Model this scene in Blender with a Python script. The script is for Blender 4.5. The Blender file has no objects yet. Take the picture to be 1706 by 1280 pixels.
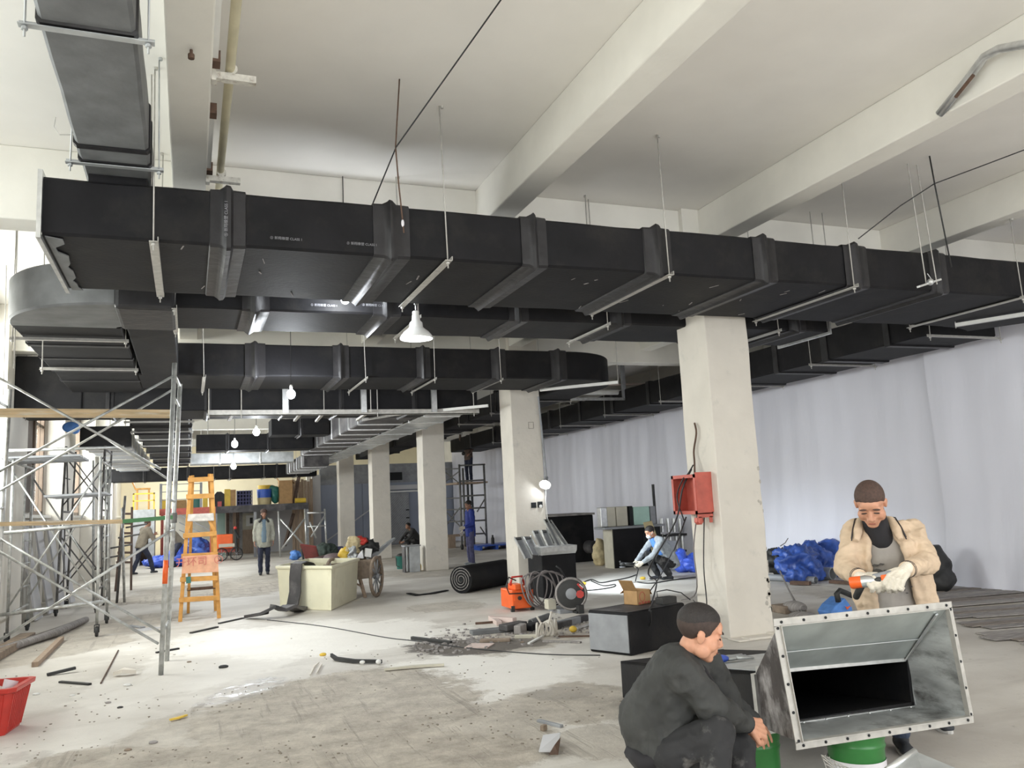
import bpy, bmesh, math, random
from mathutils import Vector, Matrix, noise
random.seed(7)
scn = bpy.context.scene
COL = scn.collection
PI = math.pi
V = Vector

# ---------------------------------------------------------------- camera
W_, H_, F_ = 1706.0, 1280.0, 1370.0
CAM = V((0, 0, 1.65))
def _axis(p): return V(((p[0]-W_/2)/F_, -(p[1]-H_/2)/F_, -1.0))
_y = _axis((313, 862)).normalized()
_x = _axis((4550, 655)); _x = (_x - _y*_x.dot(_y)).normalized()
_z = _x.cross(_y)
ROT = Matrix((_x, _y, _z))
cam_data = bpy.data.cameras.new('camera'); cam = bpy.data.objects.new('camera', cam_data); COL.objects.link(cam)
cam.matrix_world = Matrix.Translation(CAM) @ ROT.to_4x4()
cam_data.sensor_fit = 'HORIZONTAL'; cam_data.sensor_width = 36.0; cam_data.lens = 36.0*F_/W_
cam_data.clip_start = 0.05; cam_data.clip_end = 300
scn.camera = cam
def ray(px, py): return ROT @ V(((px-W_/2)/F_, -(py-H_/2)/F_, -1.0))
def G(px, py, z=0.0):
    d = ray(px, py); return CAM + d*((z-CAM.z)/d.z)
def PY(px, py, y):
    d = ray(px, py); return CAM + d*(y/d.y)
def PX(px, py, x):
    d = ray(px, py); return CAM + d*(x/d.x)
def U(px, py, dist):
    return CAM + ray(px, py).normalized()*dist

# ---------------------------------------------------------------- world, light, exposure
world = bpy.data.worlds.new('world'); scn.world = world; world.use_nodes = True
bg = world.node_tree.nodes['Background']; bg.inputs[0].default_value = (0.86, 0.93, 1.0, 1); bg.inputs[1].default_value = 2.2
def area(name, loc, rot, sx, sy, power, color):
    l = bpy.data.lights.new(name, 'AREA'); l.shape = 'RECTANGLE'; l.size = sx; l.size_y = sy; l.energy = power; l.color = color
    o = bpy.data.objects.new(name, l); COL.objects.link(o); o.location = loc; o.rotation_euler = rot; return o
BAYS = [-4.8, 1.6, 8.0, 14.4, 20.8, 27.2, 33.6]
WPOW = {-4.8: 400, 1.6: 190, 8.0: 600, 14.4: 480, 20.8: 520, 27.2: 580, 33.6: 420}
for b in BAYS:     # daylight through the windows of the left wall
    area('window_daylight', (-3.75, b+4.15, 3.3), (0, -1.15, 0), 2.6, 4.2, WPOW[b], (1.0, 0.95, 0.89))
area('gate_daylight', (4.5, -5.6, 2.6), (PI/2+0.3, 0, 0), 11.0, 4.4, 300, (1.0, 0.955, 0.91))
scn.view_settings.view_transform = 'Standard'; scn.view_settings.look = 'None'
scn.view_settings.gamma = 1.0; scn.view_settings.use_curve_mapping = False
scn.view_settings.exposure = 0.2
try:
    scn.cycles.use_denoising = True
    scn.cycles.max_bounces = 8; scn.cycles.diffuse_bounces = 5; scn.cycles.glossy_bounces = 3; scn.cycles.transparent_max_bounces = 12
    scn.cycles.sample_clamp_indirect = 6.0
    scn.cycles.caustics_reflective = False; scn.cycles.caustics_refractive = False
except Exception: pass

# ---------------------------------------------------------------- materials
MATS = {}
def mat(name, col, rough=0.7, metal=0.0, var=0.12, scale=6.0, bump=0.0, bscale=40.0, emit=None, spec=0.5, dirt=None, stretch=None):
    """procedural principled material: noise-varied colour, optional dirt colour patches, bump"""
    m = bpy.data.materials.new(name); m.use_nodes = True; nt = m.node_tree; N = nt.nodes; L = nt.links
    b = N['Principled BSDF']; b.inputs['Roughness'].default_value = rough; b.inputs['Metallic'].default_value = metal
    b.inputs['Specular IOR Level'].default_value = spec
    tc = N.new('ShaderNodeTexCoord'); src = tc.outputs['Object']
    if stretch:
        mp = N.new('ShaderNodeMapping'); mp.inputs['Scale'].default_value = stretch; L.new(src, mp.inputs[0]); src = mp.outputs[0]
    nz = N.new('ShaderNodeTexNoise'); nz.inputs['Scale'].default_value = scale; nz.inputs['Detail'].default_value = 5
    L.new(src, nz.inputs['Vector'])
    rp = N.new('ShaderNodeValToRGB'); c = V(col[:3])
    lo = [max(0, x*(1-var)) for x in c]; hi = [min(1, x*(1+var)) for x in c]
    rp.color_ramp.elements[0].position = 0.3; rp.color_ramp.elements[1].position = 0.7
    rp.color_ramp.elements[0].color = (*lo, 1); rp.color_ramp.elements[1].color = (*hi, 1)
    L.new(nz.outputs['Fac'], rp.inputs['Fac']); out = rp.outputs['Color']
    if dirt:
        dc, dscale, amount = dirt
        n2 = N.new('ShaderNodeTexNoise'); n2.inputs['Scale'].default_value = dscale; n2.inputs['Detail'].default_value = 8; n2.inputs['Roughness'].default_value = 0.65
        L.new(src, n2.inputs['Vector'])
        r2 = N.new('ShaderNodeValToRGB'); r2.color_ramp.elements[0].position = 0.62-amount*0.3; r2.color_ramp.elements[1].position = 0.72
        r2.color_ramp.elements[0].color = (0, 0, 0, 1); r2.color_ramp.elements[1].color = (1, 1, 1, 1)
        L.new(n2.outputs['Fac'], r2.inputs['Fac'])
        mx = N.new('ShaderNodeMixRGB'); mx.inputs[2].default_value = (*dc, 1)
        L.new(r2.outputs['Color'], mx.inputs[0]); L.new(out, mx.inputs[1]); out = mx.outputs[0]
    L.new(out, b.inputs['Base Color'])
    if bump:
        n3 = N.new('ShaderNodeTexNoise'); n3.inputs['Scale'].default_value = bscale; n3.inputs['Detail'].default_value = 4
        L.new(src, n3.inputs['Vector'])
        bp = N.new('ShaderNodeBump'); bp.inputs['Strength'].default_value = bump; bp.inputs['Distance'].default_value = 0.02
        L.new(n3.outputs['Fac'], bp.inputs['Height']); L.new(bp.outputs['Normal'], b.inputs['Normal'])
    if emit:
        b.inputs['Emission Color'].default_value = (*emit[0], 1); b.inputs['Emission Strength'].default_value = emit[1]
    MATS[name] = m; return m
def M(n): return MATS[n]
mat('ceiling_paint', (0.87, 0.845, 0.80), 0.9, var=0.04, scale=1.2, bump=0.15, bscale=5)
mat('beam_paint', (0.84, 0.82, 0.76), 0.85, var=0.05, scale=2.0, bump=0.2, bscale=8)
mat('wall_paint', (0.78, 0.75, 0.69), 0.88, var=0.07, scale=1.5, bump=0.2, bscale=9)
mat('column_paint', (0.74, 0.695, 0.625), 0.88, var=0.05, scale=2.5, bump=0.3, bscale=12, dirt=((0.64, 0.61, 0.55), 3.5, 0.12))
mat('far_wall_paint', (0.86, 0.78, 0.58), 0.85, var=0.05, scale=1.5)
mat('black_foam', (0.012, 0.0118, 0.0135), 0.62, var=0.25, scale=3, bump=0.12, bscale=25, spec=0.18, dirt=((0.024, 0.023, 0.022), 2.2, 0.35))
mat('black_band', (0.024, 0.023, 0.025), 0.45, var=0.3, scale=6, bump=0.35, bscale=10, spec=0.35)
mat('dusty_black', (0.055, 0.052, 0.055), 0.6, var=0.3, scale=3, bump=0.2, bscale=12, dirt=((0.17, 0.16, 0.16), 2.5, 0.5))
mat('grey_foam', (0.15, 0.155, 0.16), 0.55, var=0.25, scale=4, bump=0.2, bscale=10)
mat('galvanised', (0.62, 0.64, 0.65), 0.38, 0.85, var=0.2, scale=5, bump=0.12, bscale=7, dirt=((0.32, 0.34, 0.35), 3.0, 0.35))
mat('galvanised_dull', (0.50, 0.52, 0.53), 0.5, 0.6, var=0.18, scale=6, bump=0.1, bscale=10)
mat('bright_zinc', (0.66, 0.67, 0.67), 0.32, 0.75, var=0.15, scale=14)
mat('hanger_steel', (0.50, 0.485, 0.455), 0.5, 0.3, var=0.15, scale=15)
mat('scaffold_steel', (0.50, 0.51, 0.50), 0.42, 0.55, var=0.3, scale=12, dirt=((0.30, 0.27, 0.24), 9, 0.3))
mat('scaffold_dark', (0.17, 0.165, 0.16), 0.55, 0.3, var=0.3, scale=12)
mat('raw_wood', (0.60, 0.45, 0.27), 0.75, var=0.25, scale=5, bump=0.2, bscale=30, stretch=(0.6, 6, 6), dirt=((0.70, 0.66, 0.58), 4, 0.3))
mat('ladder_wood', (0.60, 0.30, 0.075), 0.6, var=0.18, scale=9, bump=0.1)
mat('dark_wood', (0.10, 0.065, 0.05), 0.7, var=0.3, scale=9)
mat('plank_brown', (0.36, 0.27, 0.20), 0.8, var=0.25, scale=8, stretch=(6, 6, 0.5))
mat('sign_board', (0.72, 0.38, 0.24), 0.8, var=0.1, scale=12)
mat('cardboard', (0.46, 0.28, 0.13), 0.85, var=0.12, scale=9)
mat('carton_inner', (0.36, 0.21, 0.09), 0.85, var=0.12, scale=9)
mat('cream_plastic', (0.74, 0.71, 0.54), 0.45, var=0.06, scale=3, dirt=((0.60, 0.56, 0.40), 2.5, 0.2))
mat('red_plastic', (0.52, 0.04, 0.03), 0.38, var=0.12, scale=9)
mat('red_paint', (0.52, 0.115, 0.085), 0.5, var=0.15, scale=9)
mat('orange_paint', (0.85, 0.13, 0.02), 0.4, var=0.08, scale=9)
mat('green_plastic', (0.035, 0.19, 0.045), 0.3, var=0.15, scale=6)
mat('teal_plastic', (0.03, 0.16, 0.13), 0.4)
mat('blue_plastic', (0.03, 0.10, 0.48), 0.4)
mat('blue_tarp', (0.045, 0.105, 0.40), 0.38, var=0.35, scale=7, bump=0.6, bscale=16)
mat('bright_blue', (0.055, 0.12, 0.62), 0.4, var=0.3, scale=8, bump=0.6, bscale=16)
mat('sky_blue', (0.09, 0.24, 0.62), 0.5, var=0.2, scale=9)
mat('yellow_paint', (0.74, 0.50, 0.06), 0.5)
mat('straw_bag', (0.60, 0.50, 0.30), 0.75, var=0.2, scale=12, bump=0.3)
mat('white_paint', (0.78, 0.78, 0.76), 0.5, var=0.05)
mat('white_enamel', (0.85, 0.85, 0.83), 0.25, var=0.03)
mat('cream_pipe', (0.62, 0.57, 0.40), 0.45, var=0.08, scale=6)
mat('bracket_white', (0.70, 0.68, 0.62), 0.6, var=0.15, scale=30, dirt=((0.20, 0.12, 0.07), 14, 0.25))
mat('rubber', (0.028, 0.028, 0.028), 0.6, var=0.3)
mat('cable_black', (0.02, 0.02, 0.022), 0.5)
mat('cable_grey', (0.20, 0.18, 0.18), 0.5, var=0.2)
mat('mat_grey', (0.29, 0.27, 0.26), 0.8, var=0.35, scale=5, stretch=(1, 9, 1))
mat('rust', (0.11, 0.065, 0.045), 0.8, var=0.3, scale=14)
mat('tin_grey', (0.30, 0.31, 0.33), 0.6, 0.2, var=0.15)
mat('partition', (0.27, 0.30, 0.38), 0.5, var=0.06, scale=1.0)
mat('partition_light', (0.52, 0.52, 0.54), 0.6, var=0.06, scale=1.0)
mat('net_green', (0.05, 0.07, 0.06), 0.8, var=0.3, scale=9)
mat('dark_void', (0.012, 0.014, 0.016), 0.8)
mat('window_frame', (0.16, 0.115, 0.085), 0.55, var=0.15)
mat('maroon_seat', (0.19, 0.035, 0.03), 0.5, var=0.3, scale=5)
mat('brown_seat', (0.13, 0.09, 0.085), 0.55, var=0.25, scale=5)
mat('mud_brown', (0.27, 0.21, 0.16), 0.85, var=0.25, scale=14, bump=0.4)
mat('skin', (0.56, 0.285, 0.185), 0.5, var=0.10, scale=22, spec=0.4)
mat('skin_dark', (0.33, 0.17, 0.11), 0.55, var=0.10, scale=22)
mat('hair', (0.018, 0.014, 0.013), 0.6, var=0.3, scale=60, bump=0.4, bscale=150)
mat('hair_brown', (0.075, 0.042, 0.032), 0.7, var=0.3, scale=60, bump=0.4, bscale=150)
mat('lip', (0.30, 0.10, 0.075), 0.5)
mat('jacket_beige', (0.62, 0.475, 0.34), 0.75, var=0.10, scale=10, bump=0.55, bscale=9, stretch=(1, 1, 2.2))
mat('jacket_trim', (0.035, 0.028, 0.03), 0.7)
mat('shirt_grey', (0.33, 0.305, 0.28), 0.85, var=0.12, scale=8, bump=0.3, bscale=9)
mat('print_dark', (0.09, 0.085, 0.08), 0.85)
mat('black_knit', (0.018, 0.017, 0.02), 0.9)
mat('jacket_dark', (0.036, 0.037, 0.036), 0.8, var=0.25, scale=7, bump=0.45, bscale=8, dirt=((0.065, 0.065, 0.064), 6, 0.3))
mat('trouser_dark', (0.022, 0.022, 0.024), 0.85, var=0.3, scale=7, bump=0.4, bscale=9, dirt=((0.22, 0.21, 0.20), 5, 0.3))
mat('trouser_navy', (0.022, 0.026, 0.05), 0.85, var=0.25, scale=9, bump=0.4)
mat('jacket_blue', (0.022, 0.042, 0.27), 0.75, var=0.2, scale=7, bump=0.4)
mat('trouser_blue', (0.10, 0.10, 0.20), 0.85, var=0.25, scale=7, bump=0.4)
mat('jacket_grey', (0.32, 0.32, 0.27), 0.8, var=0.15, scale=8, bump=0.4)
mat('shirt_blue', (0.14, 0.20, 0.25), 0.85)
mat('jacket_pale', (0.32, 0.35, 0.38), 0.8, var=0.25, scale=14, bump=0.4)
mat('vest_brown', (0.22, 0.19, 0.15), 0.85, var=0.2)
mat('glove_white', (0.72, 0.66, 0.56), 0.9, var=0.12, scale=16, bump=0.4, bscale=60)
mat('shoe_dark', (0.035, 0.038, 0.045), 0.7, var=0.2)
mat('sole_white', (0.55, 0.54, 0.52), 0.7)
mat('jeans', (0.055, 0.075, 0.125), 0.85, var=0.25, scale=9, bump=0.4)
mat('mask_blue', (0.62, 0.74, 0.80), 0.8)
mat('tape_clear', (0.66, 0.62, 0.58), 0.3, var=0.2, scale=12, bump=0.4)
mat('print_white', (0.26, 0.26, 0.28), 0.7, var=0.1)
mat('print_red', (0.60, 0.19, 0.15), 0.8)
mat('print_navy', (0.03, 0.03, 0.10), 0.7)
mat('label_white', (0.74, 0.72, 0.76), 0.5)
mat('pink_sheet', (0.62, 0.50, 0.46), 0.6, var=0.1)
mat('mint_panel', (0.42, 0.62, 0.54), 0.4, var=0.06)
mat('beige_board', (0.52, 0.43, 0.24), 0.7, var=0.1)
mat('cream_panel', (0.56, 0.53, 0.44), 0.7, var=0.1, scale=5)
mat('rope_white', (0.70, 0.66, 0.60), 0.8)
mat('dirt_fines', (0.27, 0.235, 0.195), 0.95, var=0.2, scale=20)
mat('bulb_glow', (1, 1, 1), 0.3, emit=((0.90, 0.95, 1.0), 90.0))
mat('lamp_glow', (1, 1, 1), 0.3, emit=((0.92, 0.96, 1.0), 45.0))

def sheet_material():
    m = bpy.data.materials.new('plastic_film'); m.use_nodes = True; nt = m.node_tree; N = nt.nodes; L = nt.links
    b = N['Principled BSDF']; b.inputs['Base Color'].default_value = (0.755, 0.755, 0.84, 1); b.inputs['Roughness'].default_value = 0.42
    tc = N.new('ShaderNodeTexCoord')
    mp = N.new('ShaderNodeMapping'); mp.inputs['Scale'].default_value = (1, 2.6, 0.5); L.new(tc.outputs['Object'], mp.inputs[0])
    nz = N.new('ShaderNodeTexNoise'); nz.inputs['Scale'].default_value = 1.9; nz.inputs['Detail'].default_value = 6; L.new(mp.outputs[0], nz.inputs['Vector'])
    bp = N.new('ShaderNodeBump'); bp.inputs['Strength'].default_value = 0.2; bp.inputs['Distance'].default_value = 0.06
    L.new(nz.outputs['Fac'], bp.inputs['Height']); L.new(bp.outputs['Normal'], b.inputs['Normal'])
    MATS['plastic_film'] = m
sheet_material()
def glass_material():
    m = bpy.data.materials.new('window_glass'); m.use_nodes = True; nt = m.node_tree; N = nt.nodes; L = nt.links
    N.remove(N['Principled BSDF']); o = N['Material Output']
    t = N.new('ShaderNodeBsdfTransparent'); t.inputs[0].default_value = (0.93, 0.96, 0.95, 1)
    g = N.new('ShaderNodeBsdfGlossy'); g.inputs['Roughness'].default_value = 0.05
    mx = N.new('ShaderNodeMixShader'); mx.inputs[0].default_value = 0.07
    L.new(t.outputs[0], mx.inputs[1]); L.new(g.outputs[0], mx.inputs[2]); L.new(mx.outputs[0], o.inputs[0])
    MATS['window_glass'] = m
glass_material()

def floor_material(stains_and_lamplight):
    """worn concrete: pale slab, damp mortar patches, scratches; stains and a painted patch of lamplight are ellipses in floor metres with ragged edges"""
    m = bpy.data.materials.new('concrete_floor'); m.use_nodes = True; nt = m.node_tree; N = nt.nodes; L = nt.links
    b = N['Principled BSDF']
    geo = N.new('ShaderNodeNewGeometry'); pos = geo.outputs['Position']
    def noise_(scale, detail=6, rough=0.55, vec=pos):
        n = N.new('ShaderNodeTexNoise'); n.inputs['Scale'].default_value = scale; n.inputs['Detail'].default_value = detail; n.inputs['Roughness'].default_value = rough
        L.new(vec, n.inputs['Vector']); return n
    def ramp(src, p0, p1, c0=(0, 0, 0), c1=(1, 1, 1)):
        r = N.new('ShaderNodeValToRGB'); r.color_ramp.elements[0].position = p0; r.color_ramp.elements[1].position = p1
        r.color_ramp.elements[0].color = (*c0, 1); r.color_ramp.elements[1].color = (*c1, 1); L.new(src, r.inputs['Fac']); return r.outputs['Color']
    def math_(op, a, bb, clamp=False):
        n = N.new('ShaderNodeMath'); n.operation = op; n.use_clamp = clamp
        for i, q in enumerate((a, bb)):
            if isinstance(q, (int, float)): n.inputs[i].default_value = q
            else: L.new(q, n.inputs[i])
        return n.outputs[0]
    def mix(fac, c1, c2):
        n = N.new('ShaderNodeMixRGB')
        L.new(fac, n.inputs[0])
        for i, q in ((1, c1), (2, c2)):
            if isinstance(q, tuple): n.inputs[i].default_value = (*q, 1)
            else: L.new(q, n.inputs[i])
        return n.outputs[0]
    base = ramp(noise_(0.55, 8).outputs['Fac'], 0.35, 0.68, (0.50, 0.465, 0.42), (0.74, 0.71, 0.66))
    mp = N.new('ShaderNodeMapping'); mp.inputs['Scale'].default_value = (0.35, 1.6, 1); mp.inputs['Rotation'].default_value = (0, 0, 0.25); L.new(pos, mp.inputs[0])
    streak = ramp(noise_(1.3, 9, 0.65, mp.outputs[0]).outputs['Fac'], 0.52, 0.72)
    c = mix(math_('MULTIPLY', streak, 0.55), base, (0.40, 0.365, 0.32))
    speck = ramp(noise_(9, 6, 0.7).outputs['Fac'], 0.62, 0.70)
    c = mix(math_('MULTIPLY', speck, 0.5), c, (0.33, 0.30, 0.265))
    sep = N.new('ShaderNodeSeparateXYZ'); L.new(pos, sep.inputs[0])
    wob = noise_(0.9, 8, 0.62).outputs['Fac']; fine = noise_(5, 8, 0.7).outputs['Fac']
    total = None; wet_total = None; dark_total = None; pale_total = None
    for (sx, sy, rx, ry, rot, strength, wet) in stains_and_lamplight:
        ca, sa = math.cos(rot), math.sin(rot)
        dx = math_('SUBTRACT', sep.outputs[0], sx); dy = math_('SUBTRACT', sep.outputs[1], sy)
        u = math_('DIVIDE', math_('ADD', math_('MULTIPLY', dx, ca), math_('MULTIPLY', dy, sa)), rx)
        v = math_('DIVIDE', math_('SUBTRACT', math_('MULTIPLY', dy, ca), math_('MULTIPLY', dx, sa)), ry)
        r = math_('SQRT', math_('ADD', math_('MULTIPLY', u, u), math_('MULTIPLY', v, v)), 0)
        r = math_('ADD', r, math_('MULTIPLY', math_('SUBTRACT', wob, 0.5), 1.7))
        r = math_('ADD', r, math_('MULTIPLY', math_('SUBTRACT', fine, 0.5), 0.7))
        k = math_('MULTIPLY', math_('SUBTRACT', 1.06, r), 7.0, True)
        k = math_('MULTIPLY', k, strength)
        if wet == 'dark':
            dark_total = k if dark_total is None else math_('MAXIMUM', dark_total, k)
        elif wet == 'pale':
            pale_total = k if pale_total is None else math_('MAXIMUM', pale_total, k)
        elif wet:
            wet_total = k if wet_total is None else math_('MAXIMUM', wet_total, k)
        else:
            total = k if total is None else math_('MAXIMUM', total, k)
    c = mix(math_('MULTIPLY', pale_total, 0.8), c, (0.86, 0.835, 0.785))
    dirtcol = ramp(noise_(3.0, 10, 0.78).outputs['Fac'], 0.33, 0.66, (0.26, 0.225, 0.185), (0.60, 0.545, 0.465))
    c = mix(total, c, dirtcol)
    tracks = None
    for rot, sc_ in ((0.5, (7.0, 0.5, 1)), (-0.35, (9.0, 0.6, 1)), (1.2, (6.0, 0.55, 1))):
        m2 = N.new('ShaderNodeMapping'); m2.inputs['Scale'].default_value = sc_; m2.inputs['Rotation'].default_value = (0, 0, rot); L.new(pos, m2.inputs[0])
        q = ramp(noise_(1.0, 7, 0.6, m2.outputs[0]).outputs['Fac'], 0.60, 0.68); tracks = q if tracks is None else math_('MAXIMUM', tracks, q)
    tracks = math_('MULTIPLY', tracks, total)
    c = mix(math_('MULTIPLY', tracks, 0.45), c, (0.20, 0.175, 0.15))
    wet_total = math_('MULTIPLY', wet_total, ramp(noise_(6, 8, 0.75).outputs['Fac'], 0.40, 0.56))
    c = mix(math_('MULTIPLY', wet_total, 0.6), c, (0.17, 0.155, 0.14))
    c = mix(math_('MULTIPLY', dark_total, 0.9), c, (0.105, 0.09, 0.078))
    L.new(c, b.inputs['Base Color'])
    rough = math_('SUBTRACT', 0.62, math_('MULTIPLY', wet_total, 0.42)); rough = math_('ADD', rough, math_('MULTIPLY', total, 0.15))
    L.new(rough, b.inputs['Roughness'])
    bp = N.new('ShaderNodeBump'); bp.inputs['Strength'].default_value = 0.5; bp.inputs['Distance'].default_value = 0.014
    hsum = math_('ADD', noise_(7, 8, 0.7).outputs['Fac'], math_('MULTIPLY', math_('MULTIPLY', total, noise_(11, 8, 0.75).outputs['Fac']), 4.0))
    hsum = math_('SUBTRACT', hsum, math_('MULTIPLY', tracks, 1.5))
    hsum = math_('MULTIPLY', hsum, math_('SUBTRACT', 1.0, math_('MULTIPLY', wet_total, 0.85)))
    L.new(hsum, bp.inputs['Height']); L.new(bp.outputs['Normal'], b.inputs['Normal'])
    MATS['concrete_floor'] = m
def _st(px, py, rpx, rpy_px, strength=0.9, wet=False, rot=0.0):
    c = G(px, py); ex = (G(px+rpx, py)-c).length; ey = (G(px, py-rpy_px)-c).length
    d = G(px+rpx, py)-c
    return (c.x, c.y, ex, ey, math.atan2(d.y, d.x)+rot, strength, wet)
STAINS_AND_LAMPLIGHT = [_st(560, 1185, 240, 60), _st(330, 1215, 130, 30, 0.6), _st(620, 1255, 330, 40, 0.95), _st(800, 1215, 150, 45, 0.8), _st(960, 1170, 130, 34, 0.85),
          _st(230, 1268, 180, 22, 0.9), _st(1010, 1235, 110, 30, 0.6), _st(770, 1078, 85, 10, 0.95), _st(880, 1060, 90, 24, 0.75), _st(350, 985, 110, 14, 0.85), _st(180, 1045, 70, 18, 0.7),
          _st(690, 930, 60, 16, 0.7), _st(1640, 1015, 90, 26, 0.75), _st(1440, 985, 130, 12, 0.55), _st(70, 1085, 80, 22, 0.7), _st(740, 1010, 60, 8, 0.6), _st(480, 960, 90, 10, 0.5), _st(700, 955, 110, 6, 0.6), _st(1310, 1040, 60, 24, 0.5),
          _st(790, 1122, 170, 40, 0.9, 'pale'), _st(520, 1062, 230, 25, 0.8, 'pale'), _st(120, 1215, 150, 30, 0.25, 'pale'), _st(330, 1118, 130, 34, 0.5, 'pale'), _st(1000, 975, 80, 22, 0.8, 'pale'), _st(765, 1078, 100, 12, 1.0, 'dark'), _st(850, 1072, 80, 7, 0.9, 'dark'), _st(405, 1150, 45, 20, 0.9, True), _st(930, 1155, 60, 12, 0.7, True), _st(250, 985, 60, 8, 0.7, True), _st(40, 1262, 40, 10, 0.5, True)]  # last pale ellipse paints the work lamp's pool of light into the floor
floor_material(STAINS_AND_LAMPLIGHT)

# ---------------------------------------------------------------- mesh helpers
WL = {}
class MB:
    def __init__(s, M4=None): s.v = []; s.f = []; s.m = []; s.M = M4
    def add(s, vs, fs, mi=0):
        o = len(s.v)
        for p in vs:
            p = V(p)
            s.v.append(s.M @ p if s.M else p)
        for f in fs: s.f.append(tuple(i+o for i in f)); s.m.append(mi)
        return s
    def bx(s, x0, x1, y0, y1, z0, z1, mi=0):
        v = [(x0, y0, z0), (x1, y0, z0), (x1, y1, z0), (x0, y1, z0), (x0, y0, z1), (x1, y0, z1), (x1, y1, z1), (x0, y1, z1)]
        return s.add(v, [(3, 2, 1, 0), (4, 5, 6, 7), (0, 1, 5, 4), (1, 2, 6, 5), (2, 3, 7, 6), (3, 0, 4, 7)], mi)
    def box(s, c, size, rot=None, mi=0):
        hx, hy, hz = size[0]/2, size[1]/2, size[2]/2; c = V(c)
        v = [V((a*hx, b*hy, d*hz)) for d in (-1, 1) for a, b in ((-1, -1), (1, -1), (1, 1), (-1, 1))]
        if rot is not None: v = [rot @ p for p in v]
        return s.add([p+c for p in v], [(3, 2, 1, 0), (4, 5, 6, 7), (0, 1, 5, 4), (1, 2, 6, 5), (2, 3, 7, 6), (3, 0, 4, 7)], mi)
    def bar(s, a, b, w, h, up=(0, 0, 1), mi=0):
        """rectangular bar from a to b, w across, h along up"""
        a = V(a); b = V(b); d = (b-a); l = d.length; d.normalize(); up = V(up)
        if abs(d.dot(up)) > 0.99: up = V((1, 0, 0))
        x = d.cross(up).normalized(); z = x.cross(d).normalized()
        R = Matrix((x, d, z)).transposed()
        return s.box((a+b)/2, (w, l, h), R, mi)
    def loft(s, rings, mi=0, caps=True, closed=True):
        n = len(rings[0]); vs = [p for r in rings for p in r]; fs = []
        for i in range(len(rings)-1):
            for j in range(n if closed else n-1):
                k = (j+1) % n; fs.append((i*n+j, i*n+k, (i+1)*n+k, (i+1)*n+j))
        if caps: fs.append(tuple(range(n-1, -1, -1))); fs.append(tuple((len(rings)-1)*n+j for j in range(n)))
        return s.add(vs, fs, mi)
    def path(s, pts, r, n=6, mi=0, caps=True):
        pts = [V(p) for p in pts]; rings = []
        rr = r if isinstance(r, (list, tuple)) else [r]*len(pts)
        up = V((0, 0, 1)); px = None
        for i, p in enumerate(pts):
            d = (pts[min(i+1, len(pts)-1)]-pts[max(i-1, 0)])
            if d.length < 1e-9: d = V((0, 0, 1))
            d.normalize()
            if px is None: px = d.cross(up if abs(d.z) < 0.95 else V((1, 0, 0))).normalized()
            else:
                px = px - d*px.dot(d)
                px = px.normalized() if px.length > 1e-6 else d.cross(V((1, 0, 0))).normalized()
            py = d.cross(px)
            rings.append([p+(px*math.cos(2*PI*k/n)+py*math.sin(2*PI*k/n))*rr[i] for k in range(n)])
        return s.loft(rings, mi, caps)
    def tube(s, a, b, r, r2=None, n=8, mi=0): return s.path([a, b], [r, r if r2 is None else r2], n, mi)
    def lathe(s, prof, c=(0, 0, 0), n=20, mi=0, axis=None, caps=True):
        """prof: list of (radius, height); axis: direction of height"""
        c = V(c); d = V(axis).normalized() if axis else V((0, 0, 1))
        x = d.cross(V((0, 0, 1)) if abs(d.z) < 0.9 else V((1, 0, 0))).normalized()
        if abs(d.z) > 0.9: x = V((1, 0, 0)); x = (x-d*x.dot(d)).normalized()
        y = d.cross(x)
        rings = [[c+d*h+(x*math.cos(2*PI*k/n)+y*math.sin(2*PI*k/n))*max(r, 1e-4) for k in range(n)] for r, h in prof]
        return s.loft(rings, mi, caps)
    def ell(s, c, r, rot=None, nu=14, nv=9, mi=0):
        c = V(c); r = (r, r, r) if isinstance(r, (int, float)) else r; vs = []; fs = []
        for i in range(1, nv):
            t = PI*i/nv
            for j in range(nu):
                a = 2*PI*j/nu; p = V((r[0]*math.sin(t)*math.cos(a), r[1]*math.sin(t)*math.sin(a), r[2]*math.cos(t)))
                vs.append((rot @ p if rot else p)+c)
        top = V((0, 0, r[2])); bot = V((0, 0, -r[2]))
        vs.append((rot @ top if rot else top)+c); vs.append((rot @ bot if rot else bot)+c); T = len(vs)-2
        for i in range(nv-2):
            for j in range(nu):
                k = (j+1) % nu; fs.append((i*nu+j, (i+1)*nu+j, (i+1)*nu+k, i*nu+k))
        for j in range(nu):
            k = (j+1) % nu; fs.append((T, j, k)); fs.append((T+1, (nv-2)*nu+k, (nv-2)*nu+j))
        return s.add(vs, fs, mi)
    def cap(s, a, b, r0, r1=None, n=12, mi=0):
        """tapered capsule"""
        r1 = r0 if r1 is None else r1; a = V(a); b = V(b)
        s.path([a, b], [r0, r1], n, mi); s.ell(a, r0, None, n, 8, mi); s.ell(b, r1, None, n, 8, mi); return s
    def prism(s, pts, off, mi=0):
        n = len(pts); off = V(off); pts = [V(p) for p in pts]
        return s.add(pts+[p+off for p in pts], [tuple(range(n-1, -1, -1)), tuple(range(n, 2*n))]+[(i, (i+1) % n, n+(i+1) % n, n+i) for i in range(n)], mi)
    def mesh(s, name, origin):
        me = bpy.data.meshes.new(name); me.from_pydata([p-origin for p in s.v], [], s.f)
        for i, p in enumerate(me.polygons): p.material_index = s.m[i]
        me.update(); return me
def _mats(me, mats):
    for x in (mats if isinstance(mats, (list, tuple)) else [mats]): me.materials.append(MATS[x])
def _fix(me):
    b = bmesh.new(); b.from_mesh(me); bmesh.ops.recalc_face_normals(b, faces=b.faces); b.to_mesh(me); b.free()
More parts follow.
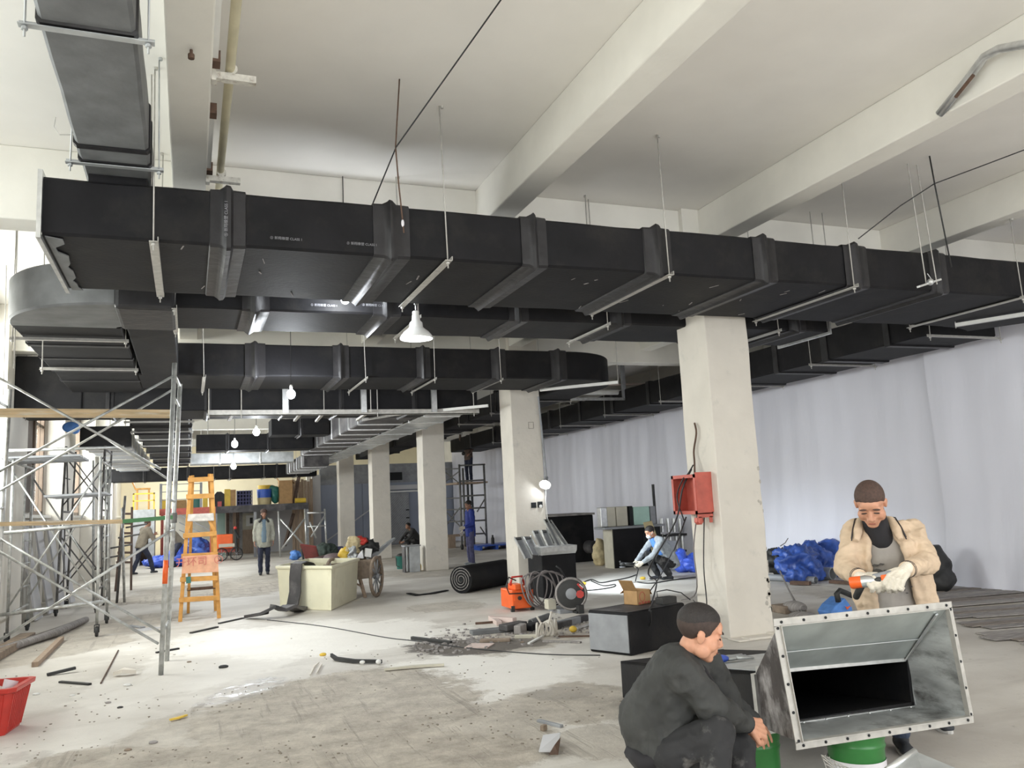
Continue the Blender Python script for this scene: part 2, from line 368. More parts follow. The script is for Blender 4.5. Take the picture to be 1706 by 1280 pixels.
def finish(o, smooth, bevel):
    if smooth:
        o.data.polygons.foreach_set('use_smooth', [True]*len(o.data.polygons))
        if smooth == 'auto':
            try: o.data.set_sharp_from_angle(angle=math.radians(38))
            except Exception: pass
    if bevel:
        b = o.modifiers.new('edge', 'BEVEL'); b.width = bevel; b.segments = 2; b.limit_method = 'ANGLE'; b.angle_limit = math.radians(40)
def part(name, mb, mats, parent, smooth=False, bevel=0, label=None, kind=None):
    o0 = WL[parent]; me = mb.mesh(name, o0); _fix(me); _mats(me, mats)
    o = bpy.data.objects.new(name, me); COL.objects.link(o); o.parent = parent; WL[o] = o0
    finish(o, smooth, bevel)
    if label: o['label'] = label
    if kind: o['kind'] = kind
    return o
def thing(name, label, cat, loc, group=None, kind=None):
    o = bpy.data.objects.new(name, None); COL.objects.link(o); o.location = V(loc); o.empty_display_size = 0.1; WL[o] = V(loc)
    o['label'] = label; o['category'] = cat
    if group: o['group'] = group
    if kind: o['kind'] = kind
    return o
def solo(name, label, cat, mb, mats, smooth=False, bevel=0, group=None, kind=None):
    lo = V((min(p.x for p in mb.v), min(p.y for p in mb.v), min(p.z for p in mb.v))); hi = V((max(p.x for p in mb.v), max(p.y for p in mb.v), 0))
    org = V(((lo.x+hi.x)/2, (lo.y+hi.y)/2, lo.z))
    me = mb.mesh(name, org); _fix(me); _mats(me, mats)
    o = bpy.data.objects.new(name, me); COL.objects.link(o); o.location = org; WL[o] = org
    finish(o, smooth, bevel)
    o['label'] = label; o['category'] = cat
    if group: o['group'] = group
    if kind: o['kind'] = kind
    return o
def remesh(mb, vox, smooth=2):
    """closed overlapping shapes -> one continuous skin"""
    me = bpy.data.meshes.new('skin_source'); me.from_pydata(mb.v, [], mb.f); _fix(me)
    o = bpy.data.objects.new('skin_source', me); COL.objects.link(o)
    r = o.modifiers.new('r', 'REMESH'); r.mode = 'VOXEL'; r.voxel_size = vox; r.use_smooth_shade = True
    if smooth:
        sm = o.modifiers.new('s', 'SMOOTH'); sm.iterations = smooth; sm.factor = 0.5
    dg = bpy.context.evaluated_depsgraph_get(); dg.update()
    out = bpy.data.meshes.new_from_object(o.evaluated_get(dg))
    bpy.data.objects.remove(o); bpy.data.meshes.remove(me); return out
def skin_part(name, mb, vox, mats, parent, smooth=2, label=None, disp=None):
    me = remesh(mb, vox, smooth); o0 = WL[parent]
    if disp:
        amp, sc, seed = disp
        nrm = [v.normal.copy() for v in me.vertices]
        for v, n in zip(me.vertices, nrm):
            q = v.co*sc+V((seed, seed*2, 0)); v.co += n*((0.3-abs(noise.noise(q))*1.5)*amp+(0.2-abs(noise.noise(q*2.1+V((3, 1, 7))))*1.0)*amp*0.7)
    for v in me.vertices: v.co -= o0
    me.name = name; _mats(me, mats)
    o = bpy.data.objects.new(name, me); COL.objects.link(o); o.parent = parent; WL[o] = o0
    o.data.polygons.foreach_set('use_smooth', [True]*len(o.data.polygons))
    if label: o['label'] = label
    return o
def skin_solo(name, label, cat, mb, vox, mats, smooth=2, disp=None, group=None):
    lo = V((min(p.x for p in mb.v), min(p.y for p in mb.v), min(p.z for p in mb.v))); hi = V((max(p.x for p in mb.v), max(p.y for p in mb.v), 0))
    org = V(((lo.x+hi.x)/2, (lo.y+hi.y)/2, lo.z))
    t = bpy.data.objects.new('o', None); WL[t] = org
    me = remesh(mb, vox, smooth)
    if disp:
        amp, sc, seed = disp
        nrm = [v.normal.copy() for v in me.vertices]
        for v, n in zip(me.vertices, nrm):
            q = v.co*sc+V((seed, seed*2, 0)); v.co += n*((0.5-abs(noise.noise(q))*2.2)*amp+(0.3-abs(noise.noise(q*2.6))*1.6)*amp*0.45)
            if v.co.z < 0.004: v.co.z = 0.004
    for v in me.vertices: v.co -= org
    me.name = name; _mats(me, mats)
    o = bpy.data.objects.new(name, me); COL.objects.link(o); o.location = org; WL[o] = org
    o.data.polygons.foreach_set('use_smooth', [True]*len(o.data.polygons))
    o['label'] = label; o['category'] = cat
    if group: o['group'] = group
    bpy.data.objects.remove(t); return o
def text(body, size, origin, right, up, m, parent, name='lettering', ext=0.0008):
    cu = bpy.data.curves.new(name, 'FONT'); cu.body = body; cu.size = size; cu.align_x = 'CENTER'; cu.align_y = 'CENTER'; cu.extrude = ext
    t = bpy.data.objects.new('t', cu); COL.objects.link(t)
    dg = bpy.context.evaluated_depsgraph_get(); dg.update(); me = bpy.data.meshes.new_from_object(t.evaluated_get(dg)); bpy.data.objects.remove(t)
    right = V(right).normalized(); up = V(up).normalized(); nn = right.cross(up)
    for v in me.vertices: v.co = V(origin)+right*v.co.x+up*v.co.y+nn*v.co.z-WL[parent]
    me.materials.clear(); me.materials.append(MATS[m]); me.name = name
    o = bpy.data.objects.new(name, me); COL.objects.link(o); o.parent = parent; WL[o] = WL[parent]; return o
ORD = ['first', 'second', 'third', 'fourth', 'fifth', 'sixth', 'seventh', 'eighth', 'ninth', 'tenth', 'eleventh', 'twelfth', 'thirteenth', 'fourteenth', 'fifteenth', 'sixteenth', 'seventeenth', 'eighteenth', 'nineteenth', 'twentieth']
mat('panel_brown', (0.12, 0.095, 0.08), 0.7, var=0.2, scale=4)
mat('rough_plaster', (0.50, 0.47, 0.42), 0.95, var=0.2, scale=20)
# ---------------------------------------------------------------- the setting
ZC = 5.01
def structure(name, label, mb, mats, bevel=0, smooth=False): return solo(name, label, 'structure', mb, mats, smooth, bevel, kind='structure')
structure('floor', 'dusty worn concrete floor with damp mortar patches', MB().bx(-4, 12.2, -6, 44, -0.2, 0), 'concrete_floor')
structure('ceiling', 'plain off-white painted concrete ceiling slab', MB().bx(-3.2, 12, -5, 43, ZC, ZC+0.2), 'ceiling_paint')
# left wall: piers, sill wall and head, with a wide window in each bay
wl = thing('wall_left', 'painted left wall with a wide window in each bay', 'wall', (-3, 15, 0), kind='structure')
b = MB(); b.bx(-3.15, -2.9, -5, 43, 0, 1.84); b.bx(-3.15, -2.9, -5, 43, 4.62, ZC)
prev = -5.0
WY = lambda y0: (y0+4.3, y0+6.2) if 14 < y0 < 15 else (y0+2.05, y0+6.2)
for y0 in BAYS:
    b.bx(-3.15, -2.9, prev, WY(y0)[0], 1.84, 4.62); prev = WY(y0)[1]
b.bx(-3.15, -2.9, prev, 43, 1.84, 4.62)
part('masonry', b, 'wall_paint', wl)
for y0 in BAYS: part('pilaster', MB().bx(-2.9, -2.55, y0-0.2, y0+1.65, 0, ZC), 'wall_paint', wl, bevel=0.01)
for y0 in BAYS[3:4]:  # dark brown panel and battens set beside the narrowed window
    part('dark_panel', MB().bx(-2.9, -2.84, y0+2.0, y0+4.25, 1.9, 4.5), 'panel_brown', wl, label='dark brown strip with battens beside the window')
    for k in range(3): part('panel_batten', MB().bx(-2.84, -2.80, y0+2.1+k*.95, y0+2.2+k*.95, 1.9, 4.5), 'window_frame', wl)
part('sill', MB().bx(-2.9, -2.78, -5, 43, 1.78, 1.84), 'beam_paint', wl)
for i, y0 in enumerate(BAYS):
    w = thing('window_%d' % (i+1), 'tall brown-framed window in the left wall, bay %d from the gate' % (i+1), 'window', (-3.0, y0+4.1, 1.84), kind='structure')
    f = MB(); ya, yb = WY(y0)
    f.bx(-3.1, -2.95, ya, ya+0.12, 1.84, 4.62); f.bx(-3.1, -2.95, yb-0.12, yb, 1.84, 4.62); f.bx(-3.1, -2.95, ya, yb, 1.84, 1.93); f.bx(-3.1, -2.95, ya, yb, 4.52, 4.62)
    for k in (1, 2, 3):
        yy = ya+(yb-ya)*k/4; f.bx(-3.08, -2.97, yy-0.035, yy+0.035, 1.9, 4.55)
    f.bx(-3.08, -2.97, ya, yb, 3.72, 3.79)
    part('window_frame', f, 'window_frame', w)
    for k in range(4):
        p0 = ya+(yb-ya)*k/4; part('pane', MB().bx(-3.03, -3.022, p0+0.04, p0+(yb-ya)/4-0.04, 1.93, 4.52), 'window_glass', w)
structure('wall_right', 'plain right wall behind the hung plastic sheets', MB().bx(11.7, 11.95, -5, 43, 0, ZC), 'wall_paint')
structure('wall_far', 'cream far end wall lit above the storage platform', MB().bx(-3.2, 12, 42.5, 42.8, 0, ZC), 'far_wall_paint')
b = MB(); b.bx(-3.2, -1.3, -5.2, -5, 0, ZC); b.bx(10.3, 12, -5.2, -5, 0, ZC); b.bx(-3.2, 12, -5.2, -5, 4.75, ZC)
structure('wall_front', 'gate wall behind the viewer with a wide opening', b, 'wall_paint')
# beams
XB = [-0.15, 2.88, 5.68, 8.6]
for i, x in enumerate(XB):
    structure('ceiling_beam', 'white painted ceiling beam running away down the hall, %s from the left wall' % ORD[i], MB().bx(x, x+0.28, -5, 42.5, ZC-0.43, ZC), 'beam_paint', bevel=0.012)
for i, y in enumerate(BAYS[2:]):
    structure('cross_beam', 'cream cross beam spanning the hall over the %s row of columns' % ORD[i], MB().bx(-2.9, 11.7, y+0.05, y+0.4, ZC-0.68, ZC), 'beam_paint', bevel=0.012)
structure('haunch', 'short plastered haunch where the column meets the cross beam', MB().bx(5.45, 6.4, 7.98, 8.06, 4.6, ZC), 'beam_paint')
# columns
for i, y in enumerate(BAYS[2:]):
    t = thing('column', 'square cream plastered column, %s from the viewer' % ORD[i], 'column', (5.95, y+0.3, 0), kind='structure')
    yy = y if i == 0 else y-0.05
    r = lambda: random.uniform(-0.006, 0.006)
    rings = []
    for k in range(13):
        z = ZC*k/12-0.0
        rings.append([V((5.66+r(), yy+r(), z)), V((6.26+r(), yy+r(), z)), V((6.26+r(), yy+0.6, z)), V((5.66+r(), yy+0.6, z))])
    part('shaft', MB().loft(rings), 'column_paint', t, bevel=0.012)
    if i == 0:
        s = MB(); rr = random.Random(3)
        for k in range(26):
            z = rr.uniform(0.05, 2.4)*rr.uniform(0.4, 1); x = 6.26-rr.uniform(0.0, 0.07); h = rr.uniform(0.015, 0.05)
            pts = [(x+rr.uniform(0.6, 1.1)*h*0.8*math.cos(a), yy-0.004, z+rr.uniform(0.6, 1.2)*h*math.sin(a)) for a in [2*PI*q/7 for q in range(7)]]
            s.prism([(p[0], p[1]+.002, p[2]) for p in pts], (0, 0.012, 0))
        s2 = [p for p in s.v]
        for p in s.v: p.x = min(p.x, 6.262)
        part('spalled_plaster', s, 'rough_plaster', t, label='broken plaster patches down the right edge', kind='stuff')
        part('base_rubble', MB().box((6.0, 7.9, 0.012), (0.75, 0.22, 0.02)).box((5.9, 7.86, 0.02), (0.3, 0.15, 0.025)).box((6.25, 7.95, 0.02), (0.2, 0.2, 0.03)), 'column_paint', t, bevel=0.006)
    if i == 1:
        s = MB(); s.box((6.02, yy-0.006, 1.56), (0.10, 0.012, 0.10)); s.box((6.15, yy-0.006, 1.565), (0.10, 0.012, 0.11)); part('socket_hole', s, 'dark_void', t)
        part('socket_plate', MB().lathe([(0.03, 0), (0.03, 0.02)], (6.155, yy-0.012, 1.535), 12, axis=(0, -1, 0)), 'white_paint', t)
        s = MB()
        for a, c in (((6.0, 3.0), (6.0, 3.12)), ((6.0, 3.0), (6.1, 3.0)), ((6.1, 3.0), (6.1, 3.12)), ((6.0, 3.12), (6.1, 3.12))):
            s.bar((a[0], yy-0.003, a[1]), (c[0], yy-0.003, c[1]), 0.008, 0.006, (0, 1, 0))
        part('scored_mark', s, 'dirt_fines', t)

# hung plastic sheets on the right
def sheet(label, y0, y1, x0, seed, top):
    ny, nz = int((y1-y0)*9), 26; vs = []; fs = []; rr = random.Random(seed)
    ph = [rr.uniform(0, 6) for _ in range(6)]
    for i in range(ny+1):
        y = y0+(y1-y0)*i/ny
        for j in range(nz+1):
            t = j/nz; z = 0.015+t*top
            fold = (0.014*math.sin(y*2.3+ph[0]+0.9*t)+0.010*math.sin(y*5.9+ph[1]-1.6*t)+0.008*math.sin(y*11.7+ph[2]+2*t))*(0.25+0.3*seed)+0.035*noise.noise(V((y*0.5+z*0.3, z*0.35, seed)))
            fold += 0.014*noise.noise(V((y*3.2+z*1.1, z*2.0, seed+4)))
            flare = -0.38*max(0, 0.22-t)**1.0*(0.6+0.8*abs(noise.noise(V((y*0.8, 0, seed)))))/0.22*0.22*2.2
            vs.append((x0+fold+flare, y+0.02*math.sin(z*2+ph[3]), z))
    for i in range(ny):
        for j in range(nz):
            a = i*(nz+1)+j; fs.append((a, a+1, a+nz+2, a+nz+1))
    solo('plastic_sheet', label, 'sheet', MB().add(vs, fs), 'plastic_film', smooth=True)
sheet('pale plastic sheet hung on the right wall nearest the viewer, bottom hem flared out', 3.0, 9.9, 11.25, 1, 4.4)
sheet('pale plastic sheet on the right wall behind the beige jacketed worker', 9.75, 18.6, 11.35, 2, 4.4)
sheet('pale plastic sheet on the right wall behind the stacked ducts', 18.4, 27.5, 11.38, 3, 4.4)
sheet('pale plastic sheet furthest down the right wall beyond the scaffold tower', 27.3, 36.6, 11.4, 4, 4.4)

# cold-room partition at the far right, under the ducts
pt = thing('partition_wall', 'blue-grey panel partition with a sliding cold-room door far back', 'wall', (7.5, 36.8, 0), kind='structure')
xs = [5.35, 6.25, 7.2, 8.05, 9.75, 10.7, 11.65]
for k in range(len(xs)-1):
    part('panel', MB().bx(xs[k]+0.006, xs[k+1]-0.006, 36.7+0.006*(k % 2), 36.85, 0, 2.75), 'partition', pt, bevel=0.01)
part('header', MB().bx(8.0, 9.9, 36.5, 36.7, 2.42, 2.62), 'partition_light', pt)
part('door_rail', MB().bx(7.9, 9.9, 36.55, 36.62, 2.3, 2.37), 'white_paint', pt)
part('door', MB().bx(8.0, 9.3, 36.62, 36.69, 0.03, 2.28), 'tin_grey', pt, bevel=0.01)
s = MB()
for k in range(12):
    for q in range(22):
        pass
for k in range(-20, 12):
    x = 8.05+k*0.11
    a = (max(x, 8.05), 36.615, 0.1+max(0, 8.05-x)); l = min(2.15-a[2]+0, 9.25-a[0])
    if l > 0.05: s.bar(a, (a[0]+l, 36.615, a[2]+l), 0.008, 0.006, (0, 1, 0))
part('diamond_ribs', s, 'partition_light', pt)
for z in (0.7, 1.15, 1.5): part('door_hinge', MB().box((9.2, 36.6, z), (0.14, 0.04, 0.05)), 'dark_void', pt)
part('dark_opening', MB().bx(7.7, 9.0, 36.6, 36.7, 2.85, 3.2), 'dark_void', pt)
part('upper_wall', MB().bx(5.35, 11.65, 36.75, 36.9, 2.75, 3.6), 'tin_grey', pt)
part('diagonal_trim', MB().bar((5.6, 36.66, 0.35), (8.0, 36.66, 1.9), 0.05, 0.04, (0, 1, 0)), 'partition_light', pt)
structure('trim_1', 'pale vertical corner panel left of the partition', MB().bx(5.0, 5.35, 36.5, 36.85, 0, 3.2), 'partition_light')
structure('trim_2', 'cream corner post beside the plank stack', MB().bx(4.75, 4.92, 36.4, 36.6, 0, 3.3), 'beam_paint')
# ---------------------------------------------------------------- ducts
def dring(axis, s, b0, b1, z0, z1, o, ch=0.02):
    b0 -= o; b1 += o; z0 -= o; z1 += o
    q = [(b0+ch, z0), (b1-ch, z0), (b1, z0+ch), (b1, z1-ch), (b1-ch, z1), (b0+ch, z1), (b0, z1-ch), (b0, z0+ch)]
    return [V((s, b, z)) if axis == 'x' else V((b, s, z)) for b, z in q]
BAND = [(0, 0.0), (0.0, 0.012), (0.28, 0.014), (0.38, 0.03), (0.47, 0.045), (0.56, 0.04), (0.66, 0.016), (1.0, 0.013), (1.0, 0.0)]
FLANGE = [(0.38, 0.0), (0.38, 0.02), (0.62, 0.02), (0.62, 0.0)]
def duct(label, axis, a0, a1, bb, zz, joints, sect='black_foam', band='black_band', bw=0.26, prof=BAND, group=None, t=None, name='ventilation_duct'):
    b0, b1 = bb; z0, z1 = zz
    if t is None:
        loc = ((a0+a1)/2, (b0+b1)/2, z0) if axis == 'x' else ((b0+b1)/2, (a0+a1)/2, z0)
        t = thing(name, label, 'duct', loc, group)
    edges = [a0]+sorted(joints)+[a1]; rr = random.Random(int(a0*100))
    for i in range(len(edges)-1):
        e0, e1 = edges[i], edges[i+1]; n = max(2, int((e1-e0)/0.35)); rings = []
        for k in range(n+1):
            s = e0+(e1-e0)*k/n; rings.append(dring(axis, s, b0, b1, z0, z1, rr.uniform(-0.006, 0.004) if 0 < k < n else 0))
        part('duct_section', MB().loft(rings), sect, t, smooth='auto')
    for j in joints:
        w = bw*rr.uniform(0.85, 1.15)
        part('joint_band', MB().loft([dring(axis, j-w/2+w*u+rr.uniform(-.006, .006), b0, b1, z0, z1, o) for u, o in prof], caps=False), band, t, smooth='auto')
    return t
def elbow(t, cx, cy, rin, rout, a0, a1, z0, z1, m='black_foam', n=14):
    """bend in plan about (cx, cy)"""
    rings = []
    for k in range(n+1):
        a = a0+(a1-a0)*k/n; d = V((math.cos(a), math.sin(a), 0)); c = V((cx, cy, 0))
        rings.append([c+d*r+V((0, 0, z)) for r, z in ((rin, z0), (rout-0.02, z0), (rout, z0+0.02), (rout, z1-0.02), (rout-0.02, z1), (rin, z1))])
    return part('elbow', MB().loft(rings), m, t, smooth='auto')
def flange_frame(t, axis, s, bb, zz, w=0.035, th=0.03, m='bright_zinc', name='end_flange', back='dark_void', sgn=1):
    b = MB(); (b0, b1), (z0, z1) = bb, zz
    for (p, q, r, u) in ((b0-w, b1+w, z0-w, z0), (b0-w, b1+w, z1, z1+w), (b0-w, b0, z0, z1), (b1, b1+w, z0, z1)):
        if axis == 'x': b.bx(s-th/2, s+th/2, p, q, r, u)
        else: b.bx(p, q, s-th/2, s+th/2, r, u)
    part(name, b, m, t)
def ceil_at(x, y):
    for yb in BAYS[2:]:
        if yb+0.03 < y < yb+0.42: return ZC-0.68
    for xb in XB:
        if xb-0.02 < x < xb+0.30: return ZC-0.43
    return ZC
def hanger(label, axis, s, b0, b1, z, rods=None, w=0.045, h=0.035, ztop=ZC, group=None, m='hanger_steel'):
    """trapeze hanger: an angle bar under the duct on two threaded rods"""
    c = (s, (b0+b1)/2, z) if axis == 'x' else ((b0+b1)/2, s, z)
    t = thing('duct_hanger', label, 'hanger', c, group)
    p = (lambda q, zz, ds=0: V((s+ds, q, zz))) if axis == 'x' else (lambda q, zz, ds=0: V((q, s+ds, zz)))
    bb = MB(); bb.bar(p(b0-0.05, z), p(b1+0.05, z), w, 0.006); bb.bar(p(b0-0.05, z+h/2, w/2), p(b1+0.05, z+h/2, w/2), 0.006, h)
    part('angle_bar', bb, m, t)
    rr = random.Random(int(abs(s)*1000)+7)
    for q in (rods or (b0-0.02, b1+0.02)):
        pq = p(q, z); zt = min(ztop, ceil_at(pq.x, pq.y))
        part('rod', MB().tube(p(q, z-0.06), p(q+rr.uniform(-.015, .015), zt, rr.uniform(-.03, .03)), 0.006, n=6), m, t, smooth=True)
        part('nut', MB().lathe([(0.016, 0), (0.016, 0.015)], p(q, z-0.025), 6).lathe([(0.014, 0), (0.014, 0.02)], p(q, zt-0.02), 6), m, t)
    return t

AY = (6.35, 7.85); AZ = (3.665, 4.095)
jA = [PY(q, 400, 6.35).x for q in (380, 652, 889, 1094)]+[PY(1272, 420, 6.35).x, PY(1425, 440, 6.35).x, PY(1562, 455, 6.35).x]
tA = duct('long main black foam-wrapped duct crossing the hall nearest the viewer', 'x', -0.97, 9.3, AY, AZ, jA, bw=0.27)
elbow(tA, 9.3, 9.15, 1.3, 2.8, -PI/2, -PI/2+0.55, AZ[0], AZ[1])
flange_frame(tA, 'x', -0.985, AY, AZ)
s = MB(); rr = random.Random(2)
pts = [(-0.95, 6.36, 3.66)]+[(-0.95+rr.uniform(0.03, 0.11), 6.4+1.42*k/14, 3.655) for k in range(15)]+[(-0.95, 7.84, 3.66)]
part('torn_foam_edge', MB().prism(pts, (0, 0, -0.008)), 'grey_foam', tA)
for px, py in ((477, 398), (603, 407)):
    p = PY(px, py, 6.335); text('⑤ 新翔橡塑 CLASS 1', 0.027, p, (1, 0, 0), (0, 0, 1), 'print_white', tA)
p = PY(377, 364, 6.292); text('⑤ 新翔橡塑 CLASS 1', 0.031, p, (0, 0, 1), (-1, 0, 0), 'print_white', tA)
s = MB(); rr = random.Random(5)
for k in range(30):
    x = rr.uniform(-0.5, 6.5); a = rr.uniform(-0.5, 0.5); l = rr.uniform(0.03, 0.13); y = rr.uniform(6.4, 7.7)
    s.bar((x, y, 3.661), (x+l*math.sin(a), min(7.8, y+l*math.cos(a)), 3.661), rr.uniform(0.004, 0.012), 0.004)
part('scuffs', s, 'mat_grey', tA, kind='stuff')
for i, (px, py) in enumerate(((256, 405), (745, 433), (1113, 455), (1420, 473), (1700, 487))):
    hanger('%s pale hanger bar from the open left end under the long main duct' % ORD[i], 'x', PY(px, py, 6.33).x, 6.33, 7.87, 3.645, w=0.06)

# small duct coming towards the viewer overhead at the top left
tT = duct('dark smeared duct passing overhead at the top left toward the viewer', 'y', 1.5, 6.75, (-0.72, -0.27), (4.16, 4.5), [4.42, 5.9, 6.16], sect='grey_foam', band='black_band', bw=0.06, prof=[(0, 0), (0, .012), (1, .012), (1, 0)])
part('drop_piece', MB().bx(-0.69, -0.30, 6.4, 6.74, 4.06, 4.2), 'black_foam', tT)
for y in (4.42, 6.16):
    hanger('%s steel angle clamp on the dark overhead duct at the top left' % ('nearest' if y < 5 else 'further'), 'y', y, -0.76, -0.23, 4.135, m='galvanised_dull')
t = thing('wire_hook', 'thin bent wire hook beside the overhead duct', 'wire', (-0.74, 5.7, 4.3))
part('wire', MB().path([(-0.73, 5.75, 4.16), (-0.79, 5.72, 4.14), (-0.82, 5.7, 4.18), (-0.81, 5.68, 4.24)], 0.003), 'hanger_steel', t)

# second duct behind, with the rounded elbow at the left
BY = (8.38, 9.36); BZ = (3.665, 4.09)
jB = [0.62, 1.95, 3.45, 4.75, 6.3, 7.35]
tB = duct('second black duct, behind the main duct, with a rounded elbow at its left end', 'x', -0.62, 7.85, BY, BZ, jB)
elbow(tB, -0.64, 9.44, 0.08, 1.06, -PI/2, -PI, BZ[0], BZ[1], m='grey_foam')
jC = [10.45, 11.3, 12.2, 13.1]
duct('', 'y', 9.44, 14.3, (-1.70, -0.66), BZ, jC, bw=0.1, prof=[(0, 0), (0, .012), (1, .012), (1, 0)], t=tB)
part('saddle_wrap', MB().loft([[V((x, y, z)) for y, z in ((8.32, 3.62), (9.3, 3.62), (9.3, 4.0), (8.32, 4.0))] for x in (-0.66, -0.5, -0.3, -0.12)]), 'black_band', tB, bevel=0.04)
part('branch_piece', MB().bx(-0.62, -0.14, 9.2, 12.6, 3.66, 4.02), 'black_foam', tB, bevel=0.02)
flange_frame(tB, 'x', 7.87, BY, BZ)
hB = [(290, 515), (697, 531), (1027, 536), (1317, 547)]
for i, (px, py) in enumerate(hB):
    hanger('%s short hanger bar from the rounded elbow under the second duct' % ORD[i], 'x', G(px, py, 3.63).x, 8.36, 9.38, 3.635)
for i, y in enumerate((9.95, 11.9)):
    hanger('%s hanger bar under the branch running off from the rounded left elbow' % ('nearer' if i == 0 else 'further'), 'y', y, -1.74, -0.68, 3.62)
p = PY(560, 508, 8.37)
for px in (540, 625): text('⑤ 新翔橡塑 CLASS 1', 0.03, PY(px, 509, 8.36), (1, 0, 0), (0, 0, 1), 'print_white', tB)

# third duct with elbow at the right
DY = (12.5, 13.85); DZ = (3.66, 4.14)
jD = [PY(q, 600, 12.5).x for q in (425, 568, 705, 830, 930)]
tD = duct('third black duct, ending in a rounded elbow beside the second column', 'x', -0.66, 6.05, DY, DZ, jD)
elbow(tD, 6.05, 13.72, 0.05, 1.22, -PI/2, 0, DZ[0], DZ[1])
duct('', 'y', 13.72, 34.0, (6.42, 7.27), (3.66, 4.1), [15.2, 17.2, 19.2, 21.5, 24, 27, 30], bw=0.12, t=tD)
for i, (px, py) in enumerate(((340, 628), (617, 625), (735, 626), (853, 625))):
    hanger('%s hanger bar from the left under the third duct' % ORD[i], 'x', G(px, py, 3.63).x, 12.47, 13.88, 3.625)
t = thing('duct_hanger', 'long white angle bar set askew under the rounded right elbow', 'hanger', (6.2, 13.4, 3.6))
a = G(900, 650, 3.63); b = G(1030, 637, 3.63)
part('angle_bar', MB().bar(a, b, 0.06, 0.05), 'white_paint', t); part('rod', MB().tube((b.x, b.y, 3.6), (b.x, b.y, ZC), 0.006), 'hanger_steel', t); part('rod', MB().tube((a.x, a.y, 3.6), (a.x, a.y, ZC), 0.006), 'hanger_steel', t)
for i, y in enumerate((15.2, 17.4, 19.8, 22.5)):
    hanger('%s hanger bar under the duct beyond the rounded right elbow' % ORD[i], 'y', y, 6.4, 7.3, 3.63)

# fourth duct with long white angle and two zinc-flanged runs going away
EY = (14.75, 16.1); EZ = (3.42, 3.82)
tE = duct('fourth black duct, low behind the third, with a long white angle along its edge', 'x', -2.7, 4.34, EY, EZ, [-1.2, 0.3, 1.6, 2.55, 3.9], bw=0.1)
part('drop_riser', MB().bx(-2.55, -1.6, 14.72, 15.9, 3.4, 4.3), 'black_foam', tE, bevel=0.02)
t = thing('long_angle', 'long white steel angle carrying the fourth duct with channel drop rods', 'hanger', (2.7, 14.72, 3.39))
part('angle_bar', MB().bx(0.3, 5.14, 14.68, 14.74, 3.33, 3.42).bx(0.3, 5.14, 14.68, 14.8, 3.33, 3.338), 'hanger_steel', t)
for px in (475, 605, 722):
    x = PY(px, 660, 14.68).x; part('channel', MB().bx(x-0.05, x+0.05, 14.62, 14.68, 3.36, 3.82), 'bright_zinc', t)
for px in (348, 402, 628, 788):
    x = PY(px, 660, 14.68).x; part('rod', MB().tube((x, 14.66, 3.28), (x, 14.66, ZC-0.68), 0.009), 'hanger_steel', t)
for i, (px, py, qx, qy) in enumerate(((388, 690, 381, 700), (502, 688, 491, 701), (540, 687, 527, 702), (618, 684, 595, 700), (680, 688, 605, 700))):
    t = thing('duct_hanger', '%s loose angle bar from the left beneath the fourth duct' % ORD[i], 'hanger', G(px, py, 3.38))
    a, b = G(px, py, 3.38), G(qx, qy, 3.38); part('angle_bar', MB().bar(a, b, 0.05, 0.04), 'hanger_steel', t); part('rod', MB().tube((a.x, a.y, 3.34), (a.x, a.y, ZC), 0.008), 'hanger_steel', t)
ZF = [(0, 0.0), (0, 0.018), (0.35, 0.02), (0.35, 0.035), (0.65, 0.035), (0.65, 0.02), (1, 0.018), (1, 0.0)]
tG = duct('black duct with bright zinc flanges running away under the ceiling left of the columns', 'y', 16.1, 27.2, (3.36, 4.28), (3.42, 3.95), [17.35, 18.5, 19.7, 20.9, 22.1, 23.4, 25.0, 26.6], sect='dusty_black', band='bright_zinc', bw=0.09, prof=[(0, 0), (0, .02), (1, .02), (1, 0)])
tS = duct('bare galvanised duct running away beside the row of columns', 'y', 14.85, 32.8, (4.38, 5.13), (3.42, 3.8), [15.9, 17.1, 18.4, 19.8, 21.2, 22.8, 24.5, 26.4, 28.6, 31], sect='galvanised', band='bright_zinc', bw=0.08, prof=[(0, 0), (0, .02), (1, .02), (1, 0)])
part('end_cap', MB().bx(4.35, 5.13, 14.74, 14.86, 3.42, 3.82), 'black_foam', tS)
part('end_bar', MB().bar((4.3, 14.8, 3.4), (5.15, 14.2, 3.42), 0.05, 0.05), 'white_paint', tS)
tG2 = duct('far lower duct with close zinc ribs beyond the flanged black duct', 'y', 27.4, 32.8, (3.5, 4.3), (3.1, 3.5), [28.0, 28.7, 29.4, 30.1, 30.8, 31.5, 32.2], sect='dusty_black', band='bright_zinc', bw=0.08, prof=[(0, 0), (0, .02), (1, .02), (1, 0)])
# left runs
tH = duct('black ribbed duct running away above the wooden ladder', 'y', 15.9, 31.0, (-1.0, 0.02), (3.42, 3.8), [17.2, 18.6, 20.2, 22, 24, 26.2, 28.6], bw=0.1)
for i, y in enumerate((16.3, 18.2, 20.0, 21.8, 24, 26.5, 29)):
    hanger('%s hanger bar under the ribbed duct above the wooden ladder' % ORD[i], 'y', y, -1.04, 0.05, 3.39)
tH2 = duct('bare ribbed galvanised duct along the left windows', 'y', 21.5, 32.8, (-2.3, -1.3), (3.38, 3.8), [22.3, 23, 24.4, 26, 27.8, 29.8, 31.5], sect='tin_grey', band='hanger_steel', bw=0.1, prof=[(0, 0), (0, .02), (1, .02), (1, 0)])
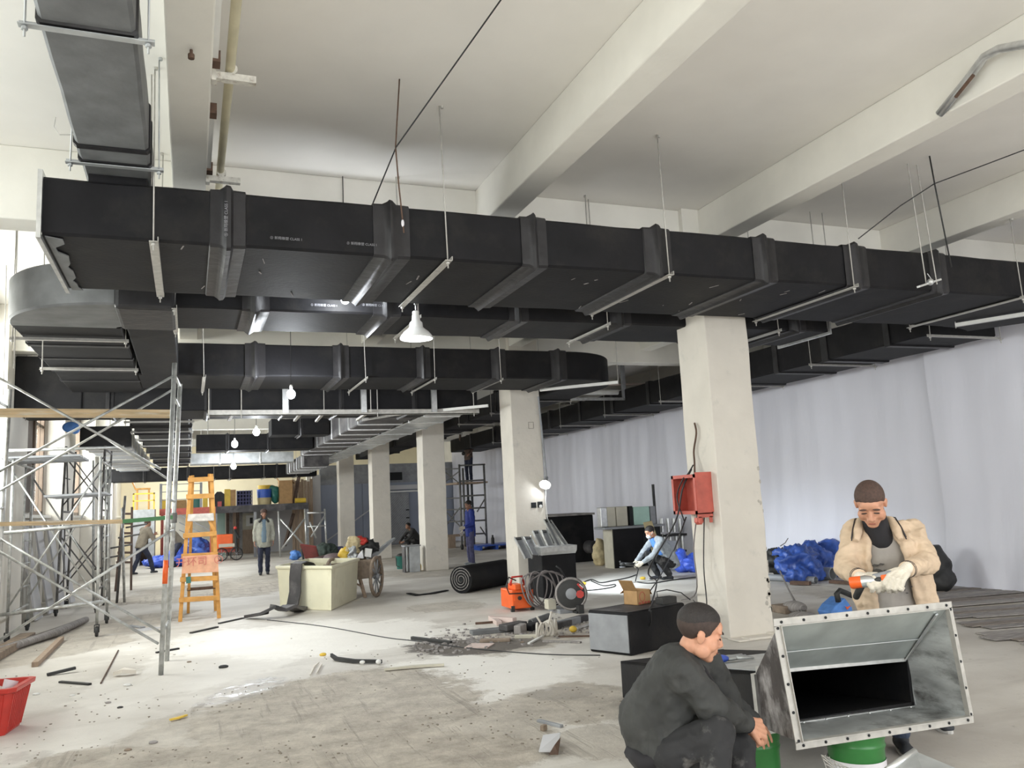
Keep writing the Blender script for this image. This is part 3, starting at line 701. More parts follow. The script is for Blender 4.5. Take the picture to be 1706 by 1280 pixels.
# far cross ducts
FAR = {}
FAR['a'] = duct('far black cross duct below the second pair of glowing bulbs', 'x', 0.2, 3.3, (23.9, 24.8), (3.42, 3.86), [1.0, 2.1], bw=0.1)
FAR['b'] = duct('far black cross duct with a step, right of the glowing bulbs', 'x', 1.9, 3.3, (20.9, 21.7), (3.55, 3.95), [2.6], bw=0.1)
FAR['c'] = duct('far pale unwrapped cross duct over the storage platform', 'x', 0.05, 3.4, (29.4, 30.3), (3.38, 3.74), [1.0, 2.3], sect='galvanised_dull', band='bright_zinc', bw=0.08)
t = duct('farthest black cross duct, low above the storage platform', 'x', -2.8, 4.7, (33.0, 33.9), (3.02, 3.5), [-1.5, 0, 1.5, 3.2], bw=0.1)
for i, x in enumerate((0.9, 1.45, 2.7, 3.9)):
    hanger('%s channel hanger in front of the farthest cross duct' % ORD[i], 'x', x, 32.95, 33.95, 3.0, w=0.1)
for (nm, x, y, zt) in (('a', 0.5, 24.3, 3.86), ('a', 3.0, 24.3, 3.86), ('b', 2.0, 21.3, 3.95), ('b', 3.1, 21.3, 3.95), ('c', 0.4, 29.8, 3.74), ('c', 3.0, 29.8, 3.74)):
    part('drop_rod', MB().tube((x, y, zt-0.02), (x, y, ceil_at(x, y)), 0.012), 'hanger_steel', FAR[nm])
for d in (tG2, tS, tG):
    bx_ = {id(tG2): (3.9, (28.4, 31)), id(tS): (4.75, (16, 20, 25, 30)), id(tG): (3.8, (17, 20, 24))}[id(d)]
    for y in bx_[1]: part('drop_rod', MB().tube((bx_[0], y, 3.45), (bx_[0], y, ceil_at(bx_[0], y)), 0.012), 'hanger_steel', d)
part('end_cap', MB().bx(-2.34, -1.26, 21.3, 21.52, 3.36, 3.85), 'black_foam', tH2)
for y in (23.6, 26.5, 30): part('drop_rod', MB().tube((-1.9, y, 3.8), (-1.9, y, ceil_at(-1.9, y)), 0.012), 'hanger_steel', tH2)
# right run along the sheet wall
FX = (9.6, 10.85); FZ = (3.665, 4.15)
tF = duct('long black duct running away along the plastic-sheeted wall', 'y', 8.3, 31.0, FX, FZ, [9.06, 10.35, 11.55, 12.9, 14.3, 15.9, 17.6, 19.4, 21.4, 23.6, 26, 28.5], bw=0.12, prof=[(0, 0), (0, .025), (1, .025), (1, 0)])
for i, y in enumerate((8.28, 10.64, 13.0, 15.33, 17.94, 20.54, 23.05, 26)):
    hanger('%s hanger bar under the long duct on the sheeted wall' % ORD[i], 'y', y, 9.57, 10.9, 3.63)
t = thing('duct_hanger', 'bright white hanger bar set across the far right elbow of the main duct', 'hanger', (9.6, 7.4, 3.62))
a, b = G(1592, 542, 3.62), G(1710, 523, 3.62); part('angle_bar', MB().bar(a, b, 0.06, 0.045), 'white_paint', t); part('rod', MB().tube((a.x, a.y, 3.58), (a.x, a.y, ZC), 0.006), 'hanger_steel', t)
# bracketed pipe rack seen in the gap left of the first column
t = thing('pipe_rack', 'small steel pipe rack hanging under the ceiling in the gap left of first column', 'rack', (8.0, 15.0, 3.9))
for x, zb in ((7.9, 3.9), (9.6, 3.9)):
    part('post', MB().box((x, 17.0, 4.45), (0.08, 0.08, 1.1)), 'tin_grey', t)
part('crossbar', MB().box((8.75, 17.0, 3.92), (1.9, 0.06, 0.06)), 'bright_zinc', t)
part('pipe', MB().tube((7.6, 17.2, 4.3), (10.5, 17.2, 4.3), 0.03), 'pink_sheet', t); part('pipe', MB().tube((7.6, 17.3, 4.12), (10.5, 17.3, 4.12), 0.06), 'white_paint', t)

# ceiling pipe and its brackets at the top left
t = thing('ceiling_pipe', 'cream ceiling pipe held by white brackets on the side of the left beam', 'pipe', (0.28, 5, 4.7))
part('pipe', MB().path([(0.25, y, 4.70+0.012*math.sin(y*2)) for y in [1+0.5*k for k in range(15)]], 0.032, 10), 'cream_pipe', t, smooth=True)
for y in (5.6, 7.45):
    part('bracket', MB().bx(0.13, 0.42, y-0.03, y+0.03, 4.60, 4.65).bx(0.13, 0.16, y-0.04, y+0.04, 4.58, 4.72), 'bracket_white', t)
    part('clamp', MB().lathe([(0.04, -0.02), (0.04, 0.02)], (0.26, y, 4.69), 12, axis=(0, 1, 0)), 'bracket_white', t)
for y0, y1 in ((4.4, 5.35), (6.2, 7.2)):
    part('conduit', MB().bx(0.13, 0.165, y0, y1, 4.62, 4.66), 'white_paint', t)
    part('conduit_end', MB().bx(0.13, 0.18, y0-0.1, y0, 4.6, 4.68), 'rust', t); part('conduit_end', MB().bx(0.13, 0.18, y1, y1+0.1, 4.6, 4.68), 'rust', t)
solo('anchor_bolt', 'small dark anchor bolt in the underside of the left beam', 'bolt', MB().lathe([(0.02, 0), (0.02, 0.03), (0.01, 0.035), (0.01, 0.06)], (0.0, 5.2, ZC-0.50), 8), 'rust')
# silver bent tube on the beam at the upper right
q = [PX(1565, 190, 5.64), PX(1610, 135, 5.62), PX(1640, 95, 5.58), PX(1664, 82, 5.55), PX(1706, 74, 5.5), PX(1760, 74, 5.5)]
t = thing('flexible_tube', 'shiny bent silver tube fixed to the beam at the upper right', 'tube', q[0])
part('tube', MB().path(q, 0.034, 12), 'bright_zinc', t, smooth=True); part('rust_stripe', MB().path([PX(1592, 162, 5.59), PX(1622, 125, 5.57)], 0.014, 6), 'rust', t)
# stray rods and wires
def rod(label, pts, r=0.006, m='hanger_steel', n=6, name='hanging_rod', cat='rod', parts=()):
    return solo(name, label, cat, MB().path(pts, r, n), m, smooth=True)
rod('loose threaded rod hanging in front of the main duct near the black wire', [(1.54, 5.97, ZC), PY(659, 245, 5.95), PY(664, 305, 5.95), PY(673, 388, 5.95)], 0.006, 'rust')
solo('cable_tie', 'pale tape knot on the loose threaded rod', 'tie', MB().ell(PY(671, 372, 5.95), (0.012, 0.012, 0.03)), 'label_white')
w = [G(840, -8, 4.98), PY(660, 245, 5.94), PY(622, 337, 6.5), PY(618, 350, 7.2)]
solo('black_wire', 'thin black wire strung down from the ceiling over the main duct', 'wire', MB().path(w, 0.006, 6), 'cable_black')
w = [G(1770, 226, 4.97), G(1706, 250, 4.97), G(1640, 275, 4.9), PY(1557, 306, 5.97), PY(1500, 343, 6.1), PY(1430, 398, 6.3)]
solo('black_wire', 'thin black wire sagging across the upper right corner', 'wire', MB().path(w, 0.006, 6), 'cable_black')
rod('dark rod hanging at the upper right that carries the black wire', [(7.19, 5.97, ZC), PY(1557, 306, 5.96), PY(1585, 445, 5.96)], 0.008, 'cable_black')
t = thing('rod_clamp', 'pair of thin rods holding a small silver clamp before the main duct', 'clamp', PY(1550, 470, 6.2))
for px, qx, qy in ((1512, 1543, 472), (1527, 1561, 474)): part('rod', MB().tube(PY(px, 273, 6.19), PY(qx, qy, 6.19), 0.006), 'hanger_steel', t)
part('clamp', MB().bar(PY(1530, 478, 6.18), PY(1566, 466, 6.18), 0.04, 0.02).ell(PY(1550, 470, 6.16), 0.035).tube(PY(1545, 456, 6.18), PY(1555, 470, 6.18), 0.004), 'bright_zinc', t)
for i, (x, y) in enumerate(((-0.28, 6.43), (4.22, 7.99), (7.12, 7.69), (7.31, 7.69))):
    rod('%s spare rod from the left dropping from the ceiling behind the main duct' % ORD[i], [(x, y, ZC), (x+0.01, y, 4.12)])
for i, (px, py, y) in enumerate(((10, 465, 12.0), (28, 400, 9.9), (73, 435, 10.2), (45, 560, 15))):
    p = PY(px, py, y); rod('%s thin rod from the left hanging beside the left windows' % ORD[i], [(p.x, y, ceil_at(p.x, y)), (p.x+0.02, y, 3.3)], 0.006)

# ---------------------------------------------------------------- lamps
def point(loc, e, r=0.1):
    l = bpy.data.lights.new('bulb_light', 'POINT'); l.energy = e; l.shadow_soft_size = r; l.color = (0.9, 0.95, 1.0)
    o = bpy.data.objects.new('bulb_light', l); COL.objects.link(o); o.location = loc
def bulb(label, px, py, z, r=0.055):
    p = G(px, py, z); t = thing('light_bulb', label, 'bulb', (p.x, p.y, z))
    part('globe', MB().ell((p.x, p.y, z), (r, r, r*1.15), None, 16, 12), 'bulb_glow', t, smooth=True)
    part('socket', MB().lathe([(0.02, 0), (0.024, 0.05), (0.018, 0.08)], (p.x, p.y, z+r*0.9), 10), 'white_paint', t)
    part('cord', MB().tube((p.x, p.y, z+0.12), (p.x, p.y, ceil_at(p.x, p.y)), 0.005), 'cable_black', t)
    point((p.x, p.y, z-r-0.06), 105, 0.08)
bulb('glowing bulb in front of the fourth duct, nearest of the hanging bulbs', 485, 657, 3.33, 0.06)
bulb('glowing bulb under the bare ceiling, highest of the three far bulbs', 427, 720, 3.35, 0.07)
bulb('glowing bulb at the edge of the far black cross duct, middle far bulb', 391, 740, 3.35, 0.075)
bulb('glowing bulb above the storage platform, lowest of the far bulbs', 389, 777, 3.2, 0.085)
bl = PY(575, 498, 8.02)
t = thing('light_bulb', 'bare bulb tucked between the main duct and the second duct, lighting the second one', 'bulb', bl); part('globe', MB().ell(bl, (.045, .045, .055), None, 14, 10), 'bulb_glow', t, smooth=True); part('cord', MB().tube(bl, (bl.x, bl.y, ceil_at(bl.x, bl.y)), .005), 'cable_black', t)
point(bl+V((0, .12, 0)), 22, .06)
L0 = V((2.19, 8.12, 3.36))
t = thing('pendant_lamp', 'white bell-shaped pendant lamp glowing under the main duct', 'lamp', L0)
part('shade', MB().lathe([(0.170, 0.0), (0.172, 0.008), (0.165, 0.03), (0.13, 0.075), (0.085, 0.11), (0.072, 0.125), (0.068, 0.17), (0.045, 0.195), (0.04, 0.25), (0.036, 0.25), (0.04, 0.19), (0.062, 0.165), (0.066, 0.125), (0.08, 0.105), (0.125, 0.07), (0.16, 0.028), (0.167, 0.0)], L0, 28, caps=False), 'white_enamel', t, smooth='auto')
part('bulb', MB().ell(L0+V((0, 0, 0.05)), (0.07, 0.07, 0.06), None, 16, 10), 'lamp_glow', t, smooth=True)
part('socket', MB().lathe([(0.036, 0.24), (0.036, 0.29), (0.02, 0.3)], L0, 14), 'white_enamel', t, smooth='auto')
s = MB()
for k in range(9):
    z = 0.31+k*0.055; s.path([L0+V((0.010*math.cos(a) if k % 2 else 0, 0 if k % 2 else 0.010*math.cos(a), z+0.028*math.sin(a)+0.02)) for a in [2*PI*q/8 for q in range(9)]], 0.003, 4)
part('chain', s, 'bright_zinc', t, kind='stuff'); part('cord', MB().path([L0+V((0.02, 0, 0.3)), L0+V((0.03, 0, 0.55)), L0+V((0.01, 0, 0.85)), V((2.19, 8.12, 4.34))], 0.005), 'cable_grey', t)
pl_ = bpy.data.lights.new('pendant_light', 'SPOT'); pl_.energy = 60; pl_.spot_size = math.radians(150); pl_.spot_blend = 0.5; pl_.shadow_soft_size = 0.08; pl_.color = (0.9, 0.95, 1.0)
po_ = bpy.data.objects.new('pendant_light', pl_); COL.objects.link(po_); po_.location = L0+V((0, 0, -0.03))
# work lamp beside the second column
W0 = PY(908, 808, 14.2)
t = thing('work_lamp', 'bright round work lamp tilted on a thin pole by the second column', 'lamp', (W0.x, W0.y, 0))
ax = V((-0.45, -0.62, -0.62)).normalized()
part('reflector', MB().lathe([(0.03, -0.12), (0.05, -0.1), (0.105, -0.01), (0.115, 0.0), (0.10, 0.0), (0.05, -0.07)], W0, 22, axis=ax, caps=False), 'white_enamel', t, smooth='auto')
part('bulb', MB().ell(W0-ax*0.02, (0.085, 0.085, 0.05), ax.to_track_quat('Z', 'Y').to_matrix(), 16, 9), 'lamp_glow', t, smooth=True)
part('socket', MB().lathe([(0.035, -0.22), (0.035, -0.1)], W0, 12, axis=ax), 'tin_grey', t)
part('pole', MB().path([W0-ax*0.2, W0+V((0.03, 0.08, -0.3)), (W0.x+0.12, W0.y+0.1, 0.0)], 0.01), 'white_paint', t); part('upper_pole', MB().path([W0-ax*0.2, (W0.x-0.02, W0.y+0.05, 3.6)], 0.02), 'tin_grey', t)
sl = bpy.data.lights.new('work_light', 'SPOT'); sl.energy = 330; sl.spot_size = math.radians(95); sl.spot_blend = 0.6; sl.shadow_soft_size = 0.1; sl.color = (0.86, 0.95, 1.0)
so = bpy.data.objects.new('work_light', sl); COL.objects.link(so); so.location = W0+V((0.12, -0.16, -0.1)); so.rotation_euler = (V((8.2, 13.8, 0))-so.location).to_track_quat('-Z', 'Y').to_euler()
# ---------------------------------------------------------------- scaffolding
def scaffold(label, x0, x1, y0, y1, lifts, h=1.7, m='scaffold_steel', lean=0.0, planks=(), casters=True, r=0.021, braces=True, ladder_rungs=True, group=None):
    """frames stand at x0 and x1 (each spanning y0..y1), cross braces run between them"""
    t = thing('scaffold', label, 'scaffold', ((x0+x1)/2, (y0+y1)/2, 0), group)
    z0 = 0.16 if casters else 0.0; top = z0+h*lifts
    L = lambda z: lean*z
    for x in (x0, x1):
        for y in (y0, y1):
            part('post', MB().tube((x+L(z0), y, z0), (x+L(top), y, top), r, n=10), m, t, smooth=True)
            if casters:
                part('caster', MB().lathe([(0.012, -0.02), (0.07, -0.02), (0.075, 0), (0.07, 0.02), (0.012, 0.02)], (x, y, 0.075), 16, axis=(1, 0, 0)).bx(x-0.035, x-0.027, y-0.03, y+0.03, 0.06, 0.17).bx(x+0.027, x+0.035, y-0.03, y+0.03, 0.06, 0.17).bx(x-0.035, x+0.035, y-0.03, y+0.03, 0.16, 0.168), 'rubber', t, smooth='auto')
        for k in range(lifts):
            zb = z0+h*k
            for zz in (zb+0.25, zb+h-0.06):
                part('transom', MB().tube((x+L(zz), y0, zz), (x+L(zz), y1, zz), r*0.9, n=8), m, t, smooth=True)
            if ladder_rungs:
                ym = y0+(y1-y0)*0.62
                part('inner_post', MB().tube((x+L(zb), ym, zb+0.25), (x, ym, zb+h-0.06), r*0.7, n=6), m, t, smooth=True)
                for q in range(3): part('rung', MB().tube((x, ym, zb+0.55+0.35*q), (x, y1, zb+0.55+0.35*q), r*0.6, n=6), m, t, smooth=True)
    if braces:
        for y in (y0, y1):
            for k in range(lifts):
                za, zb = z0+h*k+0.35, z0+h*k+h-0.2
                part('cross_brace', MB().tube((x0+L(za), y-0.025, za), (x1+L(zb), y-0.025, zb), 0.013, n=7), m, t, smooth=True)
                part('cross_brace', MB().tube((x1+L(za), y+0.025, za), (x0+L(zb), y+0.025, zb), 0.013, n=7), m, t, smooth=True)
    for (pa, pb, w, hh, pm) in planks:
        part('plank', MB().bar(pa, pb, w, hh), pm, t, bevel=0.006)
    return t
# near left tower
t = thing('scaffold', 'tall steel scaffold tower at the near left with a raw wood plank', 'scaffold', (-1.0, 10.3, 0))
def tb(name, a, b, r=0.021, m='scaffold_steel', n=10): return part(name, MB().tube(a, b, r, n=n), m, t, smooth=True)
a0, a1 = PY(268, 1125, 9.88), PY(291, 605, 9.88); c0, c1 = PY(278, 1102, 10.78), PY(300, 640, 10.78)
a0.z = 0; c0.z = 0
tb('post', a0, a1, 0.027); tb('post', c0, c1, 0.027)
lerp = lambda a, b, z: a+(b-a)*((z-a.z)/(b.z-a.z))
for z in (0.45, 1.5, 1.85, 3.0, 3.25): tb('transom', lerp(a0, a1, z), lerp(c0, c1, z), 0.017)
part('paint_mark', MB().tube(lerp(a0, a1, 0.95), lerp(a0, a1, 1.2), 0.0285, n=10), 'orange_paint', t, smooth=True)
for z in (1.62, 1.68): part('coupler', MB().lathe([(0.038, -0.03), (0.038, 0.03)], lerp(c0, c1, z), 10), 'scaffold_dark', t)
XL = -1.97
for y in (9.88, 10.78): tb('post', (XL, y, 0), (XL+0.06, y, 3.2), 0.024)
for z in (0.45, 1.5, 1.85, 3.0): tb('transom', (XL+0.03, 9.88, z), (XL+0.03, 10.78, z), 0.017)
def pl(px, py, y): return PY(px, py, y)
tb('cross_brace', pl(-5, 628, 9.85), pl(268, 782, 9.85), 0.014); tb('cross_brace', pl(-5, 788, 9.85), pl(288, 627, 9.85), 0.014)
tb('cross_brace', pl(0, 818, 10.75), pl(290, 648, 10.75), 0.014); tb('cross_brace', pl(168, 725, 10.75), pl(282, 800, 10.75), 0.013)
tb('cross_brace', pl(-5, 1070, 9.85), pl(282, 886, 9.85), 0.015); tb('cross_brace', pl(-5, 895, 10.75), pl(275, 1058, 10.75), 0.014); tb('cross_brace', pl(-5, 917, 9.85), pl(264, 1073, 9.85), 0.014)
part('plank', MB().bar(pl(-20, 688, 10.3), pl(284, 690, 10.3), 0.24, 0.075), 'raw_wood', t, bevel=0.008)
p0, p1, p2 = pl(-20, 874, 10.3), pl(205, 869, 10.3), pl(288, 862, 10.3)
part('plank', MB().bar(p0, p1, 0.12, 0.045), 'raw_wood', t); part('plank', MB().bar(p1, p2, 0.12, 0.045), 'green_plastic', t, label='green painted end of the lower plank')
# second tower behind it with boarded decks and casters
t = scaffold('grey scaffold tower on casters behind the near one, with worn boarded decks', -2.35, -1.22, 13.7, 15.3, 1, h=2.45, planks=())
for z, x0, x1, n in ((2.62, -2.5, -1.5, 5), (2.05, -1.95, -1.15, 5)):
    for k in range(n):
        part('deck_board', MB().bar((x0, 13.75+0.28*k, z), (x1, 13.8+0.28*k, z+0.02), 0.2, 0.03), 'tin_grey', t)
part('handrail', MB().tube((-2.5, 13.65, 1.55), (-1.1, 13.65, 1.62), 0.025), 'scaffold_steel', t, smooth=True); part('handrail', MB().tube((-2.5, 13.65, 0.42), (-1.1, 13.65, 0.5), 0.025), 'scaffold_steel', t, smooth=True)
part('handrail', MB().tube((-2.6, 13.65, 2.72), (-0.9, 13.65, 2.74), 0.022), 'scaffold_steel', t, smooth=True)
# third stack of frames further back
scaffold('dark leaning stack of scaffold frames by the left windows', -2.2, -1.55, 17.2, 18.6, 2, h=1.45, m='scaffold_dark', lean=0.03)
t = thing('frame_stack', 'bundle of grey scaffold frames leaning by the left wall', 'frames', (-1.3, 19.0, 0))
for k in range(5):
    x = -1.75+0.14*k; l = 0.12*(1 if k % 2 else -0.6)
    part('post', MB().tube((x, 18.9, 0), (x+l, 18.9, 2.9-0.25*k), 0.025), ('scaffold_steel', 'scaffold_dark')[k % 2], t, smooth=True)
    part('rung', MB().tube((x, 18.9, 0.7+0.2*k), (x+0.4, 18.95, 0.75+0.2*k), 0.018), 'scaffold_dark', t, smooth=True)
# wooden boards, pipes leaning along the wall
for i in range(4):
    x = -2.42+0.06*i; solo('leaning_board', '%s grey board leaning on the left wall under the windows' % ORD[i], 'board', MB().bar((x, 16.9+1.0*i, 0.0), (x-0.3, 17.0+1.0*i, 1.7), 0.75, 0.03, (1, 0, 0)), 'partition_light')
for i in range(5):
    y = 12.6+0.35*i; solo('floor_pipe', '%s dusty grey pipe lying along the left wall' % ORD[i], 'pipe', MB().tube((-2.3+0.1*i, y, 0.06+0.0*i), (-1.75+0.05*i, y+1.6, 0.06), 0.05, n=10), 'mat_grey', smooth=True)
solo('wood_batten', 'brown wooden batten lying by the left wall, nearer of two', 'batten', MB().bar(G(-30, 1112)+V((0, 0, .05)), G(46, 1066)+V((0, 0, .05)), .2, .1), 'mud_brown', bevel=0.01); solo('wood_batten', 'thin dark wooden batten on the floor right of the brown one', 'batten', MB().bar(G(58, 1112)+V((0, 0, .03)), G(102, 1068)+V((0, 0, .03)), .07, .06), 'plank_brown', bevel=0.005)
cq = PY(118, 712, 16.6); solo('blue_cloth', 'crumpled blue cloth hung up by the left windows behind the scaffold', 'cloth', MB().ell(cq, (0.14, 0.06, 0.1)).ell(PY(125, 716, 16.6), (0.08, 0.06, 0.08)).tube(cq, (cq.x, cq.y, ZC), 0.006), 'sky_blue', smooth=True)
# brown step ladder further back left
t = thing('step_ladder', 'dark brown step ladder standing far left beyond the scaffolds', 'ladder', (-1.4, 22, 0))
for s_ in (0, 1):
    part('leg', MB().bar((PY(193+26*s_, 942, 22).x, 22, 0), PY(206+14*s_, 845, 22), 0.06, 0.05), 'dark_wood', t)
for k in range(6):
    u = (k+0.3)/6; part('rung', MB().bar(PY(193+13*u, 942-97*u, 22), PY(219+1*u-0, 942-97*u, 22), 0.05, 0.05), 'dark_wood', t)
# worker's tower by the sheet wall
t = thing('scaffold', 'slim scaffold tower by the sheeted wall carrying the worker overhead', 'scaffold', (10, 29.5, 0))
def tb2(n_, a, b, r=0.035, m='scaffold_dark'): part(n_, MB().tube(a, b, r, n=8), m, t, smooth=True)
ya, yb = 29.0, 31.5
A = lambda px, py: PY(px, py, ya); B_ = lambda px, py: PY(px, py, yb)
for (a, b) in ((A(765, 774), A(770, 912)), (A(806, 773), A(811, 902)), (A(771, 780), A(776, 905))): tb2('post', a, (b[0], b[1], 0.12), 0.04)
tb2('post', B_(738, 780), B_(742, 905), 0.035)
for py in (775, 801, 826, 847, 868, 890): tb2('rung', A(766, py+1), A(808, py-1), 0.03)
for py in (781, 805, 830, 849, 869): tb2('rail', A(766, py), B_(738, py+1), 0.025)
tb2('cross_brace', A(766, 785), B_(739, 805), 0.022); tb2('cross_brace', A(766, 806), B_(739, 785), 0.022); tb2('cross_brace', A(767, 845), B_(740, 880), 0.022); tb2('cross_brace', A(769, 880), B_(740, 850), 0.022)
tb2('cross_brace', A(795, 853), A(808, 831), 0.025); tb2('cross_brace', A(800, 878), A(811, 895), 0.025)
for a in (A(770, 912), A(811, 902)): part('caster', MB().lathe([(0.02, -0.03), (0.1, -0.03), (0.1, 0.03), (0.02, 0.03)], (a.x, a.y, 0.1), 14, axis=(1, 0, 0)), 'rubber', t)
p = A(787, 803); part('deck', MB().bx(p.x-0.6, p.x+0.6, 29.0, 30.4, p.z-0.06, p.z), 'plank_brown', t)
solo('bench_board', 'pale board on dark blocks beyond the third column', 'board', MB().bx(9.2, 10.3, 30.5, 31.0, 0.42, 0.5).bx(9.25, 9.5, 30.5, 31, 0, 0.42).bx(10.0, 10.25, 30.5, 31, 0, 0.42), 'plank_brown')
# far tower at the end of the platform
t = thing('scaffold', 'far pale scaffold frame with crossed braces under the platform end', 'scaffold', (4.6, 32.0, 0))
def tb3(n_, p, q, y=32.4, r=0.035): part(n_, MB().tube(PY(*p, y), PY(*q, y), r, n=8), 'bright_zinc', t, smooth=True)
tb3('post', (464, 852), (467, 931)); tb3('post', (508, 848), (511, 925)); tb3('post', (541, 848), (544, 915)); tb3('cross_brace', (467, 865), (507, 910)); tb3('cross_brace', (469, 915), (507, 865)); tb3('cross_brace', (518, 895), (541, 860)); tb3('cross_brace', (516, 870), (527, 897))
tb3('rail', (512, 855), (541, 854)); tb3('rail', (512, 878), (543, 876))

# ---------------------------------------------------------------- orange wooden ladder
LY = 14.62
t = thing('step_ladder', 'orange wooden folding ladder with a painted sign board', 'ladder', (0.2, LY+0.4, 0))
lp = lambda px, py, d=0: PY(px, py, LY+d)
f0, f1, g0, g1 = lp(300, 1037), lp(318, 793), lp(365, 1030), lp(352, 790); f0.z = g0.z = 0
part('rail', MB().bar(f0, f1, 0.055, 0.06), 'ladder_wood', t, bevel=0.005); part('rail', MB().bar(g0, g1, 0.055, 0.06), 'ladder_wood', t, bevel=0.005)
part('back_leg', MB().bar(f1+V((0.03, 0.06, 0)), (f0.x+0.12, LY+1.15, 0), 0.045, 0.05), 'ladder_wood', t); part('back_leg', MB().bar(g1+V((-0.03, 0.06, 0)), (g0.x-0.02, LY+1.15, 0), 0.045, 0.05), 'ladder_wood', t)
part('back_rung', MB().bar((f0.x+0.1, LY+0.95, 0.42), (g0.x, LY+0.95, 0.42), 0.04, 0.05), 'rust', t); part('back_rung', MB().bar((f0.x+0.13, LY+0.7, 1.0), (g0.x-0.03, LY+0.7, 1.0), 0.04, 0.05), 'ladder_wood', t)
for (xa, xb, ya_, yb_) in ((313, 356, 800, 798), (310, 357, 828, 826), (305, 361, 893, 889), (302, 363, 927, 924), (300, 363, 966, 963), (298, 366, 1000, 996)):
    part('rung', MB().bar(lp(xa, ya_, -0.05), lp(xb, yb_, -0.05), 0.06, 0.075), 'ladder_wood', t, bevel=0.004)
part('brace', MB().bar(lp(320, 862, -0.02), lp(309, 892, -0.02), 0.04, 0.05), 'ladder_wood', t); part('brace', MB().bar(lp(345, 860, -0.02), lp(359, 888, -0.02), 0.04, 0.05), 'ladder_wood', t)
sb = part('sign_board', MB().prism([lp(303, 956, -0.09), lp(364, 953, -0.09), lp(363, 924, -0.09), lp(304, 927, -0.09)], (0, -0.015, 0)), 'sign_board', t)
text('开环司  ②', 0.16, (lp(333, 936, -0.112)), (1, 0, 0.02), (0, 0, 1), 'print_red', t)
part('tape_wrap', MB().prism([lp(312, 869, -0.085), lp(357, 868, -0.085), lp(356, 855, -0.085), lp(313, 857, -0.085)], (0, 0.14, 0)), 'tape_clear', t, bevel=0.01)
part('green_tape', MB().bar(lp(310, 967, -0.055), lp(318, 966, -0.055), 0.08, 0.1), 'teal_plastic', t)

# ---------------------------------------------------------------- cream tub, black strip, cart, chair
tub = thing('plastic_tub', 'large cream plastic tub with a black foam strip hung over it', 'tub', (2.2, 14.9, 0))
q = [G(467, 1015), G(552, 1018), G(594, 998)]; q.append(q[0]+q[2]-q[1])
cen = (q[0]+q[2])/2; rim = [cen+(p-cen)*1.10+V((0, 0, 0.73)) for p in q]
b = MB(); prof = []
def rect(k, z, ins=0): return [cen+(p-cen)*(k)+V((0, 0, z)) for p in q]
b.loft([rect(1.0, 0), rect(1.07, 0.68), rect(1.12, 0.69), rect(1.12, 0.74), rect(1.05, 0.74), rect(1.02, 0.66), rect(0.95, 0.03)], caps=True)
part('shell', b, 'cream_plastic', tub, bevel=0.015)
ex = (q[1]-q[0]).normalized(); nrm = V((ex.y, -ex.x, 0))
p = q[0]+(q[1]-q[0])*0.50
strip = [p+nrm*a+V((0, 0, z)) for a, z in ((-0.25, 0.60), (-0.12, 0.76), (0.02, 0.80), (0.12, 0.77), (0.135, 0.55), (0.12, 0.3), (0.16, 0.10), (0.30, 0.03))]
rings = []
for i, c in enumerate(strip):
    sh = -ex*(0.02*i); wv = 0.13
    rings.append([c+sh-ex*wv, c+sh+ex*wv, c+sh+ex*wv+nrm*0.02+V((0, 0, 0.015)), c+sh-ex*wv+nrm*0.02+V((0, 0, 0.015))])
solo('foam_strip', 'black foam strip draped over the side of the cream tub', 'strip', MB().loft(rings), 'dusty_black', smooth='auto')
def ribbon(label, pts, w, m='black_foam', cat='strip', name='foam_strip', th=0.012, lift=0.01):
    rings = []; pts = [V(p) for p in pts]
    for i, p in enumerate(pts):
        d = (pts[min(i+1, len(pts)-1)]-pts[max(i-1, 0)]).normalized(); n_ = V((-d.y, d.x, 0)).normalized()
        ww = w*(0.6 if i in (0, len(pts)-1) else 1)
        rings.append([p-n_*ww/2+V((0, 0, lift)), p+n_*ww/2+V((0, 0, lift)), p+n_*ww/2+V((0, 0, lift+th)), p-n_*ww/2+V((0, 0, lift+th))])
    return solo(name, label, cat, MB().loft(rings), m, smooth='auto')
ribbon('twisted black foam offcut on the floor at the foot of the tub', [G(412, 1031), G(440, 1026, .06), G(455, 1014, .16), G(470, 1020, .08), G(482, 1014, .12), G(497, 1020), G(512, 1013)], 0.22, 'dusty_black', th=0.05)
# wooden hand cart
t = thing('hand_cart', 'old wooden hand cart with a spoked wheel, loaded with bags', 'cart', (3.9, 16.9, 0))
wc = G(628, 995); wc.z = 0.38; wd = V((0.93, -0.36, 0)).normalized(); ax = V((0.86, -0.5, 0)).normalized()
def wheel(c, R, ax, mt, t, tyre='mud_brown', spokes=10, w=0.05):
    ax = V(ax); b = MB(); x = ax.cross(V((0, 0, 1))).normalized(); y = ax.cross(x)
    ring = [c+(x*math.cos(a)+y*math.sin(a))*R*0.92 for a in [2*PI*k/28 for k in range(29)]]
    b.path(ring, R*0.085, 8, caps=False); wh = part('wheel', b, tyre, t, smooth=True)
    s = MB()
    for k in range(spokes):
        a = 2*PI*k/spokes; s.tube(c, c+(x*math.cos(a)+y*math.sin(a))*R*0.9, R*0.035, n=5)
    s.lathe([(R*0.13, -w), (R*0.13, w)], c, 12, axis=ax); part('spokes', s, mt, wh, smooth=True)
wheel(wc, 0.38, ax, 'tin_grey', t)
body = Matrix.Translation((3.02, 16.35, 0.37)) @ Matrix.Rotation(math.radians(-20), 4, 'Z') @ Matrix.Rotation(math.radians(-4), 4, 'Y')
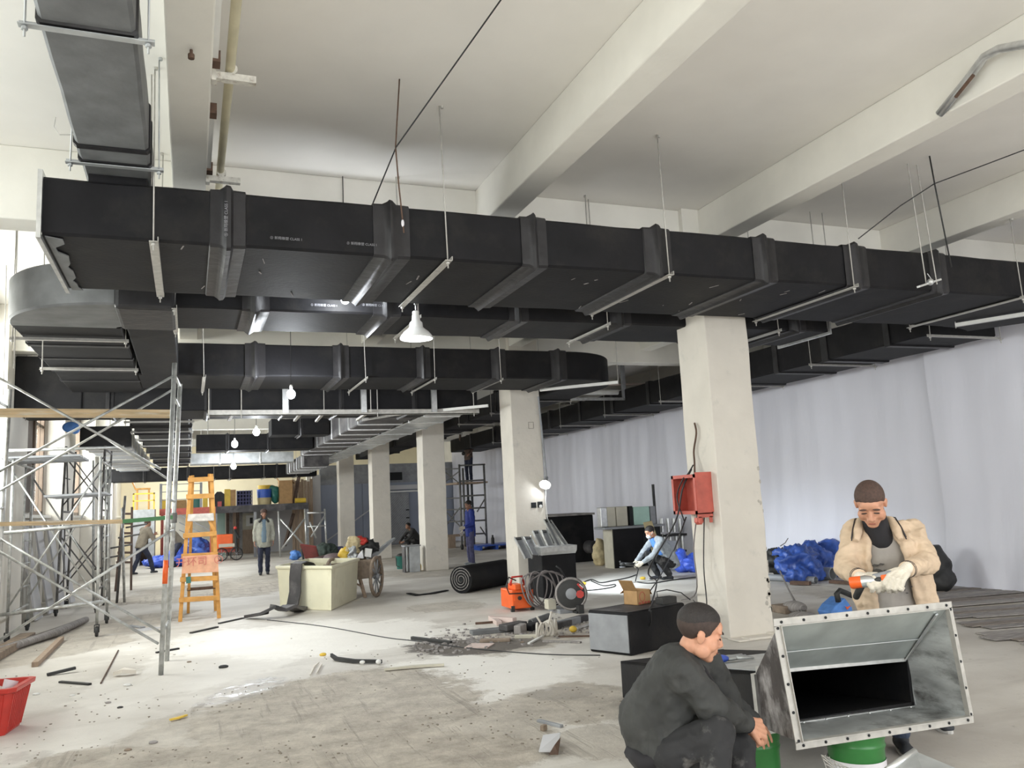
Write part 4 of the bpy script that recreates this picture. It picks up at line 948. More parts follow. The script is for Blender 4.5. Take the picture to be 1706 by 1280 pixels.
part('bed', MB(body).bx(-0.5, 0.48, -0.42, 0.42, -0.05, 0).bx(-0.5, 0.48, -0.44, -0.40, -0.04, 0.30).bx(-0.5, 0.48, 0.40, 0.44, -0.04, 0.30).bx(0.45, 0.49, -0.42, 0.42, 0, 0.3), 'mud_brown', t, bevel=0.01)
part('leg', MB().bar((3.04, 15.95, 0.36), (3.1, 15.75, 0), 0.05, 0.05), 'plank_brown', t); part('leg', MB().bar((3.1, 16.8, 0.36), (3.1, 16.9, 0), 0.05, 0.05), 'plank_brown', t)
part('brace', MB().bar((2.8, 16.0, 0.36), (3.06, 15.85, 0.2), 0.03, 0.03), 'plank_brown', t)
wheel(wc+V((-.75, .44, 0)), 0.38, ax, 'tin_grey', t)
def sack(label, c, r, m, name='sack', cat='bag', seed=0, vox=0.03, amp=0.085):
    b = MB(); c = V(c); rr = random.Random(seed); b.ell(c, r)
    for k in range(4): b.ell(c+V((rr.uniform(-.5, .5)*r[0], rr.uniform(-.5, .5)*r[1], rr.uniform(-.3, .5)*r[2])), (r[0]*rr.uniform(.4, .7), r[1]*rr.uniform(.4, .7), r[2]*rr.uniform(.4, .7)))
    return skin_solo(name, label, cat, b, vox, m, 0, (amp, 6.5, seed))
yc = 16.5
sack('bright orange-brown paper bag at the left end of the hand cart', PY(576, 930, yc), (0.13, 0.14, 0.19), 'yellow_paint', 'paper_bag', seed=1)
sack('tan sack standing tallest in the hand cart', PY(588, 914, yc), (0.16, 0.15, 0.22), 'straw_bag', seed=2)
sack('red and orange lid-like bag on top of the hand cart', PY(597, 902, yc+.05), (0.17, 0.15, 0.07), 'red_plastic', seed=3)
sack('black plastic bag heaped at the right of the hand cart load', PY(612, 913, yc+.1), (0.22, 0.18, 0.16), 'rubber', seed=4)
sack('grey sheet-metal scrap at the front of the hand cart load', PY(588, 926, yc-.2), (0.10, 0.08, 0.18), 'galvanised_dull', 'scrap_piece', 'scrap', seed=5)
solo('carton', 'small white box in the hand cart', 'box', MB(Matrix.Translation(PY(613, 921, yc-.2)) @ Matrix.Rotation(0.2, 4, 'Y')).bx(-.06, .06, -.06, .06, -.08, .08), 'white_paint')
solo('scrap_piece', 'bent bright tin offcut in the hand cart', 'scrap', MB().prism([PY(594, 930, yc-.25), PY(606, 931, yc-.25), PY(603, 917, yc-.25), PY(598, 923, yc-.25)], (0.03, 0.05, 0)), 'bright_zinc')
for i in range(4):
    solo('metal_strip', '%s long galvanised channel sticking up out of the hand cart' % ORD[i], 'strip', MB().bar(PY(612+4*i, 931-1*i, 16.3+.05*i), PY(648+3*i, 903-2*i, 16.9+.05*i), 0.05, 0.03), 'galvanised_dull')
# upturned chair behind the tub
t = thing('office_chair', 'worn maroon and brown office chair tipped over behind the tub', 'chair', (2.7, 18.0, 0))
ch = lambda px, py, d=0: PY(px, py, 18.0+d)
part('backrest', MB().prism([ch(499, 908), ch(526, 912), ch(533, 936), ch(512, 943)], (0.03, 0.08, 0.03)), 'maroon_seat', t, bevel=0.02)
part('seat', MB().ell((ch(556, 932)), (0.27, 0.30, 0.13)), 'brown_seat', t, smooth=True); part('armrest', MB().cap(ch(515, 938), ch(540, 930), 0.08, 0.06), 'brown_seat', t, smooth=True)
part('frame', MB().path([ch(502, 915, .05), ch(508, 943, .05), ch(517, 945, .05)], 0.025).tube(ch(530, 940), ch(560, 941), 0.03), 'rubber', t, smooth=True)
part('leg', MB().tube(ch(508, 943, .05), (ch(508, 943).x, 18.1, 0), 0.025).tube(ch(556, 940), (ch(556, 940).x, 18.1, 0), 0.025), 'rubber', t, smooth=True)
sack('blue plastic bag on the floor far back beside the tipped chair', G(492, 926, 0.15), (0.2, 0.2, 0.16), 'sky_blue', 'plastic_bag', seed=8, vox=0.05)
sack('dark green heap of netting far back behind the tipped chair', G(543, 918, 0.25), (0.4, 0.35, 0.27), 'net_green', 'net_heap', 'heap', seed=9, vox=0.06)
solo('dustpan_box', 'small blue and white rubbish box far back by the scaffold frame', 'box', MB().bx(*[G(505, 916).x-0.35, G(505, 916).x+0.45], 30.0, 30.4, 0, 0.35), 'trouser_blue')

# ---------------------------------------------------------------- beside the second column
t = thing('foam_roll', 'thick roll of black foam sheet lying by the second column', 'roll', (5.2, 15.5, 0))
a, b_ = PY(768, 968, 15.0), PY(840, 961, 15.9); R = 0.25; a.z = b_.z = R
axr = (b_-a).normalized(); part('roll', MB().lathe([(R, 0), (R, (b_-a).length)], a, 28, axis=axr), 'black_foam', t, smooth='auto')
sp = MB(); x = axr.cross(V((0, 0, 1))).normalized(); y = axr.cross(x)
sp.path([a-axr*0.004+(x*math.cos(u)+y*math.sin(u))*(0.03+0.20*u/(8*PI)) for u in [0.35*k for k in range(72)]], 0.008, 5); part('spiral_end', sp, 'mat_grey', t, smooth=True)
part('core', MB().lathe([(0.02, 0), (0.045, -0.012)], a, 12, axis=axr), 'dark_void', t)
ribbon('thin black sheet offcut on the floor left of the foam roll', [G(745, 985), G(720, 990), G(695, 993), G(680, 990)], 0.14)
# tall insulated duct box standing, with zinc flange and leaning strips
t = thing('duct_piece', 'tall black foam-wrapped duct piece standing by the second column, silver flange on top', 'duct', (6.4, 13.5, 0))
d0, d1, d2 = G(882, 991), G(906, 998), G(963, 992); d0.z = d1.z = d2.z = 0; d3 = d0+d2-d1; cc = (d0+d2)/2
top = PY(905, 921, d1.y).z
part('body', MB().loft([[p for p in (d0, d1, d2, d3)], [p+V((0, 0, top)) for p in (d0, d1, d2, d3)]]), 'black_foam', t, bevel=0.02)
part('flange', MB().loft([[cc+(p-cc)*1.0+V((0, 0, top-0.05)) for p in (d0, d1, d2, d3)], [cc+(p-cc)*1.06+V((0, 0, top)) for p in (d0, d1, d2, d3)], [cc+(p-cc)*1.08+V((0, 0, top+0.09)) for p in (d0, d1, d2, d3)]]), 'bright_zinc', t, bevel=0.006)
for i, (bx0, by0, tx, ty, w) in enumerate(((880, 930, 862, 896, .16), (892, 925, 877, 895, .17), (908, 921, 891, 885, .13), (921, 920, 905, 884, .13), (934, 917, 908, 866, .09), (946, 915, 914, 868, .08))):
    pa, pb = PY(bx0, by0, d1.y+0.12+0.03*i), PY(tx, ty, d1.y+0.55+0.03*i)
    s = solo('channel_strip', '%s galvanised channel from the left leaning on top of the tall black duct piece' % ORD[i], 'strip', MB().bar(pa, pb, w*.8, 0.012, (0, -1, 0.2)).bar(pa+V((w*.4, -.02, 0)), pb+V((w*.4, -.02, 0)), 0.022, 0.05, (0, -1, 0.2), 1).bar(pa-V((w*.4, .02, 0)), pb-V((w*.4, .02, 0)), 0.012, 0.05, (0, -1, 0.2), 1).bar(pb+V((0, -.015, 0)), pb+(pa-pb).normalized()*.06+V((0, -.015, 0)), w*.75, .02, (0, -1, .2), 2), ['tin_grey', 'bright_zinc', 'rubber'])
# orange welding machine with cable coil
wm = G(868, 1019); wm.z = 0
t = thing('welding_machine', 'orange welding machine with a grey cable coil on top', 'machine', wm)
part('case', MB().bx(wm.x-0.13, wm.x+0.22, wm.y, wm.y+0.5, 0.04, 0.32), 'orange_paint', t, bevel=0.015); part('front', MB().bx(wm.x-0.08, wm.x+0.06, wm.y-0.01, wm.y+0.3, 0.32, 0.40), 'orange_paint', t, bevel=0.01)
part('panel', MB().bx(wm.x-0.10, wm.x+0.18, wm.y-0.012, wm.y, 0.16, 0.29), 'orange_paint', t); part('knob', MB().lathe([(0.03, 0), (0.03, 0.03)], (wm.x-0.02, wm.y-0.01, 0.2), 10, axis=(0, -1, 0)), 'rubber', t)
for dx in (-0.12, 0.2): part('foot', MB().box((wm.x+dx, wm.y+0.03, 0.02), (0.05, 0.05, 0.04)), 'rubber', t)
for dx in (-0.16, 0.25): part('corner_guard', MB().box((wm.x+dx*0.8, wm.y-0.005, 0.06), (0.05, 0.03, 0.06)), 'rubber', t)
part('handle', MB().path([(wm.x-0.1, wm.y+0.15, 0.38), (wm.x-0.06, wm.y+0.15, 0.5), (wm.x+0.12, wm.y+0.2, 0.5), (wm.x+0.16, wm.y+0.2, 0.36)], 0.018), 'red_plastic', t, smooth=True)
t = thing('cable_coil', 'loops of grey welding cable hung over the orange machine', 'cable', (wm.x+0.3, wm.y-0.05, 0.02))
rr = random.Random(4)
for k in range(9):
    cx = wm.x+0.22+0.035*k; rx = 0.20+0.012*k*(1 if k < 5 else 1); hz = 0.26
    pts = [(cx+rx*math.cos(u)*1.0+0.04*math.sin(2*u+k), wm.y-0.06-0.012*(k % 3)+0.03*math.sin(u), 0.30+hz*math.sin(u)+(0.02*math.sin(3*u+k))) for u in [2*PI*q/30 for q in range(31)]]
    pts = [(p[0], p[1], max(p[2], 0.02)) for p in pts]; part('loop', MB().path(pts, 0.011, 6, caps=False), ('cable_grey', 'cable_black')[k % 4 == 3], t, smooth=True)
part('lead', MB().path([(wm.x-0.02, wm.y+0.1, 0.45), (wm.x-0.18, wm.y-0.02, 0.52), (wm.x-0.24, wm.y-0.05, 0.40), (wm.x-0.2, wm.y-0.06, 0.28), (wm.x+0.05, wm.y-0.05, 0.27), (wm.x+0.2, wm.y-0.03, 0.33)], 0.01), 'cable_black', t, smooth=True)
# cut-off saw: big guarded disc
sc = G(945, 1022); sc.z = 0
t = thing('cutoff_saw', 'black cut-off saw with a large round guard and red label', 'saw', sc)
ctr = V((sc.x+0.08, sc.y, 0.27)); axd = V((-0.42, -0.9, 0.08)).normalized()
part('guard', MB().lathe([(0.02, 0.05), (0.21, 0.055), (0.235, 0.04), (0.24, 0.0), (0.235, -0.03), (0.1, -0.04)], ctr, 30, axis=axd), 'rubber', t, smooth='auto')
part('disc', MB().lathe([(0.075, 0.056), (0.08, 0.064), (0.05, 0.07), (0.02, 0.075)], ctr, 20, axis=axd), 'tin_grey', t, smooth='auto')
xx = axd.cross(V((0, 0, 1))).normalized()
if xx.x < 0: xx = -xx
part('rim', MB().lathe([(0.205, 0.056), (0.215, 0.062), (0.232, 0.048), (0.236, 0.036)], ctr, 30, axis=axd, caps=False), 'mat_grey', t, smooth='auto')
part('red_label', MB().lathe([(0.06, 0.058), (0.06, 0.068)], ctr+xx*0.13+V((0, 0, -0.01)), 7, axis=axd), 'red_plastic', t); part('red_stripe', MB().bar(ctr+xx*0.10+V((0, 0, 0.14))+axd*0.06, ctr+xx*0.17+V((0, 0, 0.06))+axd*0.06, 0.03, 0.01, axd), 'red_plastic', t)
part('white_print', MB().bar(ctr+xx*0.13+V((0, 0, 0.13))+axd*0.065, ctr+xx*0.18+V((0, 0, 0.08))+axd*0.065, 0.015, 0.01, axd), 'label_white', t)
part('motor', MB().lathe([(0.07, 0), (0.075, 0.1), (0.06, 0.22)], ctr-axd*0.05, 16, axis=-axd), 'cream_panel', t, smooth='auto'); part('base', MB().bx(ctr.x-0.2, ctr.x+0.15, ctr.y-0.02, ctr.y+0.4, 0.0, 0.06), 'tin_grey', t, bevel=0.006)
part('clamp_block', MB().bx(ctr.x-0.33, ctr.x-0.2, ctr.y+0.1, ctr.y+0.25, 0.06, 0.2), 'cream_panel', t, bevel=0.01); part('arm', MB().bar(ctr-axd*0.1, ctr-axd*0.15+V((0, 0.25, -0.18)), 0.06, 0.06), 'tin_grey', t); part('handle', MB().path([ctr+V((-0.02, 0.1, 0.2)), ctr+V((-0.1, 0.12, 0.36)), ctr+V((-0.16, 0.12, 0.4))], 0.014), 'cable_black', t, smooth=True)
part('vice', MB().bx(ctr.x+0.02, ctr.x+0.1, ctr.y-0.2, ctr.y-0.1, 0, 0.12).bx(ctr.x+0.0, ctr.x+0.12, ctr.y-0.16, ctr.y+0.1, 0, 0.03), 'rubber', t)
# debris pile in front of the saw
def chunk(name, label, px0, py0, px1, py1, w, h, m, z=0.0, cat='scrap', tilt=0.0, hollow=False):
    a, b_ = G(px0, py0), G(px1, py1); a.z = b_.z = 0
    a = a+V((0, 0, z+h/2)); b_ = b_+V((0, 0, z+h/2+tilt))
    if hollow:
        mb = MB().tube(a, b_, h/2, n=12); d = (b_-a).normalized(); mb.lathe([(h*0.36, 0.0), (h*0.36, 0.004)], a-d*0.004, 12, axis=d, mi=1); return solo(name, label, cat, mb, [m, 'dark_void'], smooth='auto')
    return solo(name, label, cat, MB().bar(a, b_, w, h), m, bevel=min(w, h)*0.15)
D = [('round_rod', 'black rod end at the left tip of the debris pile', 686, 1066, 752, 1074, .04, .04, 'rubber', 0),
 ('pipe_offcut', 'dark square tube lying in front of the cut-off saw', 920, 1050, 975, 1034, .12, .08, 'dusty_black', 0),
 ('pipe_offcut', 'second dark square tube with a pale top in front of the saw', 925, 1048, 966, 1039, .05, .09, 'tin_grey', 0.0),
 ('wood_offcut', 'pale wood batten lying in front of the rope bundle', 858, 1064, 895, 1063, .06, .04, 'cream_panel', 0),
 ('board_offcut', 'flat pale board flake at the front of the debris', 780, 1077, 818, 1077, .28, .012, 'pink_sheet', 0),
 ('foam_offcut', 'grey foam strip across the debris pile', 785, 1058, 865, 1050, .18, .05, 'grey_foam', 0),
 ('foam_offcut', 'dark foam wedge in the middle of the debris', 838, 1056, 872, 1049, .16, .08, 'dusty_black', 0.03),
 ('foam_offcut', 'black foam scrap left of the white rope bundle', 880, 1052, 906, 1047, .16, .09, 'black_foam', 0),
 ('tube_offcut', 'pinkish plastic tube half at the back of the debris', 822, 1036, 858, 1038, .10, .07, 'pink_sheet', 0),
 ('tube_offcut', 'short pinkish curl of plastic left in the debris', 818, 1033, 832, 1043, .08, .06, 'pink_sheet', 0),
 ('round_rod', 'thin dark bar at the back left of the debris', 792, 1041, 845, 1037, .03, .03, 'rust', 0),
 ('metal_strip', 'thin dark strip at the right front of the debris', 905, 1070, 968, 1072, .05, .02, 'mat_grey', 0),
 ('metal_strip', 'pale strip at the right end of the debris by the box', 960, 1050, 985, 1042, .05, .015, 'bright_zinc', 0.01),
 ('metal_strip', 'white slat pointing out of the rope bundle', 881, 1074, 905, 1061, .035, .02, 'white_paint', 0.0),
 ('metal_strip', 'long flat rusty strip right of the debris by the black box', 930, 1062, 985, 1061, .06, .015, 'rust', 0),
 ('wood_offcut', 'brown splinter of board under the debris', 800, 1070, 850, 1068, .12, .03, 'mud_brown', 0),
 ('foam_offcut', 'crumpled grey foam lump beside the brown board', 862, 1058, 872, 1053, .1, .11, 'mat_grey', 0)]
for d in D: chunk(d[0], d[1], *d[2:])
chunk('pipe_offcut', 'dark green round pipe offcut in front of the welding machine', 884, 1043, 914, 1032, .1, .085, 'grey_foam', hollow=True)
solo('rusty_knob', 'small brass coupling at the right of the debris', 'coupling', MB().ell(G(955, 1054)+V((0, 0, .04)), (.05, .05, .04)), 'yellow_paint', smooth=True)
t = thing('rope_bundle', 'bundle of white rope tied up in the debris pile', 'rope', G(911, 1062))
p = G(911, 1062); rr = random.Random(8)
for k in range(7):
    c = p+V((0.04*k-0.12, 0.02*k, 0.09)); part('loop', MB().path([c+V((0.03*math.cos(u)+0.01*k, 0.05*math.cos(u+k), 0.085*math.sin(u))) for u in [2*PI*q/14 for q in range(15)]], 0.014, 6, caps=False), 'rope_white', t, smooth=True)
part('tail', MB().tube(p+V((0.02, 0, .12)), p+V((0.08, 0, .30)), 0.012), 'rope_white', t); part('tail', MB().tube(p+V((-0.04, 0, .12)), p+V((-0.12, 0, .26)), 0.012), 'rope_white', t)
b = MB(); rr = random.Random(12)
for k in range(420):
    u = rr.uniform(690, 985); vv = 1078-(u-690)*0.14+rr.gauss(0, 9); p = G(u, vv); r = rr.uniform(0.006, 0.022)
    b.box((p.x, p.y, r*0.4), (r*2, r*rr.uniform(0.8, 3), r), Matrix.Rotation(rr.uniform(0, 3), 3, 'Z'))
solo('debris_crumbs', 'scatter of small grey crumbs around the debris pile', 'debris', b, 'mat_grey', kind='stuff')
b = MB()
for k in range(700):
    u = rr.uniform(0, 1060); vv = rr.uniform(1060, 1275); p = G(u, vv); r = rr.uniform(0.003, 0.009)
    if noise.noise(p*0.9) < -0.02: continue
    b.box((p.x, p.y, r*0.35), (r*2, r*rr.uniform(0.8, 2.2), r*0.8), Matrix.Rotation(rr.uniform(0, 3), 3, 'Z'))
solo('floor_crumbs', 'fine mortar crumbs scattered over the near floor', 'debris', b, 'dirt_fines', kind='stuff')
# ---------------------------------------------------------------- black box by the first column, carton, charger, red cabinet
q0, q1, q2 = G(983, 1086), G(1052, 1094), G(1146, 1072)
for q in (q0, q1, q2): q.z = 0
q3 = q0+q2-q1; hb = 0.44
t = thing('duct_piece', 'black foam-wrapped duct piece with a bare metal end, carton standing on it', 'duct', (q0+q2)/2)
cq = (q0+q2)/2
part('body', MB().loft([[p for p in (q0, q1, q2, q3)], [p+V((0, 0, hb)) for p in (q0, q1, q2, q3)]]), 'black_foam', t, bevel=0.02)
en = V(((q1-q0).y, -(q1-q0).x, 0)).normalized()
part('metal_end', MB().prism([q0+(q1-q0)*.03+V((0, 0, .03)), q0+(q1-q0)*.97+V((0, 0, .03)), q0+(q1-q0)*.97+V((0, 0, hb-.03)), q0+(q1-q0)*.03+V((0, 0, hb-.03))], en*0.012), 'tin_grey', t)
part('top_film', MB().prism([q0+(q1-q0)*.04+V((0, 0, hb)), q0+(q1-q0)*.97+V((0, 0, hb)), q1+(q2-q1)*.9+V((0, 0, hb)), q3+V((.1, -.1, hb))], (0, 0, 0.004)), 'dusty_black', t)
def carton(label, c, sx, sy, sz, rot, m='cardboard', flaps=True, name='carton'):
    Mx = Matrix.Translation(c) @ Matrix.Rotation(rot, 4, 'Z'); t = thing(name, label, 'box', c)
    th = 0.006; b = MB(Mx)
    b.bx(-sx/2, sx/2, -sy/2, sy/2, 0, th).bx(-sx/2, -sx/2+th, -sy/2, sy/2, 0, sz).bx(sx/2-th, sx/2, -sy/2, sy/2, 0, sz).bx(-sx/2, sx/2, -sy/2, -sy/2+th, 0, sz).bx(-sx/2, sx/2, sy/2-th, sy/2, 0, sz)
    part('body', b, m, t)
    if flaps:
        f = [((-sx/2, -sy/2, sz), (-sx/2, sy/2, sz), (-0.10, 0, 0.16)), ((sx/2, -sy/2, sz), (sx/2, sy/2, sz), (0.05, 0, -0.08)), ((-sx/2, sy/2, sz), (sx/2, sy/2, sz), (0, 0.07, -0.05))]
        for a, b2, d in f:
            d = V(d)*(sx/0.3); a = V(a); b2 = V(b2); part('flap', MB(Mx).prism([a, b2, b2+d, a+d], (0.004, 0.004, 0.004)), 'carton_inner', t)
    return t, Mx
p = G(1062, 1006, hb+.008)
t, Mx = carton('small open cardboard carton with a printed circle standing on the black duct piece', p, 0.22, 0.2, 0.15, 0.35)
b = MB(Mx); b.path([(0.0+0.045*math.cos(a)-.03, -0.103, 0.085+0.05*math.sin(a)) for a in [2*PI*k/20 for k in range(21)]], 0.004, 4, caps=False)
for k in range(4): b.box((-0.075+0.05*k, -0.102, 0.018), (0.032, 0.004, 0.022))
part('printed_marks', b, 'red_paint', t)
p = G(1110, 1006, hb+.02)
t = thing('charger', 'small black battery charger with a looped lead on the black duct piece', 'charger', p)
part('case', MB(Matrix.Translation(p) @ Matrix.Rotation(.2, 4, 'Z')).bx(-.11, .11, -.06, .06, 0, .075), 'rubber', t, bevel=0.012)
part('lead', MB().path([p+V((-.1, 0, .05)), p+V((-.08, .05, .13)), p+V((.05, .05, .14)), p+V((.2, .0, .1)), p+V((.28, -.05, .02))], 0.006), 'cable_black', t, smooth=True)
# red electrical cabinet hung on the left face of the first column
t = thing('electrical_box', 'open red metal electrical box hung on the side of the first column', 'cabinet', (5.55, 8.4, 1.4))
y0, y1, z0, z1 = 8.12, 8.62, 1.40, 1.86; xo, xi = 5.44, 5.645
part('back', MB().bx(xi-.01, xi, y0, y1, z0, z1), 'red_paint', t); part('side', MB().bx(xo, xi, y0, y0+.012, z0-.04, z1+.01), 'red_paint', t); part('side', MB().bx(xo, xi, y1-.012, y1, z0, z1), 'red_paint', t)
part('top', MB().bx(xo, xi, y0, y1, z1-.012, z1), 'mat_grey', t); part('bottom', MB().bx(xo, xi, y0, y1, z0, z0+.012), 'red_paint', t)
part('rim', MB().bx(xo-.006, xo, y0, y0+.04, z0, z1).bx(xo-.006, xo, y1-.04, y1, z0, z1).bx(xo-.006, xo, y0, y1, z0, z0+.04).bx(xo-.006, xo, y0, y1, z1-.04, z1), 'red_paint', t)
part('side_tab', MB().bx(xo+.01, xo+.05, y0, y0+.012, z0-.1, z0-.03), 'red_paint', t); part('side_tab', MB().bx(xi-.05, xi-.01, y0, y0+.012, z0-.1, z0-.03), 'red_paint', t); part('side_panel', MB().bx(xo+.0, xi+.05, y0-.006, y0+.004, z0+.02, z1+.02), 'red_paint', t)
b = MB(); rr = random.Random(3)
for k in range(5): b.bx(xi-.06, xi-.012, y0+.05, y0+.13, z0+.1+.06*k, z0+.14+.06*k)
part('breakers', b, 'label_white', t); part('wiring', MB().path([(5.6, 8.2, 1.45), (5.55, 8.3, 1.6), (5.58, 8.22, 1.75), (5.55, 8.35, 1.82)], .008).path([(5.6, 8.25, 1.43), (5.52, 8.2, 1.5), (5.56, 8.3, 1.58)], .008), 'cable_black', t, smooth=True)
part('socket', MB().lathe([(.05, 0), (.055, .05), (.03, .08)], (5.5, 8.2, 1.36), 12, axis=(0, 0, -1)), 'red_paint', t)
def cable(label, pts, r=0.009, m='cable_black', name='cable'):
    # smooth the polyline
    P = [V(p) for p in pts]; out = []
    for i in range(len(P)-1):
        a = P[max(i-1, 0)]; b_ = P[i]; c = P[i+1]; d = P[min(i+2, len(P)-1)]
        for k in range(6):
            u = k/6; out.append(0.5*((2*b_)+(c-a)*u+(2*a-5*b_+4*c-d)*u*u+(3*b_-a-3*c+d)*u**3))
    out.append(P[-1]); return solo(name, label, 'cable', MB().path(out, r, 6), m, smooth=True)
top = PX(1158, 710, 5.64)
cable('rusty cable tail sticking up the side of the first column', [PX(1157, 705, 5.63), PX(1160, 722, 5.62), PX(1156, 750, 5.62), PX(1157, 770, 5.6), (5.56, 8.3, 1.87)], .012, 'rust')
cable('black cable looping from the top of the red box down to its side', [PX(1155, 775, 5.6), PX(1146, 790, 5.5), PX(1137, 800, 5.42), PX(1128, 830, 5.42), PX(1140, 868, 5.42)], .008)
cable('black cable hanging from the red box down to the black duct piece', [PX(1152, 782, 5.55), PX(1137, 815, 5.4), PX(1125, 870, 5.35), (5.2, 8.9, 0.75), G(1094, 970, 0.5), G(1082, 1018, .46)], .010)
cable('long black cable falling from the red box onto the floor behind the duct piece', [PX(1143, 862, 5.5), (5.4, 8.6, 1.0), G(1120, 920, .6), G(1100, 960, .3), G(1072, 1000, .03)], .009)
cable('grey cable dropping straight from the red box to the floor', [(5.55, 8.3, 1.4), (5.5, 8.35, 1.0), (5.52, 8.4, .5), G(1135, 1000, .02)], .008, 'cable_grey')
cable('thin dark cable dropping beside the column corner', [(5.58, 8.2, 1.4), (5.55, 8.25, .8), (5.5, 8.2, .3), G(1155, 1000, .02)], .007)
cable('thin cable in front of the metal end of the black duct piece', [G(1085, 1018, .46), G(1068, 1050, .2)+V((0, -.1, 0)), G(1010, 1083, .01), G(985, 1083, .01)], .008)

# ---------------------------------------------------------------- the foreground: transition hopper, box, buckets
Y0, Y1 = 3.5, 3.86
A4 = [PY(1299, 1043, Y0), PY(1578, 1014, Y0), PY(1613, 1194, Y0), PY(1335, 1236, Y0)]   # TL TR BR BL inner edges of the flange
B4 = [PY(1262, 1122, Y1), PY(1508, 1100, Y1), PY(1523, 1176, Y1), PY(1272, 1212, Y1)]
t = thing('duct_transition', 'large galvanised duct transition with a drilled flange, open toward the viewer', 'duct', (3.4, 3.7, 0.35))
names = ['top_panel', 'right_panel', 'bottom_panel', 'left_panel']
mat('zinc_smeared', (0.60, 0.62, 0.62), 0.45, 0.55, var=0.3, scale=4, bump=0.3, bscale=6, dirt=((0.13, 0.125, 0.12), 3.2, 0.4), stretch=(1, 1, 2.5))
mat('zinc_inside', (0.60, 0.645, 0.63), 0.42, 0.7, var=0.18, scale=4, bump=0.2, bscale=6)
mat('black_smeared', (0.05, 0.042, 0.042), 0.5, 0.1, var=0.4, scale=5, bump=0.4, bscale=8, dirt=((0.50, 0.48, 0.48), 6.5, 0.5), stretch=(1, 1, .6))
def panel(a, b_, c, d, n=8):
    vs = []; fs = []
    for i in range(n+1):
        for j in range(n+1):
            u, v = i/n, j/n; p = (a*(1-u)+b_*u)*(1-v)+(d*(1-u)+c*u)*v
            k = noise.noise(p*5)*0.012*(4*u*(1-u))*(4*v*(1-v)); vs.append(p+V((k, k, k)))
    for i in range(n):
        for j in range(n): fs.append((i*(n+1)+j, (i+1)*(n+1)+j, (i+1)*(n+1)+j+1, i*(n+1)+j+1))
    return vs, fs
for k in range(4):
    a, b_, c, d = A4[k], A4[(k+1) % 4], B4[(k+1) % 4], B4[k]
    part(names[k], MB().add(*panel(a, b_, c, d)), ['zinc_inside', 'zinc_smeared', 'zinc_smeared', 'zinc_inside'][k], t, smooth=True)
    if k == 3:
        off = V((-0.012, 0, 0)); part('outer_skin', MB().add(*panel(a+off, b_+off, c+off, d+off)), 'black_smeared', t, smooth=True, label='smeared black outside of the left panel')
for k in range(4):
    a, b_ = A4[k], A4[(k+1) % 4]; cen = sum(A4, V((0, 0, 0)))/4; dd = (b_-a).normalized(); out = (((a+b_)/2-cen)-dd*((a+b_)/2-cen).dot(dd)).normalized()
    fl = part('flange', MB().bar(a-dd*0.035*(1 if k % 2 == 0 else 0)+out*0.018, b_+dd*0.035*(1 if k % 2 == 0 else 0)+out*0.018, 0.036, 0.005, (0, -1, 0)).bar(a, b_, 0.004, 0.03, (0, -1, 0)), 'hanger_steel', t)
    h = MB(); n = 9 if k % 2 == 0 else 5
    for i in range(n):
        p = a+(b_-a)*((i+0.06)/(n-0.88))+out*0.018+V((0, -0.004, 0)); h.lathe([(0.0075, 0), (0.0075, 0.003)], p, 10, axis=(0, -1, 0))
    part('bolt_holes', h, 'dark_void', fl)
for k in range(4):
    a, b_ = B4[k], B4[(k+1) % 4]; cen = sum(B4, V((0, 0, 0)))/4; dd = (b_-a).normalized(); out = (((a+b_)/2-cen)-dd*((a+b_)/2-cen).dot(dd)).normalized()
    part('rear_flange', MB().bar(a+out*0.015, b_+out*0.015, 0.04, 0.03, (0, -1, 0)), 'bright_zinc', t)
part('corner_rib', MB().bar(A4[1]+V((-.06, .02, -.03)), B4[1]+V((-.005, -.01, 0)), 0.02, 0.008, (0, -1, 0)), 'bright_zinc', t)
part('fold_line', MB().bar(A4[0]*.45+B4[0]*.55+V((.01, 0, -.006)), A4[1]*.45+B4[1]*.55+V((-.01, 0, -.006)), 0.006, 0.004), 'galvanised_dull', t)
s = MB()
for k in range(7): p = B4[3]+(B4[2]-B4[3])*((k+.5)/7)+V((0, -.05, 0.01)); s.ell(p, .006)
part('rivets', s, 'bright_zinc', t, kind='stuff')
# insulated box behind it
fl_, nl = V((3.36, 6.3, 0.0)), V((2.97, 3.9, 0.36)); wv = V((0.98, -0.06, 0)); hh = V((0, 0, 0.29))
t = thing('duct_piece', 'low black duct length lying behind the squatting worker, joined to the open hopper', 'duct', (3.5, 5, 0))
b = MB(); wall = 0.02
for (p, w_, h_) in ((V((0, 0, 0)), wv, V((0, 0, wall))), (hh-V((0, 0, wall)), wv, V((0, 0, wall))), (V((0, 0, 0)), wv*wall, hh), (wv*(1-wall), wv*wall, hh)):
    b.loft([[nl+p, nl+p+w_, nl+p+w_+h_, nl+p+h_], [fl_+p, fl_+p+w_, fl_+p+w_+h_, fl_+p+h_]])
part('body', b, 'black_foam', t); part('end_cap', MB().prism([fl_, fl_+wv, fl_+wv+hh, fl_+hh], (0.003, 0.02, 0)), 'black_foam', t)
part('metal_lid', MB().loft([[nl+hh+V((.02, 0, 0)), nl+hh+wv*.97, nl+hh+wv*.97+V((0, 0, .006)), nl+hh+V((.02, 0, .006))], [(nl*.45+fl_*.55)+hh+V((.02, 0, 0)), (nl*.45+fl_*.55)+hh+wv*.97, (nl*.45+fl_*.55)+hh+wv*.97+V((0, 0, .006)), (nl*.45+fl_*.55)+hh+V((.02, 0, .006))]]), 'galvanised_dull', t)
pg = PY(1215, 1112, 4.75)
t = thing('work_gloves', 'blue and white work gloves lying on the grey duct lid', 'gloves', pg)
gz = 0.55
b = MB()
